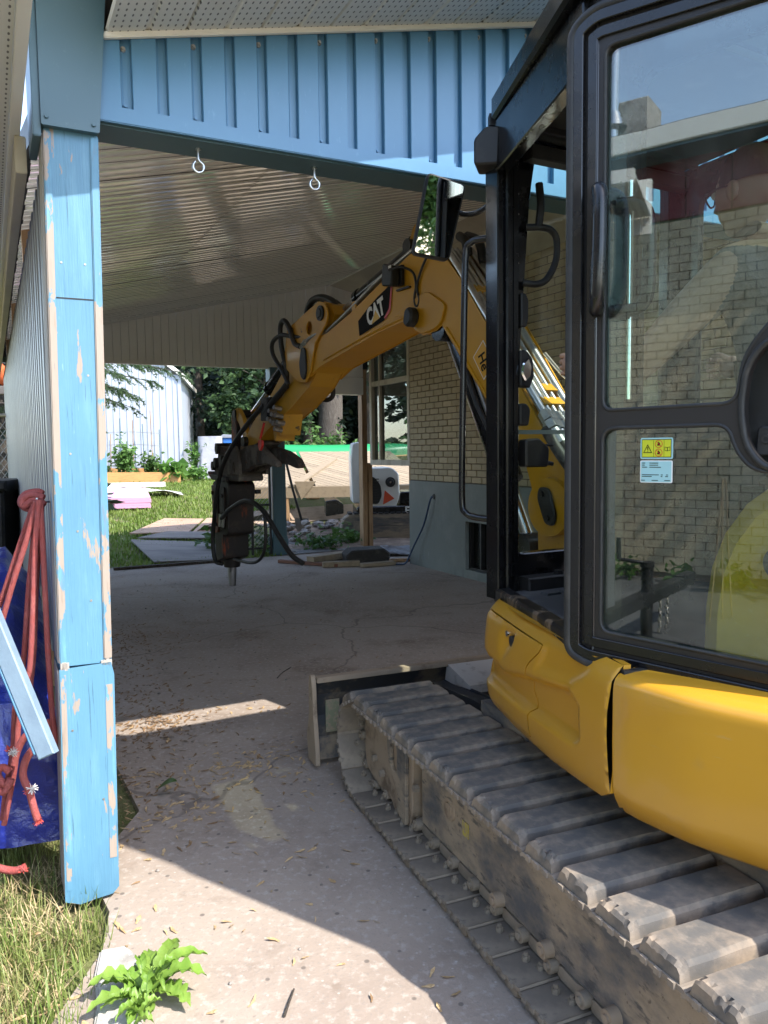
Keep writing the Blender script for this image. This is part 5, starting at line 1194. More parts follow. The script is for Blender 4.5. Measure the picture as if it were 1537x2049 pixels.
b = MB(FB); b.cyl((2.200, 0.0, 2.418), (2.200, 0.032, 2.418), 0.05, None, 20); b.cyl((2.2, 0.03, 2.418), (2.2, 0.04, 2.418), 0.034, 0.03, 6, smooth=False); b.build('pin_cap', M_BLKM, arm)
b = MB(FB); b.prism(rnd([(2.485, 2.23), (2.43, 2.21), (2.42, 2.05), (2.46, 1.99), (2.51, 2.02), (2.53, 2.12)], 0.03, 3), 0.018, 0.034, ch=0.004); b.build('pivot_cap', M_BLKM, arm)
b = MB(FB)
for (x, z) in ((3.02, 1.762), (3.13, 1.72)):
    b.prism([(x - 0.06, z + 0.03), (x, z - 0.14), (x + 0.03, z - 0.13), (x + 0.06, z + 0.0)], -0.20, -0.04)
b.build('arm_bracket', M_YELW, arm)
# bucket cylinder and linkage
pa = Vector((2.66, -0.135, 2.37)); pb = Vector((3.80, -0.135, 1.835)); d_ = (pb - pa).normalized()
b = MB(FB); b.cyl(pa, pa + d_ * 0.83, 0.052, None, 18); b.cyl(pa + d_ * 0.82, pa + d_ * 0.86, 0.06, None, 18); bc = b.build('bucket_cylinder', M_BLK, EX)
b = MB(FB); b.cyl(pa + d_ * 0.85, pb, 0.028, None, 12); b.build('cylinder_rod', M_CHROME, bc)
for y in (-0.225, -0.045):
    b = MB(FB); b.prism(rnd([(4.00, 1.79), (3.985, 1.865), (3.90, 1.88), (3.80, 1.80), (3.72, 1.68), (3.68, 1.585), (3.74, 1.55), (3.80, 1.64), (3.87, 1.74), (3.93, 1.775)], 0.025, 3), y - 0.02, y + 0.02, ch=0.005); b.build('guide_link', M_YELW, EX)
    b = MB(FB); b.prism(rnd([(4.02, 1.85), (3.93, 1.87), (3.90, 1.60), (3.96, 1.42), (4.05, 1.43), (4.04, 1.62)], 0.03, 3), y * 0.8 - 0.02, y * 0.8 + 0.02, ch=0.005); b.build('power_link', M_HAM, EX)
b = MB(FB); b.cyl((3.95, -0.26, 1.83), (3.95, -0.01, 1.83), 0.035, None, 14); b.build('link_pin', M_BLKM, EX); b = MB(FB); b.cyl((3.71, -0.28, 1.585), (3.71, 0.01, 1.585), 0.04, None, 14); b.build('link_pin', M_BLKM, EX)
# quick coupler
FA = FB @ Matrix.Translation((0.42, 0, 0))
def squeeze(cx, k, dx): return FB @ Matrix.Translation((cx + dx, 0, 0)) @ Matrix.Diagonal((k, 1, 1, 1)) @ Matrix.Translation((-cx, 0, 0))
FQ = squeeze(4.2, 0.72, 0.16); FH = squeeze(4.18, 0.46, 0.25); FHC = FB @ Matrix.Translation((0.27, 0, 0))
b = MB(FQ)
b.prism(rnd([(4.30, 1.42), (4.24, 1.56), (4.12, 1.55), (4.0, 1.45), (3.92, 1.40), (3.62, 1.33), (3.56, 1.30), (3.55, 1.24), (4.45, 1.24), (4.47, 1.29)], 0.03, 3), -0.25, -0.02, ch=0.008)
cpl = b.build('quick_coupler', M_COUP, EX)
for y in (-0.012, -0.258):
    b = MB(FQ); b.prism([(3.86, 1.30)] + [(3.66 + 0.20 * math.cos(a), 1.33 + 0.235 * math.sin(a)) for a in [math.pi * i / 14 for i in range(15)]] + [(3.46, 1.30)], y - 0.014, y + 0.014, holes=[circ(3.64, 1.36, 0.05, 12)], ch=0.004); b.build('coupler_ear', M_COUP, cpl)
for (x, z, r_) in ((4.30, 1.40, 0.05), (4.22, 1.53, 0.055), (4.08, 1.42, 0.05), (4.40, 1.37, 0.045)):
    b = MB(FQ); b.cyl((x, -0.29, z), (x, 0.01, z), r_, r_ * 0.95, 12); b.build('coupler_pin', M_HAM, cpl)
# upturned thumb behind the breaker
b = MB(FA)
b.prism(rnd([(3.52, 1.47), (3.36, 1.545), (3.10, 1.54), (2.82, 1.50), (2.62, 1.44), (2.56, 1.375), (2.62, 1.36), (2.85, 1.40), (3.15, 1.385), (3.40, 1.325), (3.56, 1.30)], 0.03, 3), -0.23, -0.17, ch=0.01)
b.prism(rnd([(3.50, 1.50), (3.30, 1.56), (3.08, 1.57), (2.90, 1.49), (2.72, 1.42), (2.69, 1.37), (2.9, 1.40), (3.2, 1.37), (3.40, 1.32), (3.54, 1.31)], 0.03, 3), -0.09, -0.03, ch=0.01)
b.box((3.05, -0.22, 1.42), (3.45, -0.04, 1.48), ch=0.01)
b.build('thumb', mat('rusty_thumb_steel', (0.075, 0.062, 0.052), 0.8, 0.2, layers=[((0.19, 0.165, 0.135), 5, 0.46, 0.62), ((0.16, 0.07, 0.03), 9, 0.58, 0.7)], bump=(25, 0.5, 0.008)), EX)
b = MB(FA); b.prism(rnd([(3.40, 1.58), (3.20, 1.66), (3.05, 1.60), (2.95, 1.56), (3.2, 1.50), (3.38, 1.50)], 0.03, 3), -0.2, -0.05, ch=0.01); b.build('thumb_link', M_COUP, EX)
# breaker housing
BX0, BX1 = 3.50, 4.42
H1 = [(4.44, 1.22), (4.30, 1.24), (3.62, 1.24), (3.50, 1.20), (3.545, 1.05), (3.60, 0.98), (3.62, 0.76), (3.74, 0.735), (3.92, 0.735), (3.93, 0.52), (4.37, 0.46), (4.40, 0.70), (4.46, 0.72), (4.48, 1.05)]
yaw_b = FB
# housing turned square to the boom: width across measured along x, depth along y
b = MB(FH); b.prism(rnd(H1, 0.03, 3), -0.26, -0.01, ch=0.012); hm = b.build('breaker_housing', M_HAM, EX)
b = MB(FH); b.prism(rnd([(4.60, 1.32), (4.42, 1.30), (3.56, 1.275), (3.56, 1.235), (4.38, 1.242), (4.58, 1.285)], 0.012, 2), -0.28, 0.01, ch=0.004); b.build('top_plate', M_HAM, hm)
b = MB(FH); b.prism(rnd([(4.43, 1.19), (4.12, 1.19), (4.10, 0.76), (4.38, 0.74)], 0.02), -0.008, 0.006, ch=0.004); b.build('side_plate', mat('worn_orange_plate', (0.16, 0.035, 0.014), 0.5, 0.1, layers=[((0.03, 0.022, 0.018), 3.5, 0.44, 0.58), ((0.36, 0.08, 0.02), 5, 0.60, 0.68), ((0.05, 0.03, 0.02), 18, 0.55, 0.66, None, None, 0.8)], bump=(20, 0.3, 0.006)), hm)
b = MB(FH); b.prism([(3.98, 1.18), (3.72, 1.18), (3.76, 0.80), (3.98, 0.78)], -0.008, 0.003, ch=0.003); b.build('side_plate', M_HAM, hm)
for (x, z) in ((4.36, 1.12), (4.36, 0.85), (4.15, 1.12), (4.15, 0.83), (3.8, 1.1), (3.82, 0.86)):
    b = MB(FH); b.cyl((x, 0.0, z), (x, 0.018, z), 0.02, 0.018, 6, smooth=False); b.build('bolt', M_HAM, hm)
b = MB(FHC); b.cyl((4.16, -0.135, 0.50), (4.16, -0.135, 0.42), 0.085, 0.075, 18); b.build('tool_bush', M_HAM, hm)
b = MB(FHC); b.cyl((4.165, -0.135, 0.46), (4.165, -0.135, 0.34), 0.043, 0.041, 16); b.cyl((4.165, -0.135, 0.34), (4.165, -0.135, 0.235), 0.041, 0.034, 10); b.build('chisel', M_BIT, hm)
# hoses of the arm and breaker
def hose(pts, r_=0.019, par=EX, m=M_HOSE): 
    b = MB(FB); b.tube(pts, r_, 8, sub=5); return b.build('hydraulic_hose', m, par)
hose([(2.20, -0.10, 2.46), (2.265, -0.10, 2.52), (2.40, -0.09, 2.565), (2.545, -0.09, 2.565), (2.63, -0.09, 2.49), (2.63, -0.09, 2.37)], 0.025)
hose([(2.22, -0.16, 2.45), (2.30, -0.16, 2.51), (2.42, -0.16, 2.545), (2.52, -0.16, 2.545), (2.60, -0.16, 2.47), (2.60, -0.16, 2.36)], 0.025)
hose([(2.525, 0.02, 2.235), (2.60, 0.03, 2.27), (2.655, 0.04, 2.375), (2.735, 0.045, 2.445), (2.815, 0.04, 2.41), (2.825, 0.03, 2.27), (2.79, 0.01, 2.09), (2.84, -0.01, 1.97)], 0.019)
hose([(2.50, 0.0, 2.30), (2.66, 0.02, 2.322), (2.80, 0.04, 2.350), (2.95, 0.045, 2.315), (2.96, 0.04, 2.225), (2.82, 0.03, 2.09), (2.76, 0.01, 1.99)], 0.016)
hose([(2.84, -0.01, 1.99), (2.93, 0.0, 1.94), (3.10, 0.01, 1.86), (3.22, 0.01, 1.79)], 0.024)
hose([(3.20, 0.02, 1.86), (3.45, 0.04, 1.75), (3.75, 0.05, 1.60), (4.05, 0.05, 1.42), (4.22, 0.05, 1.22), (4.34, 0.05, 0.95), (4.42, 0.05, 0.70), (4.40, 0.04, 0.50), (4.32, 0.0, 0.47)], 0.020)
hose([(2.86, -0.22, 1.96), (2.72, -0.26, 1.88), (2.60, -0.27, 1.90), (2.56, -0.25, 2.0)], 0.018)
hose([(4.22, 0.03, 0.90), (3.95, 0.05, 1.00), (3.60, 0.06, 1.09), (3.40, 0.06, 1.09), (3.18, 0.05, 1.02), (2.97, 0.03, 0.86), (2.80, 0.0, 0.72), (2.70, -0.05, 0.66)], 0.020)
hose([(3.3, 0.0, 1.0), (3.28, 0.0, 0.85), (3.32, 0.0, 0.70), (3.45, 0.0, 0.60), (3.72, -0.02, 0.55), (4.15, -0.05, 0.53)], 0.014)
for x in (4.20, 4.28):
    b = MB(FB); b.cyl((x, 0.02, 0.905), (x + 0.02, 0.02, 0.82), 0.016, 0.014, 8); b.cyl((x - 0.01, 0.02, 0.94), (x, 0.02, 0.90), 0.019, None, 6, smooth=False); b.build('hose_end', M_ZINC, hm)
# valve block with couplings and the red ball handle
b = MB(FB); b.box((3.12, -0.03, 1.74), (3.26, 0.03, 1.92), ch=0.008); vb = b.build('valve_block', M_BLKM, arm)
for i, (x, z) in enumerate(((3.05, 1.80), (3.00, 1.77), (2.95, 1.82), (3.02, 1.72), (2.93, 1.76), (2.98, 1.70), (2.90, 1.71), (3.08, 1.74), (2.95, 1.66))):
    b = MB(FB); b.cyl((x, -0.01, z), (x - 0.01, 0.055, z + 0.01), 0.020, 0.017, 8); b.build('hose_coupling', M_STEEL, vb)
b = MB(FB); b.cyl((3.14, 0.05, 1.72), (3.20, 0.06, 1.60), 0.010, None, 8); b.prism(rnd([(3.235, 1.59), (3.165, 1.59), (3.165, 1.54), (3.215, 1.50), (3.245, 1.54)], 0.012, 2), 0.045, 0.065, ch=0.003); b.build('valve_handle', M_REDPAINT, vb)

# ================================================================ operator in the cab
def skin_body(name, verts, edges, radii, m, parent, sub=2, root=0):
    me = bpy.data.meshes.new(name); me.from_pydata(verts, edges, []); me.materials.append(m)
    o = bpy.data.objects.new(name, me); COL.objects.link(o)
    sk = o.modifiers.new('skin', 'SKIN'); sk.use_smooth_shade = True
    for i, v in enumerate(me.skin_vertices[0].data):
        v.radius = (radii[i], radii[i]) if not isinstance(radii[i], tuple) else radii[i]; v.use_root = (i == root)
    ss = o.modifiers.new('sub', 'SUBSURF'); ss.levels = sub; ss.render_levels = sub
    dg = bpy.context.evaluated_depsgraph_get(); nm = bpy.data.meshes.new_from_object(o.evaluated_get(dg))
    bpy.data.objects.remove(o); nm.name = name
    for p in nm.polygons: p.use_smooth = True
    return nm
M_SKIN = mat('skin', (0.52, 0.32, 0.23), 0.5, layers=[((0.44, 0.24, 0.16), 9, 0.45, 0.7, None, None, 0.5)], bump=(120, 0.1, 0.002))
M_SHIRT = mat('grey_shirt', (0.16, 0.15, 0.15), 0.85, layers=[((0.12, 0.115, 0.115), 6, 0.4, 0.7)], bump=(14, 0.3, 0.02))
M_TROU = mat('dark_work_trousers', (0.035, 0.038, 0.05), 0.9, bump=(12, 0.3, 0.02))
M_HAIR = mat('dark_hair', (0.03, 0.022, 0.016), 0.6, bump=(90, 0.6, 0.006, (1, 1, 0.3)))
OX = FM @ Matrix.Translation((-0.24, -0.10, 0))
op = thing('person', 'person in a grey T-shirt and glasses at the controls inside the cab', 'person', OX @ Matrix.Translation((0, 0, 0.98)))
OL = Matrix.Translation((0, 0, -0.98))
# body: pelvis, spine, neck, shoulders, arms to the joysticks, legs (x right, y forward, z from the ground)
V = [(0, -0.12, 1.52), (0, -0.14, 1.66), (0, -0.13, 1.82), (0, -0.09, 1.97), (0, -0.06, 2.06), (0, -0.03, 2.12),
     (-0.17, -0.09, 1.97), (-0.245, 0.03, 1.84), (-0.295, 0.15, 1.71), (-0.28, 0.28, 1.735), (-0.258, 0.395, 1.76),
     (0.17, -0.09, 1.97), (0.25, 0.03, 1.83), (0.30, 0.14, 1.70), (0.33, 0.22, 1.74), (0.345, 0.27, 1.76),
     (-0.10, -0.10, 1.50), (-0.14, 0.14, 1.53), (-0.15, 0.36, 1.50), (-0.15, 0.42, 1.26), (-0.15, 0.46, 1.05), (-0.15, 0.58, 1.01),
     (0.10, -0.10, 1.50), (0.14, 0.14, 1.53), (0.15, 0.36, 1.50), (0.15, 0.42, 1.26), (0.15, 0.46, 1.05), (0.15, 0.58, 1.01)]
E_ = [(0, 1), (1, 2), (2, 3), (3, 4), (4, 5), (3, 6), (6, 7), (7, 8), (8, 9), (9, 10), (3, 11), (11, 12), (12, 13), (13, 14), (14, 15),
      (0, 16), (16, 17), (17, 18), (18, 19), (19, 20), (20, 21), (0, 22), (22, 23), (23, 24), (24, 25), (25, 26), (26, 27)]
RA = [(0.15, 0.12), (0.145, 0.11), (0.16, 0.115), (0.12, 0.09), 0.055, 0.05, 0.078, 0.060, 0.047, 0.042, 0.032, 0.078, 0.060, 0.047, 0.042, 0.032,
      0.10, 0.088, 0.068, 0.058, 0.045, 0.038, 0.10, 0.088, 0.068, 0.058, 0.045, 0.038]
bmesh_ = skin_body('body', V, E_, RA, M_SKIN, op, sub=4)
bmesh_.materials.append(M_SHIRT); bmesh_.materials.append(M_TROU)
for p in bmesh_.polygons:
    c = p.center
    if c.z < 1.56 and not (abs(c.x) > 0.24): p.material_index = 2
    elif c.z < 2.03 and abs(c.x) < 0.215: p.material_index = 1
link('body', bmesh_, op, OL)
def hbuild(b, name, m, par=op): return b.build(name, m, par)
HX = OX @ Matrix.Translation((0, 0.0, 2.225)) @ Matrix.Rotation(R(-4), 4, 'X')
def headf(a, c):
    t = math.pi * a; q = 2 * math.pi * c
    s_ = math.sin(t); x = 0.074 * s_ * math.cos(q); y = 0.098 * s_ * math.sin(q); z = 0.122 * math.cos(t)
    if z < 0: x *= 1 - 0.32 * (z / 0.122) ** 2; y = y * (1 - 0.10 * abs(z) / .122) + (0.012 * abs(z) / .122)
    if y > 0.05 and abs(x) < 0.05: y = 0.05 + (y - 0.05) * 0.85
    y += 0.030 * math.exp(-((x / 0.012) ** 2) - ((z + 0.012) / 0.020) ** 2) * (1 if y > 0 else 0)    # nose
    y += 0.010 * math.exp(-((x / 0.024) ** 2) - ((z + 0.056) / 0.010) ** 2) * (1 if y > 0 else 0)     # lips
    y += 0.012 * math.exp(-((x / 0.022) ** 2) - ((z + 0.098) / 0.016) ** 2) * (1 if y > 0 else 0)     # chin
    y -= 0.010 * math.exp(-(((abs(x) - 0.032) / 0.014) ** 2) - ((z - 0.018) / 0.012) ** 2) * (1 if y > 0 else 0)
    return (x, y, z)
b = MB(HX); b.grid(headf, 22, 32); hd = hbuild(b, 'head', M_SKIN)
b = MB(HX)
for s_ in (-1, 1): b.ball((s_ * 0.075, -0.008, -0.005), 0.03, 10, 6, (0.35, 0.7, 1.0))
b.build('ear', M_SKIN, hd)
b = MB(HX)
b.grid(lambda a, c: tuple(Vector(headf(a * 0.47, c)) * 1.06 + Vector((0, -0.012, 0.006))), 8, 24); b.build('hair', M_HAIR, hd)
b = MB(HX)
for s_ in (-1, 1):
    b.tube([(s_ * 0.012, 0.104, 0.022), (s_ * 0.055, 0.098, 0.024), (s_ * 0.060, 0.094, 0.004), (s_ * 0.035, 0.10, -0.012), (s_ * 0.012, 0.104, 0.0)], 0.0028, 6, closed=True); b.tube([(s_ * 0.058, 0.095, 0.018), (s_ * 0.078, 0.04, 0.016), (s_ * 0.079, -0.02, 0.008)], 0.0028, 6)
b.build('glasses', M_BLKM, hd)
for s_ in (-1, 1):
    b = MB(HX); b.ball((s_ * 0.033, 0.083, 0.016), 0.012, 8, 6); b.build('eye', M_DECALW, hd)
def hand(side):
    b = MB(OX); w0 = Vector((-0.258, 0.395, 1.76)) if side < 0 else Vector((0.345, 0.27, 1.76))
    c = w0 + Vector((0, 0.05, 0.015))
    b.ball(c, 0.042, 10, 7, (0.62, 1.1, 0.9))
    for k in range(4):
        z = c.z + 0.030 - k * 0.019; y = c.y + 0.035
        L = (0.9, 1.0, 0.95, 0.75)[k]
        b.tube([(c.x - side * 0.012, y, z), (c.x + side * -0.002, y + 0.022 * L, z), (c.x - side * 0.020, y + 0.036 * L, z - 0.002), (c.x - side * 0.040, y + 0.024 * L, z - 0.003)], 0.0092 - 0.0007 * k, 8, sub=4, taper=0.0072)
    b.tube([(c.x - side * 0.015, c.y - 0.005, c.z + 0.025), (c.x - side * 0.032, c.y + 0.018, c.z + 0.040), (c.x - side * 0.036, c.y + 0.042, c.z + 0.036)], 0.0105, 8, taper=0.008)
    return b.build('hand', M_SKIN, op)
hand(-1); hand(1)
# ================================================================ planting helpers
def fast_mesh(name, vs, fs, m):
    me = bpy.data.meshes.new(name); me.from_pydata([tuple(map(float, v)) for v in vs], [], fs); me.materials.append(m); me.update(); return me
def leaf_arrays(specs, seed, droop=0.3, aspect=0.55, flat=0.5):
    """specs: (centre, radii, count, size); folded leaves scattered through uneven clumps"""
    g = np.random.default_rng(seed); VS = []; 
    for c, rad, n, size in specs:
        d = g.normal(size=(n, 3)); d /= np.linalg.norm(d, axis=1)[:, None]
        rr = g.random(n) ** 0.45
        lump = 0.72 + 0.42 * np.sin(d[:, 0] * 5.1 + c[0]) * np.sin(d[:, 2] * 4.3 + c[1]) + 0.2 * np.sin(d[:, 1] * 9)
        P = np.array(c) + d * (rr * lump)[:, None] * np.array(rad)
        a = g.normal(size=(n, 3)) * np.array([1, 1, flat]); a[:, 2] -= droop; a /= np.linalg.norm(a, axis=1)[:, None]
        s = np.cross(a, g.normal(size=(n, 3))); s /= np.linalg.norm(s, axis=1)[:, None] + 1e-9
        nn = np.cross(a, s)
        L = size * (0.6 + 0.8 * g.random(n))[:, None]; Wd = L * aspect
        p0 = P; p1 = P + a * L * 0.45 + s * Wd * 0.5 + nn * L * 0.08; p2 = P + a * L; p3 = P + a * L * 0.45 - s * Wd * 0.5 + nn * L * 0.08
        VS.append(np.stack([p0, p1, p2, p3], 1).reshape(-1, 3))
    VS = np.concatenate(VS); k = len(VS) // 4
    fs = [(4 * i, 4 * i + 1, 4 * i + 2, 4 * i + 3) for i in range(k)]
    return VS, fs
def foliage(name, specs, seed, m, parent, **kw):
    vs, fs = leaf_arrays(specs, seed, **kw)
    iv = np.array(world_of(parent).inverted()) if parent is not None else np.eye(4)
    vs = vs @ iv[:3, :3].T + iv[:3, 3]
    return link(name, fast_mesh(name, vs, fs, m), parent)
L_DARK = leaf_mat('shade_toned_evergreen_needles', (0.011, 0.022, 0.013), (0.022, 0.040, 0.020), 0.15, 0.55, 1.2)  # needle colour darkened to stand in for shade on the background trees
L_MID = leaf_mat('broad_green_leaves', (0.050, 0.105, 0.022), (0.085, 0.16, 0.035), 0.3, 0.45, 2)
L_LIME = leaf_mat('bright_garden_leaves', (0.085, 0.18, 0.04), (0.14, 0.26, 0.06), 0.35, 0.45, 4)
L_SPR = leaf_mat('spruce_needles', (0.045, 0.085, 0.035), (0.085, 0.135, 0.055), 0.2, 0.5, 3)
M_BARK = mat('dark_bark', (0.06, 0.048, 0.038), 0.95, layers=[((0.10, 0.085, 0.07), 9, 0.45, 0.7, (3, 3, 0.6))], bump=(14, 0.9, 0.03, (3, 3, 0.5)))
def trunk(parent, x, y, z0, h, r0, r1=None, lean=(0, 0)):
    b = MB(); n = 7; rg = random.Random(int(x * 31 + y * 17))
    pts = [(x + lean[0] * t + rg.uniform(-1, 1) * r0 * 0.3 * (t > 0), y + lean[1] * t + rg.uniform(-1, 1) * r0 * 0.3 * (t > 0), z0 - 0.1 + h * t) for t in [i / n for i in range(n + 1)]]
    b.tube(pts, r0, 12, sub=2, taper=r1 or r0 * 0.35)
    for i in range(6):
        t = rg.uniform(0.35, 0.85); a = rg.uniform(0, 6.28); L = h * 0.22
        b.tube([(x, y, z0 + h * t), (x + math.cos(a) * L * 0.5, y + math.sin(a) * L * 0.5, z0 + h * t + L * 0.25), (x + math.cos(a) * L, y + math.sin(a) * L, z0 + h * t + L * 0.4)], r0 * 0.3, 6, sub=2, taper=r0 * 0.1)
    return b.build('trunk', M_BARK, parent, fix=False)
def conifer(label, x, y, h, r, n, seed, zb=0.4, m=None, group='tall evergreens behind the garden', tr=0.16, cat='tree'):
    z0 = hz((x, y)); z0 = min(z0, 1.95)
    t = thing('conifer_tree', label, cat, (x, y, z0), group)
    trunk(t, x, y, z0, h * 0.97, tr)
    g = np.random.default_rng(seed); vs = []; fs = []
    nb = n // 40
    for i in range(nb):
        f = g.random() ** 0.8; zz = z0 + zb + (h - zb) * f; R_ = r * (1 - f) ** 0.75 * g.uniform(0.65, 1.1) + 0.15
        a = g.uniform(0, 6.283)
        for j in range(40):
            q = g.random() ** 0.7; side = g.normal() * 0.13 * R_ * (1.15 - q)
            p = np.array([x + math.cos(a) * R_ * q - math.sin(a) * side, y + math.sin(a) * R_ * q + math.cos(a) * side, zz - 0.28 * R_ * q * q + 0.06 * R_ * q + g.normal() * 0.05])
            d = np.array([math.cos(a) + g.normal() * 0.6, math.sin(a) + g.normal() * 0.6, -0.45 + g.normal() * 0.35]); d /= np.linalg.norm(d)
            s = np.cross(d, g.normal(size=3)); s /= np.linalg.norm(s) + 1e-9
            L = g.uniform(0.16, 0.36); w = L * 0.22
            k = len(vs); vs += [p, p + d * L * 0.5 + s * w, p + d * L, p + d * L * 0.5 - s * w]; fs.append((k, k + 1, k + 2, k + 3))
    iv = world_of(t).inverted(); vs = [iv @ Vector(v) for v in vs]
    link('crown', fast_mesh('crown', vs, fs, m or L_DARK), t)
    return t

# ================================================================ background
conifer('tall dark evergreen directly behind the right corner of the white shed', -6.2, 26.5, 13, 3.0, 9000, 1, 0.6)
conifer('tall dark evergreen between the shed and the grey covered bin', -4.4, 29.0, 14, 3.2, 9000, 2, 0.5)
conifer('tall dark evergreen seen just above the grey covered bin', -2.6, 27.0, 13, 3.0, 9000, 3, 0.8)
conifer('dark evergreen seen between breaker arm and the white lintel', -0.6, 30.0, 14, 3.2, 7000, 4, 3.2, tr=0.42)
conifer('dark evergreen farthest to the right, behind the timber post', 1.8, 27.5, 13, 3.2, 6000, 5, 0.8)
t = thing('thick_trunk_tree', 'thick grey tree trunk standing in shade behind the green canoe', 'tree', (-1.75, 25.2, 1.15))
trunk(t, -1.75, 25.2, 1.1, 9, 0.42, 0.25)
foliage('crown', [((-1.7, 25.2, 8.0), (3.2, 2.6, 2.8), 5000, 0.30)], 6, L_DARK, t)
t = thing('broadleaf_tree', 'leafy green tree half hidden behind the dark evergreens, right of the shed', 'tree', (-3.6, 24.2, 1.0))
trunk(t, -3.6, 24.2, 1.0, 4.5, 0.09)
foliage('crown', [((-3.6, 24.2, 4.6), (2.2, 1.4, 1.7), 2600, 0.22), ((-4.7, 24.0, 2.9), (0.9, 0.8, 1.2), 900, 0.2), ((-2.6, 24.3, 2.6), (0.7, 0.6, 0.9), 500, 0.2)], 7, leaf_mat('shaded_green_leaves', (0.022, 0.048, 0.018), (0.05, 0.09, 0.03), 0.25), t)
o = foliage('undergrowth', [((-2.4 + i * 0.75, 22.6 + 0.4 * math.sin(i * 2.1), 1.25 + 0.25 * math.sin(i * 1.7)), (0.75, 0.6, 0.85), 620, 0.15) for i in range(7)], 8, L_MID, None)
tag(o, 'leafy undergrowth between the trees and the green canoe', 'undergrowth', kind='stuff')

o = foliage('far_wood', [((-9 + i * 2.2, 34 + 1.2 * math.sin(i * 1.9), 5.0 + (i % 3) * 1.2), (2.4, 1.5, 5.0), 2600, 0.62) for i in range(12)] + [((-9 + i * 1.6, 31.5 + 0.8 * math.sin(i * 2.3), 2.6), (1.6, 1.0, 1.7), 1500, 0.40) for i in range(14)], 9, L_DARK, None)
tag(o, 'dark mass of far trees closing the view behind the evergreens', 'wood', kind='stuff')
# white corrugated shed
FSH = frame((-5.38, 20.93, 0.80), 10.0)
sd = thing('shed', 'white corrugated metal shed behind the vegetable bed', 'shed', FSH)
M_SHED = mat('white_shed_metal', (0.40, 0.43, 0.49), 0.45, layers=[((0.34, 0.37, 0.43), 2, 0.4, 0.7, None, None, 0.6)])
zc = 2.72
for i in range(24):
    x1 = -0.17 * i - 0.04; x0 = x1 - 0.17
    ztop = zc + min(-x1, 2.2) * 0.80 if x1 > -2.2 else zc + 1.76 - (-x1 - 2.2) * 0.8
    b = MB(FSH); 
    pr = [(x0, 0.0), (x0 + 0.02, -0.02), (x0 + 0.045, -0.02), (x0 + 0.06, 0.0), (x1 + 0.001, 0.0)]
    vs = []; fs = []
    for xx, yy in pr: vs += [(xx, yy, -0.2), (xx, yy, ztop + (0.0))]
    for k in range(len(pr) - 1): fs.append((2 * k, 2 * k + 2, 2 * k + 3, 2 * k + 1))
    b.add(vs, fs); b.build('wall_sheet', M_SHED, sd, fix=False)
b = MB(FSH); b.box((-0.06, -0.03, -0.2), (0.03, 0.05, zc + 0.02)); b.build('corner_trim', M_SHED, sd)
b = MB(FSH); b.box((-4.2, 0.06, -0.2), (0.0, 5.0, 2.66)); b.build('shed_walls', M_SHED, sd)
b = MB(FSH)
b.prism([(0.14, zc - 0.10), (-2.2, zc + 1.78), (-4.55, zc - 0.10), (-4.55, zc), (-2.2, zc + 1.90), (0.14, zc + 0.02)], -0.12, 5.1); b.build('roof', M_WHITE, sd)

# vegetable bed
FBD = frame((-5.09, 19.72, 0.72), 0.0)
bd_ = thing('raised_bed', 'raised vegetable bed of new orange timber boards in front of the shed', 'planter', (-6.2, 19.5, 0.74))
def wb_(a, c, z0, z1, th, m, nm, par):
    a = Vector(a); c = Vector(c); d = (c - a).normalized(); nn = Vector((-d.y, d.x))
    b = MB(); vs = []
    for p in (a, c):
        for s_ in (0, th):
            for z in (z0, z1): vs.append((p.x + nn.x * s_, p.y + nn.y * s_, z + hz((p.x, p.y))))
    b.add(vs, [(0, 1, 3, 2), (4, 6, 7, 5), (0, 4, 5, 1), (2, 3, 7, 6), (0, 2, 6, 4), (1, 5, 7, 3)]); return b.build(nm, m, par)
wb_((-8.2, 18.95), (-5.15, 19.80), -0.02, 0.26, 0.05, M_CEDAR, 'side_board', bd_)
wb_((-5.15, 19.80), (-5.45, 20.75), -0.02, 0.26, 0.05, M_CEDAR, 'end_board', bd_)
wb_((-8.5, 19.9), (-5.45, 20.75), -0.02, 0.26, 0.05, M_CEDAR, 'side_board', bd_)
b = MB(); b.add([(-8.2, 19.0, 0.9), (-5.2, 19.85, 0.93), (-5.5, 20.7, 0.97), (-8.5, 19.9, 0.97)], [(0, 1, 2, 3)]); b.build('bed_soil', M_SOIL, bd_, fix=False)
def plant(name, label, specs, seed, m, base, stems, cat='plant', group=None, **kw):
    t = thing(name, label, cat, base, group)
    foliage('foliage', specs, seed, m, t, **kw)
    b = MB()
    for (p, q) in stems: b.tube([p, ((p[0] + q[0]) / 2 + 0.02, (p[1] + q[1]) / 2, (p[2] + q[2]) / 2), q], 0.012, 6, sub=2)
    b.build('stem', L_LIME, t, fix=False)
    return t
plant('tomato_plant', 'tallest leafy tomato plant in the raised bed, against the shed', [((-6.55, 19.85, 1.32), (0.36, 0.25, 0.62), 620, 0.13)], 21, L_LIME, (-6.55, 19.85, 0.92), [((-6.55, 19.85, 0.9), (-6.5, 19.85, 1.8))], group='plants in the raised bed')
plant('tomato_plant', 'lower bushy tomato plant right of the tallest one in the raised bed', [((-5.95, 20.05, 1.18), (0.30, 0.25, 0.42), 420, 0.12)], 22, L_MID, (-5.95, 20.05, 0.92), [((-5.95, 20.05, 0.9), (-5.9, 20.05, 1.5))], group='plants in the raised bed')
plant('squash_plant', 'broad leaved squash plant spilling over the right end of the raised bed', [((-5.40, 19.95, 1.08), (0.36, 0.30, 0.26), 110, 0.26)], 23, leaf_mat('squash_leaves', (0.10, 0.22, 0.04), (0.15, 0.29, 0.06), 0.4), (-5.4, 19.95, 0.92), [((-5.4, 19.95, 0.9), (-5.3, 19.9, 1.2))], group='plants in the raised bed', aspect=0.95)
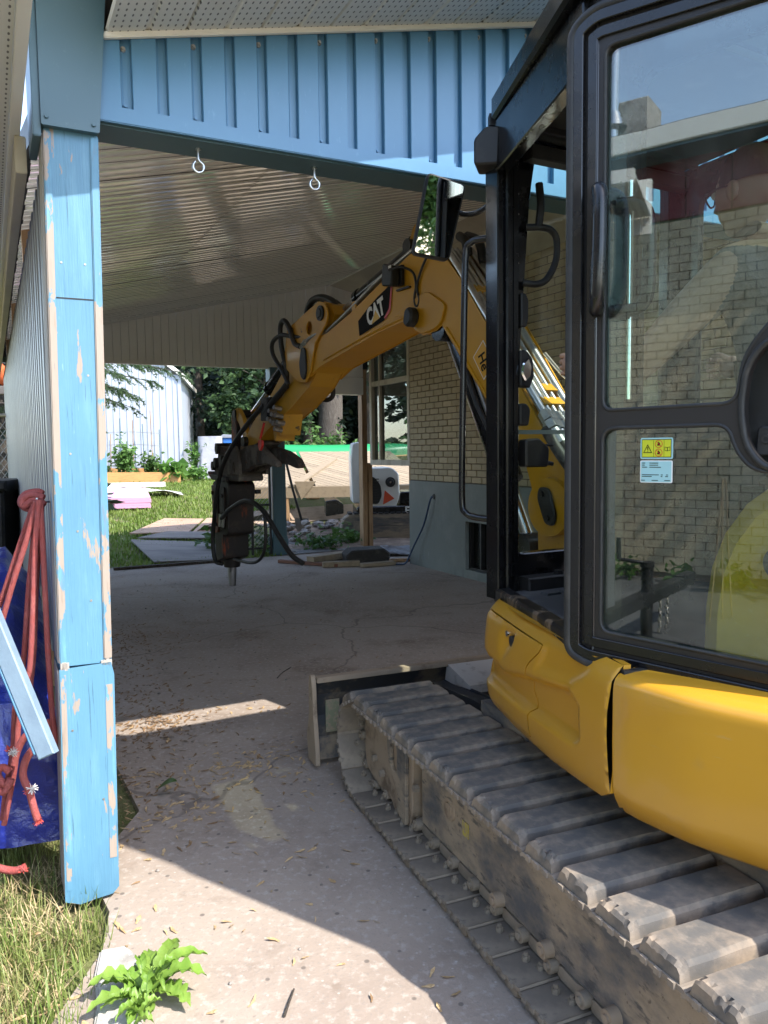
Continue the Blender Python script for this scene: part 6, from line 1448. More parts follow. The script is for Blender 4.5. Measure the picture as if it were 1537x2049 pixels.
plant('pepper_plant', 'low dark pepper plant at the left end of the raised bed', [((-7.15, 19.6, 1.08), (0.40, 0.25, 0.26), 300, 0.11)], 24, L_MID, (-7.15, 19.6, 0.92), [((-7.15, 19.6, 0.9), (-7.1, 19.6, 1.2))], group='plants in the raised bed')
plant('garden_shrub', 'light green shrub growing beside the right corner of the shed', [((-5.0, 20.9, 1.38), (0.30, 0.26, 0.55), 380, 0.13)], 25, L_LIME, (-5.0, 20.9, 0.8), [((-5.0, 20.9, 0.8), (-4.95, 20.9, 1.7))])
plant('garden_shrub', 'small bright shrub low on the lawn left of the grey covered bin', [((-4.78, 20.1, 0.98), (0.28, 0.24, 0.24), 220, 0.11)], 26, L_LIME, (-4.78, 20.1, 0.75), [((-4.78, 20.1, 0.75), (-4.75, 20.1, 1.1))])
tl = thing('trellis', 'wire and cane trellis behind the tomato plants', 'trellis', (-6.6, 20.35, 0.9))
for i, (xx, hh) in enumerate(((-7.45, 1.35), (-7.1, 1.1), (-6.85, 1.5), (-6.5, 1.45), (-6.22, 1.35), (-6.0, 1.7), (-5.8, 1.2))):
    b = MB(); b.tube([(xx, 20.35, 0.85), (xx + 0.03 * math.sin(i), 20.35, 0.9 + hh)], 0.012, 6); b.build('cane', M_WOOD if i % 2 else M_TEAL, tl, fix=False)
for zz in (1.35, 1.7, 2.02):
    b = MB(); b.tube([(-7.5, 20.33, zz), (-6.6, 20.33, zz + 0.03), (-5.8, 20.33, zz - 0.02)], 0.006, 5); b.build('wire', M_STEEL, tl, fix=False)
# pink insulation boards and white trim on the lawn
M_PINK = mat('pink_foam', (0.60, 0.32, 0.48), 0.7, layers=[((0.54, 0.28, 0.43), 4, 0.45, 0.7, None, None, 0.5)])
pk = thing('foam_board_stack', 'stack of pink foam insulation boards lying on the lawn', 'foam boards', (-5.4, 15.7, 0.42))
rq = random.Random(4)
for i in range(4):
    dx = rq.uniform(-0.03, 0.03); 
    P4 = [(-6.4, 14.70), (-4.60 + dx, 15.42), (-5.12 + dx, 16.85), (-7.1, 16.2)]
    b = MB(); vs = []
    for z in (0.03 + i * 0.052, 0.03 + i * 0.052 + 0.049): vs += [(x, y, hz((x, y)) + z) for x, y in P4]
    b.add(vs, [(0, 3, 2, 1), (4, 5, 6, 7), (0, 1, 5, 4), (1, 2, 6, 5), (2, 3, 7, 6), (3, 0, 4, 7)]); b.build('foam_board', M_PINK, pk)
b = MB(); b.grid(lambda a, c: (-6.6 + 2.2 * a - 0.3 * c, 16.6 + 0.6 * a + 0.6 * c, hz((-6, 17)) + 0.22 - 0.20 * a * a + 0.03 * math.sin(a * 17 + c * 5)), 16, 6)
tag(b.build('plastic_sheet', mat('thin_white_plastic', (0.72, 0.72, 0.70), 0.35, bump=(9, 0.4, 0.02)), fix=False), 'crumpled white plastic sheet behind the pink foam boards', 'plastic sheet')
for i, (a, c, lab) in enumerate((((-7.4, 17.9), (-5.25, 18.75), 'long white trim board lying along the raised bed'), ((-7.2, 17.2), (-5.75, 17.95), 'shorter white trim board lying nearer the pink foam boards'))):
    o = wb_(a, c, 0.02, 0.13, 0.14, mat('white_trim_board_%d' % i, (0.74, 0.73, 0.70), 0.5), 'trim_board', None); tag(o, lab, 'board', 'white trim boards on the lawn')
b = MB(); b.ball((-6.45, 17.25, 0.78), 0.17, 10, 6, (1, 1, 0.85)); tag(b.build('mesh_bag', mat('dark_red_mesh', (0.16, 0.035, 0.04), 0.8, bump=(60, 0.8, 0.01)), fix=False), 'dark red mesh bag on the white boards beside the blue post', 'bag')
# plywood on the lawn
def ply(pts, z0, th, m, label, lift=0, grp='plywood sheets on the lawn'):
    b = MB(); n = len(pts); vs = []
    for z in (z0, z0 + th): vs += [(x, y, hz((x, y)) + z + (lift if i == 0 else 0)) for i, (x, y) in enumerate(pts)]
    b.add(vs, [tuple(range(n))[::-1], tuple(range(n, 2 * n))] + [(i, (i + 1) % n, n + (i + 1) % n, n + i) for i in range(n)])
    tag(b.build('plywood_sheet', m), label, 'plywood', grp)
ply([(-3.10, 10.42), (-2.05, 10.62), (-2.2, 12.1), (-3.98, 12.15)], 0.02, 0.018, M_PLY, 'grey weathered plywood sheet nearest the concrete floor')
ply([(-3.9, 12.25), (-2.2, 12.45), (-2.1, 13.0), (-3.6, 12.85)], 0.03, 0.02, M_PLY, 'narrow grey plywood strip between the grey and the brown sheets')
ply([(-4.15, 12.62), (-3.25, 12.9), (-3.3, 14.2), (-4.0, 14.15)], 0.025, 0.02, M_PLYRED, 'brown plywood sheet in sunlight, left of the two')
ply([(-3.18, 12.9), (-2.3, 13.05), (-2.45, 14.45), (-3.25, 14.25)], 0.03, 0.02, M_PLYRED, 'brown plywood sheet in sunlight, partly behind the breaker')
b = MB(); b.grid(lambda a, c: (-3.15 + 1.1 * a, 12.95 + 0.45 * c + 0.25 * a, hz((-2.6, 13)) + 0.06 + 0.30 * a * (1 - 0.4 * c) + 0.05 * math.sin(a * 5)), 10, 4); tag(b.build('warped_board', M_PLY, fix=False), 'warped grey board curling up from the brown plywood beside the breaker', 'board')
b = MB(FC); b.box((1.35, 10.40, 0.005), (2.9, 10.47, 0.035), xf=Matrix.Rotation(0, 4, 'Z')); tag(b.build('dark_batten', M_BARK), 'dark batten lying along the edge of the concrete before the plywood', 'batten')
# bins
FBN = frame((-4.76, 21.1, 0.82), 8)
bn = thing('covered_bin', 'tall bin under a pale grey cover beside the shed', 'covered bin', FBN)
b = MB(FBN)
def cov(a, c):
    q = 2 * math.pi * a; k = 0.46 + 0.08 * (1 - c) ** 2 * (1 + 0.6 * math.sin(9 * q)); x = math.copysign(abs(math.cos(q)) ** 0.45, math.cos(q)) * k; y = math.copysign(abs(math.sin(q)) ** 0.45, math.sin(q)) * 0.4 * k / .46
    return (x * 0.68 + 0.10, y * 0.8, 1.12 * c - 0.02)
b.grid(cov, 48, 8); b.add([cov(i / 48, 1) for i in range(48)], [tuple(range(48))]); b.build('cover', mat('grey_cover_fabric', (0.36, 0.36, 0.40), 0.7, layers=[((0.28, 0.28, 0.32), 3, 0.45, 0.65, None, None, 0.7)], bump=(5, 0.4, 0.04)), bn, fix=False)
b = MB(FBN); b.box((-0.18, -0.2, -0.05), (0.38, 0.25, 0.2)); b.build('bin_base', M_BLKM, bn)
FB2 = frame((-4.15, 21.9, 0.88), 5)
b2 = thing('wheelie_bin', 'blue lidded wheelie bin behind the breaker linkage', 'bin', FB2)
b = MB(FB2); b.prism([(-0.26, 0), (0.26, 0), (0.30, 1.0), (-0.30, 1.0)], -0.3, 0.3, ch=0.02); b.build('bin_body', mat('bin_blue', (0.03, 0.14, 0.42), 0.45), b2)
b = MB(FB2); b.prism([(-0.34, 1.0), (0.34, 1.0), (0.33, 1.06), (-0.28, 1.10), (-0.34, 1.06)], -0.34, 0.34, ch=0.01); b.build('lid', mat('bin_grey', (0.22, 0.23, 0.26), 0.5), b2)
# dismantled deck, tilted on blocks
dk = thing('deck_section', 'dismantled timber deck section tilted up on blocks, planks running diagonally', 'deck', (-1.2, 14.5, 0.3))
A0 = Vector((-2.35, 14.15, 0.86)); A1 = Vector((0.9, 14.75, 0.84)); A2 = Vector((-1.9, 18.3, 1.47)); 
ux = (A1 - A0).normalized(); uy = (A2 - A0); uy = (uy - ux * uy.dot(ux)).normalized(); uz = ux.cross(uy)
FDK = Matrix(((ux.x, uy.x, uz.x, A0.x), (ux.y, uy.y, uz.y, A0.y), (ux.z, uy.z, uz.z, A0.z), (0, 0, 0, 1)))
LX, LY = 3.3, 4.1
def clip_strip(c0, c1, sgn, xa, xb):
    """plank between two diagonals x - sgn*y = c, cut to the rectangle"""
    poly = [(xa, 0), (xb, 0), (xb, LY), (xa, LY)]
    for s_, c in ((1, c0), (-1, c1)):
        out = []
        f = lambda p: s_ * ((p[0] - sgn * 0.55 * p[1]) - c)
        for i in range(len(poly)):
            a = poly[i - 1]; e = poly[i]; fa, fe = f(a), f(e)
            if (fa < 0) != (fe < 0): t = fa / (fa - fe); out.append((a[0] + (e[0] - a[0]) * t, a[1] + (e[1] - a[1]) * t))
            if fe >= 0: out.append(e)
        poly = out
        if len(poly) < 3: return None
    return poly
XZ2 = Matrix(((1, 0, 0, 0), (0, 0, 1, 0), (0, 1, 0, 0), (0, 0, 0, 1)))
for (sgn, xa, xb) in ((-1, 0.0, 1.05), (-1, 1.12, 3.3)):
    c = -3.0
    while c < 7:
        p = clip_strip(c + 0.006, c + 0.148, sgn, xa, xb)
        if p and len(p) > 2:
            b = MB(FDK); b.prism(p, -0.03 + rq.uniform(0, 0.004), 0.0 + rq.uniform(0, 0.004), xf=XZ2); b.build('plank', M_DECK, dk, fix=False)
        c += 0.155
b = MB(FDK); b.box((-0.02, -0.05, -0.21), (3.3, -0.005, -0.002)); b.build('fascia_board', M_DECK, dk)
b = MB(FDK); b.prism([(0.62, -0.06), (1.75, 2.9), (1.88, 2.9), (0.80, -0.06)], 0.005, 0.04, xf=XZ2); b.build('trim_board', M_DECK, dk)
b = MB(); b.prism([(0.85, -0.24), (1.12, 0.10), (0.72, 0.10)], -0.07, -0.052, xf=FDK); b.build('corner_brace', M_DECK, dk)
for x_ in (0.3, 1.6, 2.9):
    b = MB(FDK); b.box((x_, 0.0, -0.2), (x_ + 0.05, 4.0, -0.035)); b.build('joist', M_DECK, dk)
for (x_, y_) in ((-1.9, 14.35), (-0.4, 14.6), (0.7, 14.9), (-1.6, 17.6), (0.6, 17.9)):
    z0 = hz((x_, y_)); zt = A0.z + (y_ - 14.2) * 0.15 - 0.22
    b = MB(); b.box((x_ - 0.15, y_ - 0.1, z0 - 0.02), (x_ + 0.15, y_ + 0.1, zt)); b.build('block', M_WOOD, dk)
# canoe upside down
cn = thing('canoe', 'green canoe lying upside down behind the timber deck', 'canoe', (-1.2, 19.6, 1.3))
M_GREEN = mat('canoe_green', (0.02, 0.25, 0.085), 0.35, layers=[((0.015, 0.24, 0.08), 3, 0.5, 0.7, None, None, 0.6)])
def hull(a, c):
    t = 2 * a - 1; wd = 0.44 * (1 - abs(t) ** 2.4); q = math.pi * c
    return (-1.2 + 2.15 * t, 19.6 + math.cos(q) * wd + 0.1 * t, 1.30 + 0.08 * t * t + math.sin(q) ** 0.7 * (0.34 - 0.02 * abs(t) ** 3) * (1 - abs(t) ** 6 * 0.5))
b = MB(); b.grid(hull, 28, 10); b.build('hull', M_GREEN, cn, fix=False)
for s_ in (0, 1):
    b = MB(); b.tube([hull(i / 14, s_) for i in range(15)], 0.022, 6, sub=2); b.build('gunwale', M_CEDAR, cn, fix=False)
b = MB(); 
for xx in (-2.3, -0.3): b.box((xx - 0.05, 19.1, 0.6), (xx + 0.05, 20.1, 1.30))
tag(b.build('trestle', M_WOOD), 'timber trestle under the green canoe', 'trestle')
# small white and black excavator behind the house corner
FX = frame((-0.17, 13.0, 0), 6)
mx = thing('mini_excavator', 'small white and black excavator parked behind the house corner', 'excavator', FX)
M_WP = mat('white_machine_paint', (0.72, 0.72, 0.71), 0.35, layers=[((0.6, 0.59, 0.57), 3, 0.5, 0.7, None, None, 0.5)], coat=0.3)
def mp(pts, y0, y1, nm, m, ch=0.015, par=None, r=0.05):
    b = MB(FX); b.prism(rnd(pts, r, 4), y0, y1, ch=ch); return b.build(nm, m, par or mx)
mp([(-0.36, 0.62), (-0.38, 1.35), (-0.35, 1.62), (-0.22, 1.64), (-0.14, 1.25), (-0.14, 0.62)], -0.05, 0.5, 'engine_cover', M_WP)
tail = mp([(-0.16, 0.56), (-0.16, 1.20), (0.30, 1.21), (0.42, 1.10), (0.43, 0.72), (0.36, 0.54)], -0.08, 0.7, 'tail_cover', M_WP)
mp([(-0.20, 0.62), (-0.20, 1.06), (0.0, 1.06), (0.11, 0.92), (0.13, 0.74), (0.07, 0.60)], -0.10, -0.075, 'grille', M_DARK, 0.004, tail)
b = MB(FX)
for i in range(9): b.box((-0.19, -0.108, 0.65 + i * 0.045), (0.08, -0.100, 0.665 + i * 0.045))
stuff(b.build('grille_slats', M_BLKM, tail))
b = MB(FX); b.cyl((0.275, -0.075, 0.965), (0.275, -0.10, 0.965), 0.085, 0.082, 20); b.cyl((0.275, -0.10, 0.965), (0.275, -0.112, 0.965), 0.06, 0.05, 16, mi=1); b.cyl((0.275, -0.112, 0.965), (0.275, -0.114, 0.965), 0.018, None, 10, mi=2); b.build('tail_lamp', [M_BLKM, M_DARK, M_CHROME], tail)
mp([(0.18, 0.83), (0.145, 0.59), (0.34, 0.69)], -0.086, -0.0805, 'triangle_reflector', mat('orange_red_reflector', (0.62, 0.07, 0.02), 0.4), 0.002, tail, 0.01)
lowc = mp([(-0.30, 0.36), (-0.30, 0.57), (0.95, 0.57), (0.95, 0.36)], -0.16, 0.8, 'counterweight', M_BLK)
text_mesh('E2', 0.165, FX @ Matrix.Translation((0.585, -0.1625, 0.49)) @ Matrix.Rotation(R(90), 4, 'X'), 'letter', M_DECALW, lowc, bold=0.006)
mp([(0.44, 0.58), (0.44, 0.80), (0.95, 0.80), (0.95, 0.58)], -0.05, 0.6, 'fuel_box', M_BLK)
b = MB(FX); b.prism(rnd([(-0.60, 0.10), (-0.52, 0.40), (-0.40, 0.45), (0.9, 0.45), (1.0, 0.3), (1.0, 0.1), (0.9, 0.0), (-0.5, 0.0)], 0.08, 4), -0.20, 0.15, ch=0.02); tk = b.build('track', M_TRKFR, mx)
for i in range(14):
    b = MB(FX); b.box((-0.44 + i * 0.1, -0.205, 0.445), (-0.375 + i * 0.1, 0.15, 0.475), ch=0.006); b.build('track_lug', M_RUB, tk)
b = MB(FX); b.box((-0.36, -0.215, 0.18), (-0.22, -0.20, 0.34), ch=0.004); b.build('frame_plate', M_TRKPL, tk)
b = MB(FX); b.prism(rnd([(-0.80, 0.40), (-0.80, 0.66), (-0.62, 0.68), (-0.50, 0.60), (-0.50, 0.44)], 0.02), 0.1, 0.9, ch=0.01); b.build('dozer_blade', M_BLK, mx)
# shovel and rubble on the bare earth
sv = thing('shovel', 'long handled shovel standing up in the rubble left of the small excavator', 'shovel', (-1.42, 13.4, 0.12))
b = MB(); b.tube([(-1.66, 13.05, 1.48), (-1.54, 13.2, 0.85), (-1.42, 13.38, 0.30)], 0.022, 8); b.build('handle', M_HOSE, sv)
b = MB(); b.grid(lambda a, c: (-1.42 + (a - 0.5) * 0.24 * (1 - 0.5 * c * c), 13.38 + 0.03 * math.cos((a - .5) * 3) + 0.05 * c, 0.34 - 0.30 * c), 8, 6); b.build('blade', M_STEEL, sv, fix=False)
M_RUBB = mat('broken_concrete', (0.26, 0.23, 0.205), 0.9, layers=[((0.17, 0.14, 0.12), 9, 0.45, 0.7)], rand=0.25, bump=(40, 0.7, 0.01))
def rock_mesh(seed, sx=1, sy=1, sz=0.6):
    g = random.Random(seed); bm = bmesh.new(); bmesh.ops.create_icosphere(bm, subdivisions=1, radius=0.5)
    for v in bm.verts:
        v.co = Vector((v.co.x * sx, v.co.y * sy, v.co.z * sz)) * (0.75 + 0.5 * g.random())
    me = bpy.data.meshes.new('rubble_stone'); bm.to_mesh(me); bm.free(); me.materials.append(M_RUBB); return me
rocks = [rock_mesh(i, 1, 0.8, 0.5) for i in range(5)]
rg = random.Random(17)
for i in range(46):
    if i < 26: x = rg.uniform(-2.05, -1.15); y = rg.uniform(12.2, 13.4)
    else: x = rg.uniform(-1.2, -0.45); y = rg.uniform(13.4, 14.5)
    s_ = rg.uniform(0.09, 0.26)
    o = inst('rubble_stone', rocks[i % 5], None, Matrix.Translation(onground(x, y, s_ * 0.2 + (0.22 * rg.random() if i < 20 else 0))) @ Matrix.Rotation(rg.uniform(0, 6.3), 4, 'Z') @ Matrix.Scale(s_, 4))
    tag(o, 'lump of broken concrete in the rubble heap around the shovel' if i < 26 else 'lump of broken concrete scattered on the earth before the deck', 'rubble', 'rubble around the shovel' if i < 26 else 'scattered rubble before the deck')
foliage_o = foliage('weeds', [((-1.0, 11.9, 0.12), (0.55, 0.5, 0.16), 260, 0.10), ((-0.55, 12.4, 0.14), (0.4, 0.4, 0.2), 160, 0.10), ((-1.75, 11.5, 0.16), (0.22, 0.5, 0.22), 160, 0.10), ((-2.3, 11.6, 0.2), (0.5, 0.4, 0.26), 260, 0.12)], 31, L_MID, None)
tag(foliage_o, 'weeds growing around the teal back post and the paving', 'weeds', kind='stuff')
# lumber offcuts and a broken slab on the floor before the teal post
offc = [((-1.42, 10.42), (-0.60, 9.95), 0.045, 0.07, mat('reddish_offcut', (0.16, 0.075, 0.05), 0.8), 'long reddish timber offcut lying nearest the breaker', 0.0),
        ((-0.98, 10.18), (-0.50, 10.72), 0.09, 0.14, M_DECK, 'pale timber block end leaning on the offcut heap', 0.02),
        ((-0.80, 9.96), (-0.33, 10.05), 0.07, 0.10, M_DECK, 'short pale timber offcut in front of the dark slab', 0.0),
        ((-0.30, 9.92), (0.12, 10.12), 0.05, 0.12, M_DECK, 'pale plank offcut right of the dark slab', 0.0),
        ((-0.25, 10.30), (0.45, 10.45), 0.04, 0.10, M_WOOD, 'brown plank offcut behind the dark slab', 0.0),
        ((-0.75, 10.62), (-0.35, 10.75), 0.08, 0.16, M_PLY, 'grey timber offcut at the back of the heap', 0.0)]
for a, c, h_, w_, m_, lab, z0 in offc:
    a = Vector(a); c = Vector(c); d = c - a; L_ = d.length
    b = MB(Matrix.Translation((a.x, a.y, 0)) @ Matrix.Rotation(math.atan2(d.y, d.x), 4, 'Z')); b.box((0, -w_ / 2, 0.004 + z0), (L_, w_ / 2, h_ + z0), ch=0.004)
    tag(b.build('timber_offcut', m_), lab, 'offcut', 'offcuts on the carport floor')
b = MB(Matrix.Translation((-0.25, 10.35, 0.0)) @ Matrix.Rotation(R(12), 4, 'Z')); b.prism(rnd([(-0.28, 0.005), (0.27, 0.005), (0.30, 0.13), (0.22, 0.20), (-0.22, 0.19), (-0.30, 0.12)], 0.02, 2), -0.2, 0.2, ch=0.02)
tag(b.build('dark_slab', mat('tarry_slab', (0.03, 0.026, 0.023), 0.85, layers=[((0.07, 0.06, 0.05), 9, 0.5, 0.7)], bump=(25, 0.9, 0.02)), bevel=0.0), 'dark broken slab on the offcut heap by the timber post', 'slab')
# plastic film and mud under the bay
b = MB(); b.grid(lambda a, c: (-0.15 + 0.62 * a + 0.1 * c, 10.9 + 1.0 * c, 0.02 + 0.05 * abs(noise.noise(Vector((a * 5, c * 6, 1.3))))), 18, 18); tag(b.build('plastic_film', mat('muddy_film', (0.25, 0.25, 0.26), 0.3, layers=[((0.08, 0.06, 0.05), 7, 0.45, 0.6)], bump=(18, 0.6, 0.02)), fix=False), 'muddy grey plastic film on the ground under the window bay', 'plastic film')
# black iron gate folded beside the teal post, with wire mesh
FG = frame(FC @ Vector((3.26, 10.74, 0)), 26.7)
gt = thing('iron_gate', 'black iron gate with wire mesh standing beside the teal back post', 'gate', FG)
for x_ in (-0.10, 0.02, 0.29): 
    b = MB(FG); b.box((x_, -0.02, 0.02), (x_ + 0.03, 0.02, 1.30), ch=0.004); b.build('upright', M_BLKM, gt)
for z_ in (0.10, 0.72, 1.20):
    b = MB(FG); b.box((-0.09, -0.015, z_), (0.31, 0.015, z_ + 0.03)); b.build('rail', M_BLKM, gt)
b = MB(FG)
for i in range(-14, 14):
    for s_ in (-1, 1):
        pts = []
        for k in range(25):
            z = 0.1 + k * 0.047; x = -0.35 + (i * 0.06 + s_ * (z - 0.1) * 0.9)
            if -0.36 < x < 0.30: pts.append((x, 0.03 * s_ * 0.1, z))
        if len(pts) > 1: b.tube(pts, 0.0035, 3, sub=1, caps=False)
b.build('wire_mesh', M_STEEL, gt, fix=False)
b = MB(FG); b.cyl((0.10, -0.03, 0.93), (0.10, -0.10, 0.93), 0.012, None, 8); b.box((0.06, -0.05, 0.90), (0.16, -0.02, 0.96)); b.build('latch', M_BLKM, gt)
# garden grass as blades
def blades(name, n, fn, seed, hmin, hmax, wd, m, label, bend=0.5):
    g = np.random.default_rng(seed); vs = []; fs = []; k = 0
    for i in range(n):
        q = fn(g)
        if q is None: continue
        x, y, z = q; h = g.uniform(hmin, hmax); a = g.uniform(0, 6.283); bx, by = math.cos(a), math.sin(a); l = g.uniform(0.1, bend) * h
        px, py = -by * wd, bx * wd
        vs += [(x - px, y - py, z), (x + px, y + py, z), (x + bx * l * 0.4 - px * 0.7, y + by * l * 0.4 - py * 0.7, z + h * 0.6), (x + bx * l * 0.4 + px * 0.7, y + by * l * 0.4 + py * 0.7, z + h * 0.6), (x + bx * l, y + by * l, z + h)]
        fs += [(k, k + 1, k + 3, k + 2), (k + 2, k + 3, k + 4)]; k += 5
    o = link(name, fast_mesh(name, vs, fs, m)); tag(o, label, 'grass', kind='stuff'); return o
L_GRASS = leaf_mat('garden_grass', (0.15, 0.24, 0.04), (0.24, 0.32, 0.075), 0.3, 0.5, 1.5)
L_GRASS2 = leaf_mat('front_grass', (0.16, 0.23, 0.05), (0.27, 0.29, 0.10), 0.3, 0.5, 5)
M_STRAW = leaf_mat('dry_straw', (0.46, 0.34, 0.17), (0.58, 0.47, 0.27), 0.2, 0.6, 6)
def gback(g):
    x = g.uniform(-7.6, -1.2); y = g.uniform(10.3, 21.5); u_ = -0.4493 * x + 0.8934 * y
    if u_ < 10.62: return None
    w_ = 0.8934 * x + 0.4493 * y
    if w_ < 0.4 or w_ > 5.6: return None
    if u_ > 20.3 and w_ < 4.6: return None
    if w_ > 3.7 and u_ < 15: return None
    return (x, y, hz((x, y)) - 0.02)
blades('garden_grass', 42000, gback, 51, 0.03, 0.085, 0.011, L_GRASS, 'mown lawn of the back garden')
# ================================================================ foreground left
def gfront(g):
    w_ = g.uniform(-1.1, 0.26); u_ = g.uniform(1.0, 3.6)
    lim = slab_left(u_) + 0.13
    if w_ > lim + g.normal() * 0.03: return None
    x, y = W2(w_, u_)
    if noise.noise(Vector((x * 2.2, y * 2.2, 0.4))) < -0.12 and g.random() < 0.75: return None
    return (x, y, -0.03)
blades('front_grass', 19000, gfront, 61, 0.035, 0.115, 0.0022, L_GRASS2, 'patchy green grass at the foot of the blue post', 0.8)
def gstraw(g):
    w_ = g.uniform(-1.1, 0.2); u_ = g.uniform(1.0, 3.0)
    if w_ > slab_left(u_) + 0.09: return None
    x, y = W2(w_, u_); return (x, y, -0.026)
blades('dry_grass', 6500, gstraw, 62, 0.02, 0.075, 0.0020, M_STRAW, 'dry straw coloured grass at the foot of the blue post', 2.2)
# pale kerb stone by the weed
b = MB()
kp = [(-0.87, 2.23), (-0.845, 2.12), (-0.79, 1.99), (-0.765, 1.88), (-0.71, 1.68), (-0.60, 1.70), (-0.645, 1.86), (-0.66, 1.97), (-0.715, 2.10), (-0.735, 2.19), (-0.80, 2.25)]
n = len(kp); b.add([(x, y, 0.016) for x, y in kp] + [(x + (0.01 if i > 3 else -0.01), y, -0.05) for i, (x, y) in enumerate(kp)], [tuple(range(n))] + [(i, i + n, (i + 1) % n + n, (i + 1) % n) for i in range(n)])
o = b.build('kerb_stone', M_KERB, bevel=0.006); tag(o, 'pale weathered kerb stone under the leafy weed', 'kerb stone')
# weed: rosette of toothed leaves
L_WEED = leaf_mat('weed_leaf', (0.16, 0.29, 0.04), (0.25, 0.39, 0.075), 0.35, 0.42, 14)
wx, wy = -0.665, 2.045
wd = thing('weed', 'bright green toothed leaf weed growing at the edge of the concrete by the post', 'weed', (wx, wy, 0))
rw = random.Random(23)
for i in range(30):
    a = i * 2.4 + rw.uniform(-0.3, 0.3); L_ = rw.uniform(0.09, 0.17) * (1.0 if i < 18 else 0.62); el = rw.uniform(0.12, 0.5) + (0.5 if i >= 18 else 0)
    side = rw.uniform(-0.5, 0.5); wdt = L_ * rw.uniform(0.15, 0.21)
    if i >= 22: wx_, wy_ = wx + rw.uniform(-0.03, 0.03), wy - 0.10 + rw.uniform(-0.05, 0.03)
    else: wx_, wy_ = wx + rw.uniform(-0.02, 0.02), wy + rw.uniform(-0.05, 0.02)
    vs = []; fs = []; nseg = 16
    for k in range(nseg + 1):
        t = k / nseg
        prof = (0.10 + 0.9 * math.sin(math.pi * min(1, t ** 1.15)) ** 0.8) * (1 - 0.12 * t)
        if t > 0.97: prof = 0.05
        tooth = (1.0 if k % 3 else 0.62) * (1 + 0.12 * rw.uniform(-1, 1))
        r_ = L_ * t; ang = a + side * t * 0.5
        cxp = Vector((wx_ + math.cos(ang) * r_ * math.cos(el * (1 - 0.6 * t)), wy_ + math.sin(ang) * r_ * math.cos(el * (1 - 0.6 * t)), 0.012 + L_ * math.sin(el) * math.sin(t * 2.3) * 0.9))
        pv = Vector((-math.sin(ang), math.cos(ang), 0)) * wdt * prof * tooth
        curl = 0.016 * prof
        vs += [cxp + pv + Vector((0, 0, curl + 0.006 * math.sin(k * 1.9 + i))), cxp, cxp - pv + Vector((0, 0, curl + 0.006 * math.sin(k * 1.7 + 2 * i)))]
    for k in range(nseg):
        for j in (0, 1): fs.append((3 * k + j, 3 * k + j + 1, 3 * k + 3 + j + 1, 3 * k + 3 + j))
    b = MB(); b.add(vs, fs, smooth=True)
    for k in range(0, nseg, 2): pass
    lf = b.build('leaf', L_WEED, wd, fix=False)
    b = MB(); b.tube([vs[3 * k + 1] + Vector((0, 0, 0.001)) for k in range(0, nseg - 1, 3)], 0.0017, 5, sub=2, taper=0.0006); b.build('midrib', L_LIME, lf, fix=False)
# leaf litter: winged seeds and husks
def seeds(name, spots, seed, m, label):
    g = np.random.default_rng(seed); vs = []; fs = []
    for (w_, u_, sw, su, n, z) in spots:
        for i in range(n):
            ww = w_ + g.normal() * sw; uu = u_ + g.normal() * su; x, y = W2(ww, uu)
            a = g.uniform(0, 6.283); L_ = g.uniform(0.018, 0.042); wd_ = L_ * g.uniform(0.12, 0.24); tz = g.uniform(0.001, 0.006); bend = g.uniform(-0.5, 0.5)
            k = len(vs); c, s_ = math.cos(a), math.sin(a)
            for t in (0, 0.3, 0.65, 1.0):
                wv = wd_ * (0.45, 0.5, 1.0, 0.25)[(0, 0.3, 0.65, 1.0).index(t)]; ox = L_ * t; oy = bend * L_ * t * t
                for e in (-1, 1): vs.append((x + c * ox - s_ * (oy + e * wv), y + s_ * ox + c * (oy + e * wv), z + 0.002 + tz * t + (0.004 * (e > 0) * t)))
            fs += [(k, k + 1, k + 3, k + 2), (k + 2, k + 3, k + 5, k + 4), (k + 4, k + 5, k + 7, k + 6)]
    o = link(name, fast_mesh(name, vs, fs, m)); tag(o, label, 'leaf litter', kind='stuff'); return o
M_SEED = leaf_mat('dry_maple_seed', (0.36, 0.24, 0.12), (0.50, 0.36, 0.20), 0.15, 0.6, 60)
M_SEED2 = leaf_mat('brown_husk', (0.19, 0.115, 0.06), (0.30, 0.19, 0.10), 0.1, 0.7, 60)
seeds('seed_litter', [(0.9, 2.6, 0.65, 0.7, 120, 0), (0.75, 3.6, 0.35, 0.30, 130, 0), (1.0, 3.55, 0.16, 0.10, 110, 0), (1.3, 3.1, 0.5, 0.5, 60, 0), (0.55, 3.2, 0.15, 0.12, 60, 0), (0.9, 4.4, 0.3, 0.1, 30, 0), (0.4, 1.9, 0.3, 0.25, 18, 0), (0.2, 2.3, 0.12, 0.2, 40, 0.0)], 71, M_SEED, 'pale winged maple seeds scattered on the concrete')
seeds('husk_litter', [(0.62, 5.3, 0.22, 0.9, 800, 0), (0.75, 4.3, 0.12, 0.15, 200, 0), (0.9, 6.4, 0.3, 0.3, 260, 0), (1.4, 6.5, 0.7, 1.2, 160, 0), (0.55, 3.5, 0.15, 0.3, 70, 0), (1.3, 4.0, 0.5, 0.6, 60, 0), (2.5, 8.0, 1.2, 1.2, 90, 0)], 72, M_SEED2, 'brown husks drifted on the concrete inside the carport')
seeds('lawn_litter', [(-0.35, 2.1, 0.25, 0.35, 120, -0.01)], 73, M_SEED, 'pale dry leaves and seeds on the front grass')
g_ = random.Random(19); b = MB()
for i in range(240):
    ww = g_.uniform(0.3, 4.0); uu = g_.uniform(1.0, 9.5) ; x, y = W2(ww, uu); s_ = g_.uniform(0.003, 0.011)
    b.ball((x, y, s_ * 0.3), s_, 5, 3, (1, 1, 0.6))
tag(b.build('grit', M_RUBB, fix=False), 'small grit and crumbs on the concrete', 'grit', kind='stuff')
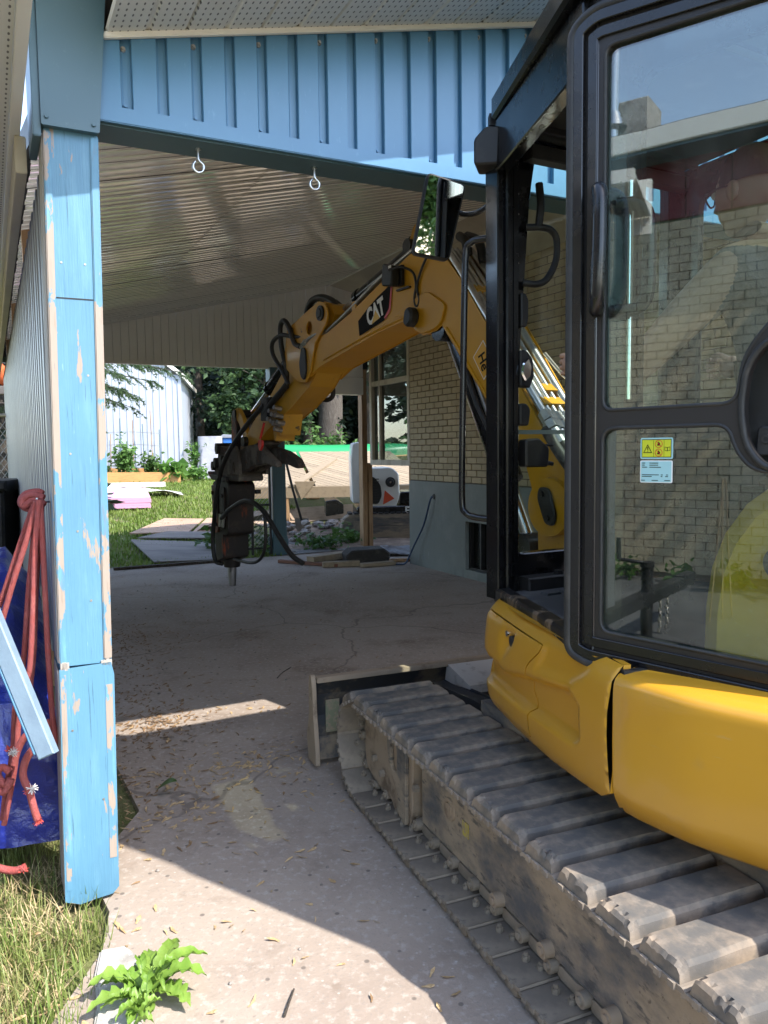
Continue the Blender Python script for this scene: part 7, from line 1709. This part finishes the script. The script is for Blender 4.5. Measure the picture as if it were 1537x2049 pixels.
for pts, lab in (([(-0.282, 1.955, 0.006), (-0.275, 2.0, 0.010), (-0.268, 2.06, 0.006)], 'thin brown twig lying on the sunlit concrete nearest the camera'), ([(-0.72, 5.05, 0.006), (-0.70, 5.15, 0.012), (-0.66, 5.3, 0.006)], 'thin brown twig on the shaded concrete left of the dozer blade')):
    b = MB(); b.tube(pts, 0.004, 6, sub=4, taper=0.0025); tag(b.build('twig', M_BARK, fix=False), lab, 'twig')
# green leaf by the post foot
b = MB(); b.grid(lambda a, c: (-1.02 + 0.10 * a, 3.31 + 0.05 * (c - .5) * math.sin(math.pi * a) * 1.5, 0.02 + 0.05 * math.sin(a * 2)), 8, 4); tag(b.build('green_leaf', L_MID, fix=False), 'single green leaf poking out behind the blue post', 'leaf')
# blue tarpaulin over a low trailer load
tp = thing('tarpaulin', 'blue tarpaulin draped over a load left of the peeling post', 'tarpaulin', (-1.9, 3.4, 0))
M_TARP = mat('blue_tarp', (0.012, 0.022, 0.22), 0.28, layers=[((0.02, 0.04, 0.32), 3, 0.45, 0.65)], bump=[(5, 0.5, 0.05), (22, 0.35, 0.012), (110, 0.1, 0.003)], spec=0.7)
TPF = frame(FC @ Vector((0.175, 2.95, 0)), 26.7)
def tarpf(a, c):
    # a: across to the left, c: from bottom front, up the face and back over the top
    x = -2.2 * a
    if c < 0.45: y = 0.0 + 0.05 * math.sin(a * 7); z = 0.11 + c / 0.45 * (0.52 + 0.12 * a)
    else:
        k = (c - 0.45) / 0.55; y = 0.05 * math.sin(a * 7) + 1.5 * k; z = 0.63 + 0.12 * a + (0.34 + 0.18 * a) * min(1, k * 1.6) + 0.1 * math.sin(k * 3)
    if a < 0.06: z -= (0.06 - a) * 3.0 * (1 if c > 0.45 else c)
    nz_ = noise.noise(Vector((x * 3.1, y * 2.5 + z * 3, 2.2))) * 0.04 - abs(noise.noise(Vector((x * 6, y * 5 + z * 4, 5.2)))) * 0.045 - abs(noise.noise(Vector((x * 15 + z * 9, y * 12 - z * 9, 1.2)))) * 0.018
    return (x, y - nz_ * (1 if c < 0.5 else 0.3), z + nz_ * (0.2 if c < 0.45 else 1.0))
b = MB(TPF); b.grid(tarpf, 150, 130); b.build('tarp_sheet', M_TARP, tp, fix=False)
b = MB(TPF); b.box((-2.1, 0.12, 0.14), (-0.06, 1.9, 0.60)); b.build('covered_load', M_DARK, tp)
for x_ in (-0.35, -1.6): 
    b = MB(TPF); b.box((x_, 0.15, -0.03), (x_ + 0.1, 0.25, 0.15)); b.build('bearer', M_WOOD, tp)
# red rope hung on a hook at the wall
rp0 = thing('rope', 'faded red rope looped over a hook on the white wall beside the post', 'rope', (-1.17, 2.6, 1.0))
M_ROPE = mat('faded_red_rope', (0.34, 0.085, 0.08), 0.85, layers=[((0.36, 0.07, 0.06), 30, 0.4, 0.7), ((0.58, 0.22, 0.18), 7, 0.55, 0.75, None, None, 0.6)], bump=[(260, 0.8, 0.003), (110, 0.9, 0.006, (1, 1, 0.4))])
def rope(pts, r_=0.0098, nm='rope_strand', par=rp0, m=M_ROPE):
    b = MB(); b.tube(pts, r_, 8, sub=5); return b.build(nm, m, par, fix=False)
rope([(-1.1442, 2.6200, 1.3421), (-1.1925, 2.6200, 1.3174), (-1.2219, 2.6200, 1.3347), (-1.2070, 2.6200, 1.3648), (-1.1645, 2.6200, 1.3744), (-1.1463, 2.6200, 1.3674)], 0.012)
rope([(-1.1327, 2.6000, 1.3316), (-1.1652, 2.6000, 1.3487), (-1.2029, 2.6000, 1.3291), (-1.2053, 2.6000, 1.3492), (-1.1744, 2.6000, 1.3656), (-1.1349, 2.6000, 1.3550)], 0.012)
rope([(-1.1656, 2.6000, 1.3420), (-1.2036, 2.6000, 1.2486), (-1.2616, 2.6000, 1.0972), (-1.2946, 2.6000, 1.0125), (-1.3294, 2.6000, 0.9274)])
rope([(-1.1443, 2.5600, 1.3444), (-1.1723, 2.5600, 1.2440), (-1.2356, 2.5600, 1.0698), (-1.2807, 2.5600, 0.9358), (-1.3029, 2.5600, 0.8938)])
rope([(-1.1463, 2.5800, 1.3498), (-1.1702, 2.5800, 1.2000), (-1.1960, 2.5800, 1.0151), (-1.2136, 2.5800, 0.8621), (-1.2284, 2.5800, 0.7680), (-1.2585, 2.5800, 0.6389), (-1.2724, 2.5800, 0.4999), (-1.3034, 2.5800, 0.3599), (-1.3208, 2.5800, 0.2541)])
rope([(-1.1297, 2.5500, 1.3515), (-1.1508, 2.5500, 1.1869), (-1.1672, 2.5500, 0.9870), (-1.1862, 2.5500, 0.8016), (-1.1987, 2.5500, 0.7508), (-1.2322, 2.5500, 0.6145), (-1.2492, 2.5500, 0.4768), (-1.2756, 2.5500, 0.3556), (-1.3013, 2.5500, 0.2510)])
rope([(-1.1309, 2.5600, 1.3508), (-1.1291, 2.5600, 1.2517), (-1.1287, 2.5600, 1.0516), (-1.1283, 2.5600, 0.8491), (-1.1246, 2.5600, 0.6440), (-1.1175, 2.5600, 0.5438), (-1.1268, 2.5600, 0.5232), (-1.1387, 2.5600, 0.5579), (-1.1362, 2.5600, 0.6097)])
rope([(-1.1598, 2.6400, 1.3393), (-1.1770, 2.6400, 1.1928), (-1.1947, 2.6400, 1.0380), (-1.2117, 2.6400, 0.8294), (-1.2324, 2.6400, 0.6890)])
rope([(-1.1248, 2.4600, 0.5652), (-1.1484, 2.4600, 0.5455), (-1.1727, 2.4600, 0.5125), (-1.1845, 2.4600, 0.4709), (-1.1797, 2.4600, 0.4373), (-1.1679, 2.4600, 0.4119), (-1.1574, 2.4600, 0.3613), (-1.1452, 2.4600, 0.3105)], 0.0125)
rope([(-1.1735, 2.5200, 0.5819), (-1.2008, 2.5200, 0.5652), (-1.2262, 2.5200, 0.5229), (-1.2420, 2.5200, 0.4718)], 0.012)
rope([(-1.2467, 2.5000, 0.4547), (-1.2705, 2.5000, 0.4720), (-1.2884, 2.5000, 0.4467), (-1.2654, 2.5000, 0.4124), (-1.2447, 2.5000, 0.4291), (-1.2700, 2.5000, 0.3868), (-1.2956, 2.5000, 0.4042)], 0.012)
rope([(-1.2871, 2.4500, 0.1565), (-1.2549, 2.4500, 0.1475), (-1.2224, 2.4500, 0.1437), (-1.1892, 2.4500, 0.1534)], 0.0125)
def frayed(c, m, seed):
    g = random.Random(seed); b = MB()
    for i in range(60):
        d = Vector((g.gauss(0, 1), g.gauss(0, 1), g.gauss(0, 1))).normalized() * g.uniform(0.008, 0.02); b.tube([c, c + d], 0.0014, 3, caps=False)
    return b.build('frayed_end', m, rp0, fix=False)
M_FRAYW = mat('frayed_white', (0.75, 0.70, 0.66), 0.8); M_FRAYR = mat('frayed_red', (0.62, 0.09, 0.07), 0.8)
frayed(Vector((-1.2137, 2.4600, 0.5364)), M_FRAYW, 1); frayed(Vector((-1.2279, 2.4700, 0.5427)), M_FRAYR, 2); frayed(Vector((-1.1681, 2.4600, 0.4086)), M_FRAYR, 3); frayed(Vector((-1.1437, 2.4600, 0.3071)), M_FRAYR, 4); frayed(Vector((-1.1961, 2.4500, 0.1467)), M_FRAYR, 5); frayed(Vector((-1.1557, 2.4550, 0.4174)), M_FRAYW, 6)
b = MB(); b.tube([Vector((-1.1277, 2.6600, 1.3358)), Vector((-1.1419, 2.6300, 1.3397)), Vector((-1.1491, 2.6000, 1.3368)), Vector((-1.1499, 2.5800, 1.3448)), Vector((-1.1493, 2.5800, 1.3564))], 0.004, 8); tag(b.build('wall_hook', M_ZINC, fix=False), 'small steel hook in the wall holding the red rope', 'hook')
# blue painted board leaning by the post
a0 = Vector((-1.2322, 2.4200, 0.9749)); a1 = Vector((-1.0529, 2.3600, 0.5645)); d_ = (a1 - a0); Ld = d_.length; d_.normalize()
vw = Vector((0, -1, 0.1)); sd_ = d_.cross(vw).normalized(); vw = sd_.cross(d_)
FBB = Matrix(((d_.x, vw.x, sd_.x, a0.x), (d_.y, vw.y, sd_.y, a0.y), (d_.z, vw.z, sd_.z, a0.z), (0, 0, 0, 1)))
b = MB(FBB); b.box((-0.2, -0.02, -0.027), (Ld, 0.02, 0.027), ch=0.004); o = b.build('leaning_board', mat('slate_blue_board', (0.20, 0.28, 0.36), 0.55, layers=[((0.15, 0.21, 0.28), 8, 0.45, 0.7, (1, 1, 1), None, 0.7), ((0.42, 0.36, 0.28), 12, 0.64, 0.70, (1, 1, 1), None, 0.7)], bump=(60, 0.3, 0.003)))
tag(o, 'slate blue board leaning across the blue tarpaulin by the post', 'board')
b = MB(FBB); b.box((-0.2, -0.014, 0.0275), (Ld - 0.02, 0.018, 0.036), ch=0.003); o2 = b.build('board_edge_strip', M_BLUE, o)
# things glimpsed past the left end of the wall
FBX = frame((-3.25, 6.3, 0), 12)
bk_ = thing('black_bin', 'black plastic bin beyond the tarpaulin at the left edge', 'bin', FBX)
b = MB(FBX); b.prism([(-0.55, 0), (0.20, 0), (0.24, 1.22), (-0.6, 1.22)], -0.3, 0.3, ch=0.02); b.build('bin_body', M_BLKM, bk_)
b = MB(FBX); b.box((-0.63, -0.34, 1.22), (0.27, 0.34, 1.30), ch=0.02); b.build('lid', M_BLKM, bk_)
cf = thing('chain_link_fence', 'chain link fence panel glimpsed left of the white wall', 'fence', (-5.0, 9.4, 0))
b = MB()
for i in range(-22, 26):
    for s_ in (-1, 1):
        pts = []
        for k in range(20):
            z = 0.1 + k * 0.095; x = -5.0 + i * 0.08 + s_ * (z - 0.1) * 0.8
            if -6.0 < x < -4.0: pts.append((x, 9.4, z))
        if len(pts) > 1: b.tube(pts, 0.005, 3, sub=1, caps=False)
b.build('wire_mesh', M_STEEL, cf, fix=False)
for x_ in (-5.9, -4.05):
    b = MB(); b.cyl((x_, 9.42, 0), (x_, 9.42, 2.0), 0.03, None, 10); b.build('fence_post', M_STEEL, cf)
b = MB(); b.cyl((-6.0, 9.42, 1.97), (-4.0, 9.42, 1.97), 0.022, None, 8); b.build('top_rail', M_STEEL, cf)
b = MB()
for i in range(9): b.ball((-5.6 + 0.14 * i, 11.2, 2.62 + 0.05 * math.sin(i * 2)), 0.14, 8, 6)
tag(b.build('orange_bundle', mat('orange_fabric', (0.55, 0.09, 0.015), 0.7, bump=(20, 0.5, 0.02)), fix=False), 'bright orange bundle lying on a rail at the left edge', 'bundle')
b = MB(); b.box((-7.0, 11.1, 2.36), (-4.4, 11.3, 2.47)); b.box((-4.9, 11.12, 0), (-4.8, 11.28, 2.36)); b.box((-6.6, 11.12, 0), (-6.5, 11.28, 2.36)); tag(b.build('grey_rail', M_PLY), 'grey timber rail under the orange bundle at the left edge', 'rail')
conifer('dark cedar tree glimpsed past the left end of the white wall', -7.0, 14.5, 5.5, 1.6, 4000, 81, 0.3, group=None)
# spruce with sunlit boughs reaching out from behind the post
t = thing('spruce_tree', 'spruce tree whose sunlit boughs hang before the white shed', 'tree', (-6.9, 13.6, 0.25))
trunk(t, -6.9, 13.6, 0.2, 7.0, 0.14)
g = np.random.default_rng(91); vs = []; fs = []
boughs = [((-6.8, 13.5, 3.05), (-3.75, 13.0, 2.66)), ((-6.8, 13.5, 3.1), (-4.0, 12.9, 2.42)), ((-6.8, 13.5, 2.9), (-4.1, 13.2, 2.22)), ((-6.8, 13.5, 3.2), (-3.3, 13.3, 2.83)), ((-6.8, 13.5, 2.75), (-4.4, 12.9, 2.34)), ((-6.8, 13.5, 2.4), (-4.65, 12.8, 1.92)), ((-6.8, 13.5, 3.4), (-4.3, 12.6, 2.8)), ((-6.8, 13.5, 3.3), (-3.8, 13.6, 2.95)), ((-6.8, 13.5, 3.0), (-4.5, 12.5, 2.6)), ((-6.8, 13.5, 2.9), (-4.3, 13.3, 2.55))]
bb = MB()
for (a, c) in boughs:
    a = np.array(a); c = np.array(c); bb.tube([a, (a + c) / 2 + np.array([0, 0, 0.12]), c], 0.022, 6, sub=3, taper=0.005)
    ax = (c - a) / np.linalg.norm(c - a); sd__ = np.cross(ax, [0, 0, 1]); sd__ /= np.linalg.norm(sd__)
    for k in range(34):
        q = 0.30 + 0.70 * g.random(); p0 = a + (c - a) * q + np.array([0, 0, 0.12 * 4 * q * (1 - q)]); sgn = -1 if k % 2 else 1
        L_ = g.uniform(0.2, 0.6) * (1.25 - q)+0.10; tw = ax * g.uniform(0.5, 1.0) + sd__ * sgn * g.uniform(0.3, 0.9) + np.array([0, 0, -g.uniform(0.15, 0.6)]); tw /= np.linalg.norm(tw)
        for j in range(70):
            s_ = g.random(); p = p0 + tw * L_ * s_ + np.array([0, 0, -0.05 * s_ * s_])
            d = tw * 0.6 + g.normal(size=3) * 0.55; d /= np.linalg.norm(d); ll = g.uniform(0.035, 0.07); e = np.cross(d, g.normal(size=3)); e /= np.linalg.norm(e); w = ll * 0.13
            kk = len(vs); vs += [p - e * w, p + e * w, p + d * ll]; fs.append((kk, kk + 1, kk + 2))
iv = world_of(t).inverted(); link('bough_needles', fast_mesh('bough_needles', [iv @ Vector(v) for v in vs], fs, L_SPR), t)
bb.build('bough', M_BARK, t, fix=False)

# ================================================================ neighbour's side, seen mirrored in the door glass and wing mirror
FN = frame((-6.5, -0.52, 0), -53.1)        # x along the wall (towards the street), -y... faces the drive
nb = thing('neighbour_house', 'tan brick house with dark red siding, mirrored in the open cab door', 'house', FN)
b = MB(FN); b.box((-5, -3.0, -0.05), (5.5, -0.02, 3.98)); b.build('mortar_bed', M_MORTAR, nb)
nb_b = MB(); nb_b.box((-0.108, -0.02, -0.043), (0.108, 0.0, 0.043)); nbv = nb_b.v; nbf = nb_b.f
wallb = MB()
for r_ in range(42):
    z = 0.10 + r_ * 0.0935
    for c_ in range(-20, 23):
        wallb.add(nbv, nbf, FN @ Matrix.Translation((c_ * 0.228 + (0.114 if r_ % 2 else 0), -0.004, z)))
stuff(wallb.build('brickwork', M_BRICK, nb, fix=False))
for i in range(22):
    b = MB(FN); b.box((-5 + i * 0.47, -0.03, 4.0), (-5 + i * 0.47 + 0.46, 0.02, 4.62), ch=0.005); b.build('siding_board', mat('dark_red_siding', (0.16, 0.02, 0.022), 0.5) if i == 0 else bpy.data.materials['dark_red_siding'], nb)
b = MB(FN); b.box((-5, -3, 4.63), (5.5, 0.42, 4.70)); b.build('eave_soffit', M_TEAL, nb)
b = MB(FN); b.box((-5, 0.40, 4.66), (5.5, 0.46, 4.86)); b.build('gutter', M_WHITE, nb, bevel=0.01)
b = MB(FN); b.add([(-5, 0.44, 4.87), (5.5, 0.44, 4.87), (5.5, -3.0, 5.2), (-5, -3.0, 5.2)], [(0, 1, 2, 3)]); b.build('roof', M_ASPH, nb, fix=False)
b = MB(FN); b.box((-0.45, -0.9, 4.9), (0.10, -0.35, 5.55), ch=0.01); b.build('chimney', M_KERB, nb)
b = MB(FN); b.cyl((-0.28, -0.3, 4.9), (-0.28, -0.3, 6.6), 0.07, None, 16); b.cyl((-0.28, -0.3, 5.25), (-0.28, -0.3, 5.42), 0.16, 0.09, 16); b.cyl((-0.28, -0.3, 6.6), (-0.28, -0.3, 6.72), 0.10, None, 16, mi=1); b.build('flue_pipe', [M_CHROME, M_BLKM], nb)
foliage_n = foliage('wall_weeds', [((-6.25 + 0.6 * i * 0.6, -0.45 - 0.8 * i * 0.6, 0.12), (0.22, 0.2, 0.18), 60, 0.10) for i in range(-2, 8)], 95, L_MID, None); tag(foliage_n, 'weeds along the foot of the neighbouring brick wall, mirrored in the door glass', 'weeds', kind='stuff')
tr_ = thing('trailer', 'black trailer tongue with jack and chequer plate box, mirrored in the cab door', 'trailer', frame((-3.5, 0.25, 0), -140))
TF = frame((-3.5, 0.25, 0), -140)
b = MB(TF); b.box((-1.4, -0.05, 0.30), (0.6, 0.05, 0.39)); b.box((0.55, -0.045, 0.32), (0.85, 0.045, 0.40)); b.build('tongue', M_BLKM, tr_)
b = MB(TF); b.cyl((-0.25, 0.0, 0.02), (-0.25, 0.0, 0.58), 0.045, None, 12); b.cyl((-0.25, 0, 0.58), (-0.25, 0, 0.62), 0.055, None, 12); b.tube([(-0.25, 0, 0.61), (-0.30, -0.08, 0.62), (-0.32, -0.20, 0.63)], 0.014, 8); b.cyl((-0.32, -0.20, 0.63), (-0.32, -0.20, 0.80), 0.02, None, 8); b.build('jack', M_BLKM, tr_)
b = MB(TF)
for x_ in (-0.05, 0.12):
    for k in range(7): b.tube([(x_ + 0.014 * math.cos(q), 0.03 + 0.01 * (k % 2), 0.30 - k * 0.04 + 0.025 * math.sin(q)) for q in (0, 1.57, 3.14, 4.71)], 0.007, 5, sub=3, closed=True)
b.build('safety_chain', M_STEEL, tr_, fix=False)
b = MB(TF); b.box((-2.6, -1.2, 0.3), (-0.9, 0.0, 1.75)); b.build('chequer_plate_box', mat('bright_chequer_plate', (0.42, 0.43, 0.44), 0.35, 0.8, bump=(45, 0.6, 0.004)), tr_)
for i, (x_, y_, tx, ty) in enumerate(((-3.90, -0.36, -4.0, -0.50), (-4.02, -0.53, -3.98, -0.48), (-4.12, -0.66, -4.03, -0.53))):
    b = MB(); b.tube([(x_, y_, 0.0), (tx, ty, 1.22)], 0.006, 6); tag(b.build('bamboo_cane', M_DECK), 'thin bamboo cane standing before the brick wall, mirrored in the cab door', 'cane', 'bamboo canes mirrored in the door')
def btree(label, x, y, h, r, seed):
    t = thing('broadleaf_tree', label, 'tree', (x, y, 0)); trunk(t, x, y, 0, h * 0.7, 0.22)
    foliage('crown', [((x, y, h * 0.68), (r, r, h * 0.36), 7000, 0.20), ((x + r * 0.5, y, h * 0.45), (r * 0.6, r * 0.6, h * 0.2), 2000, 0.18)], seed, L_MID, t)
btree('broad green tree mirrored in the centre of the wing mirror', 6.6, -17.0, 6.0, 1.6, 101)
btree('farther green tree mirrored at the left of the wing mirror', 9.5, -27.0, 8.0, 2.6, 102)
btree('distant green tree mirrored at the right of the wing mirror', -5.5, -24.0, 9.5, 3.6, 103)
btree('broad tree shading the neighbouring brick wall, behind the camera', -2.9, -4.9, 8.5, 2.0, 104)
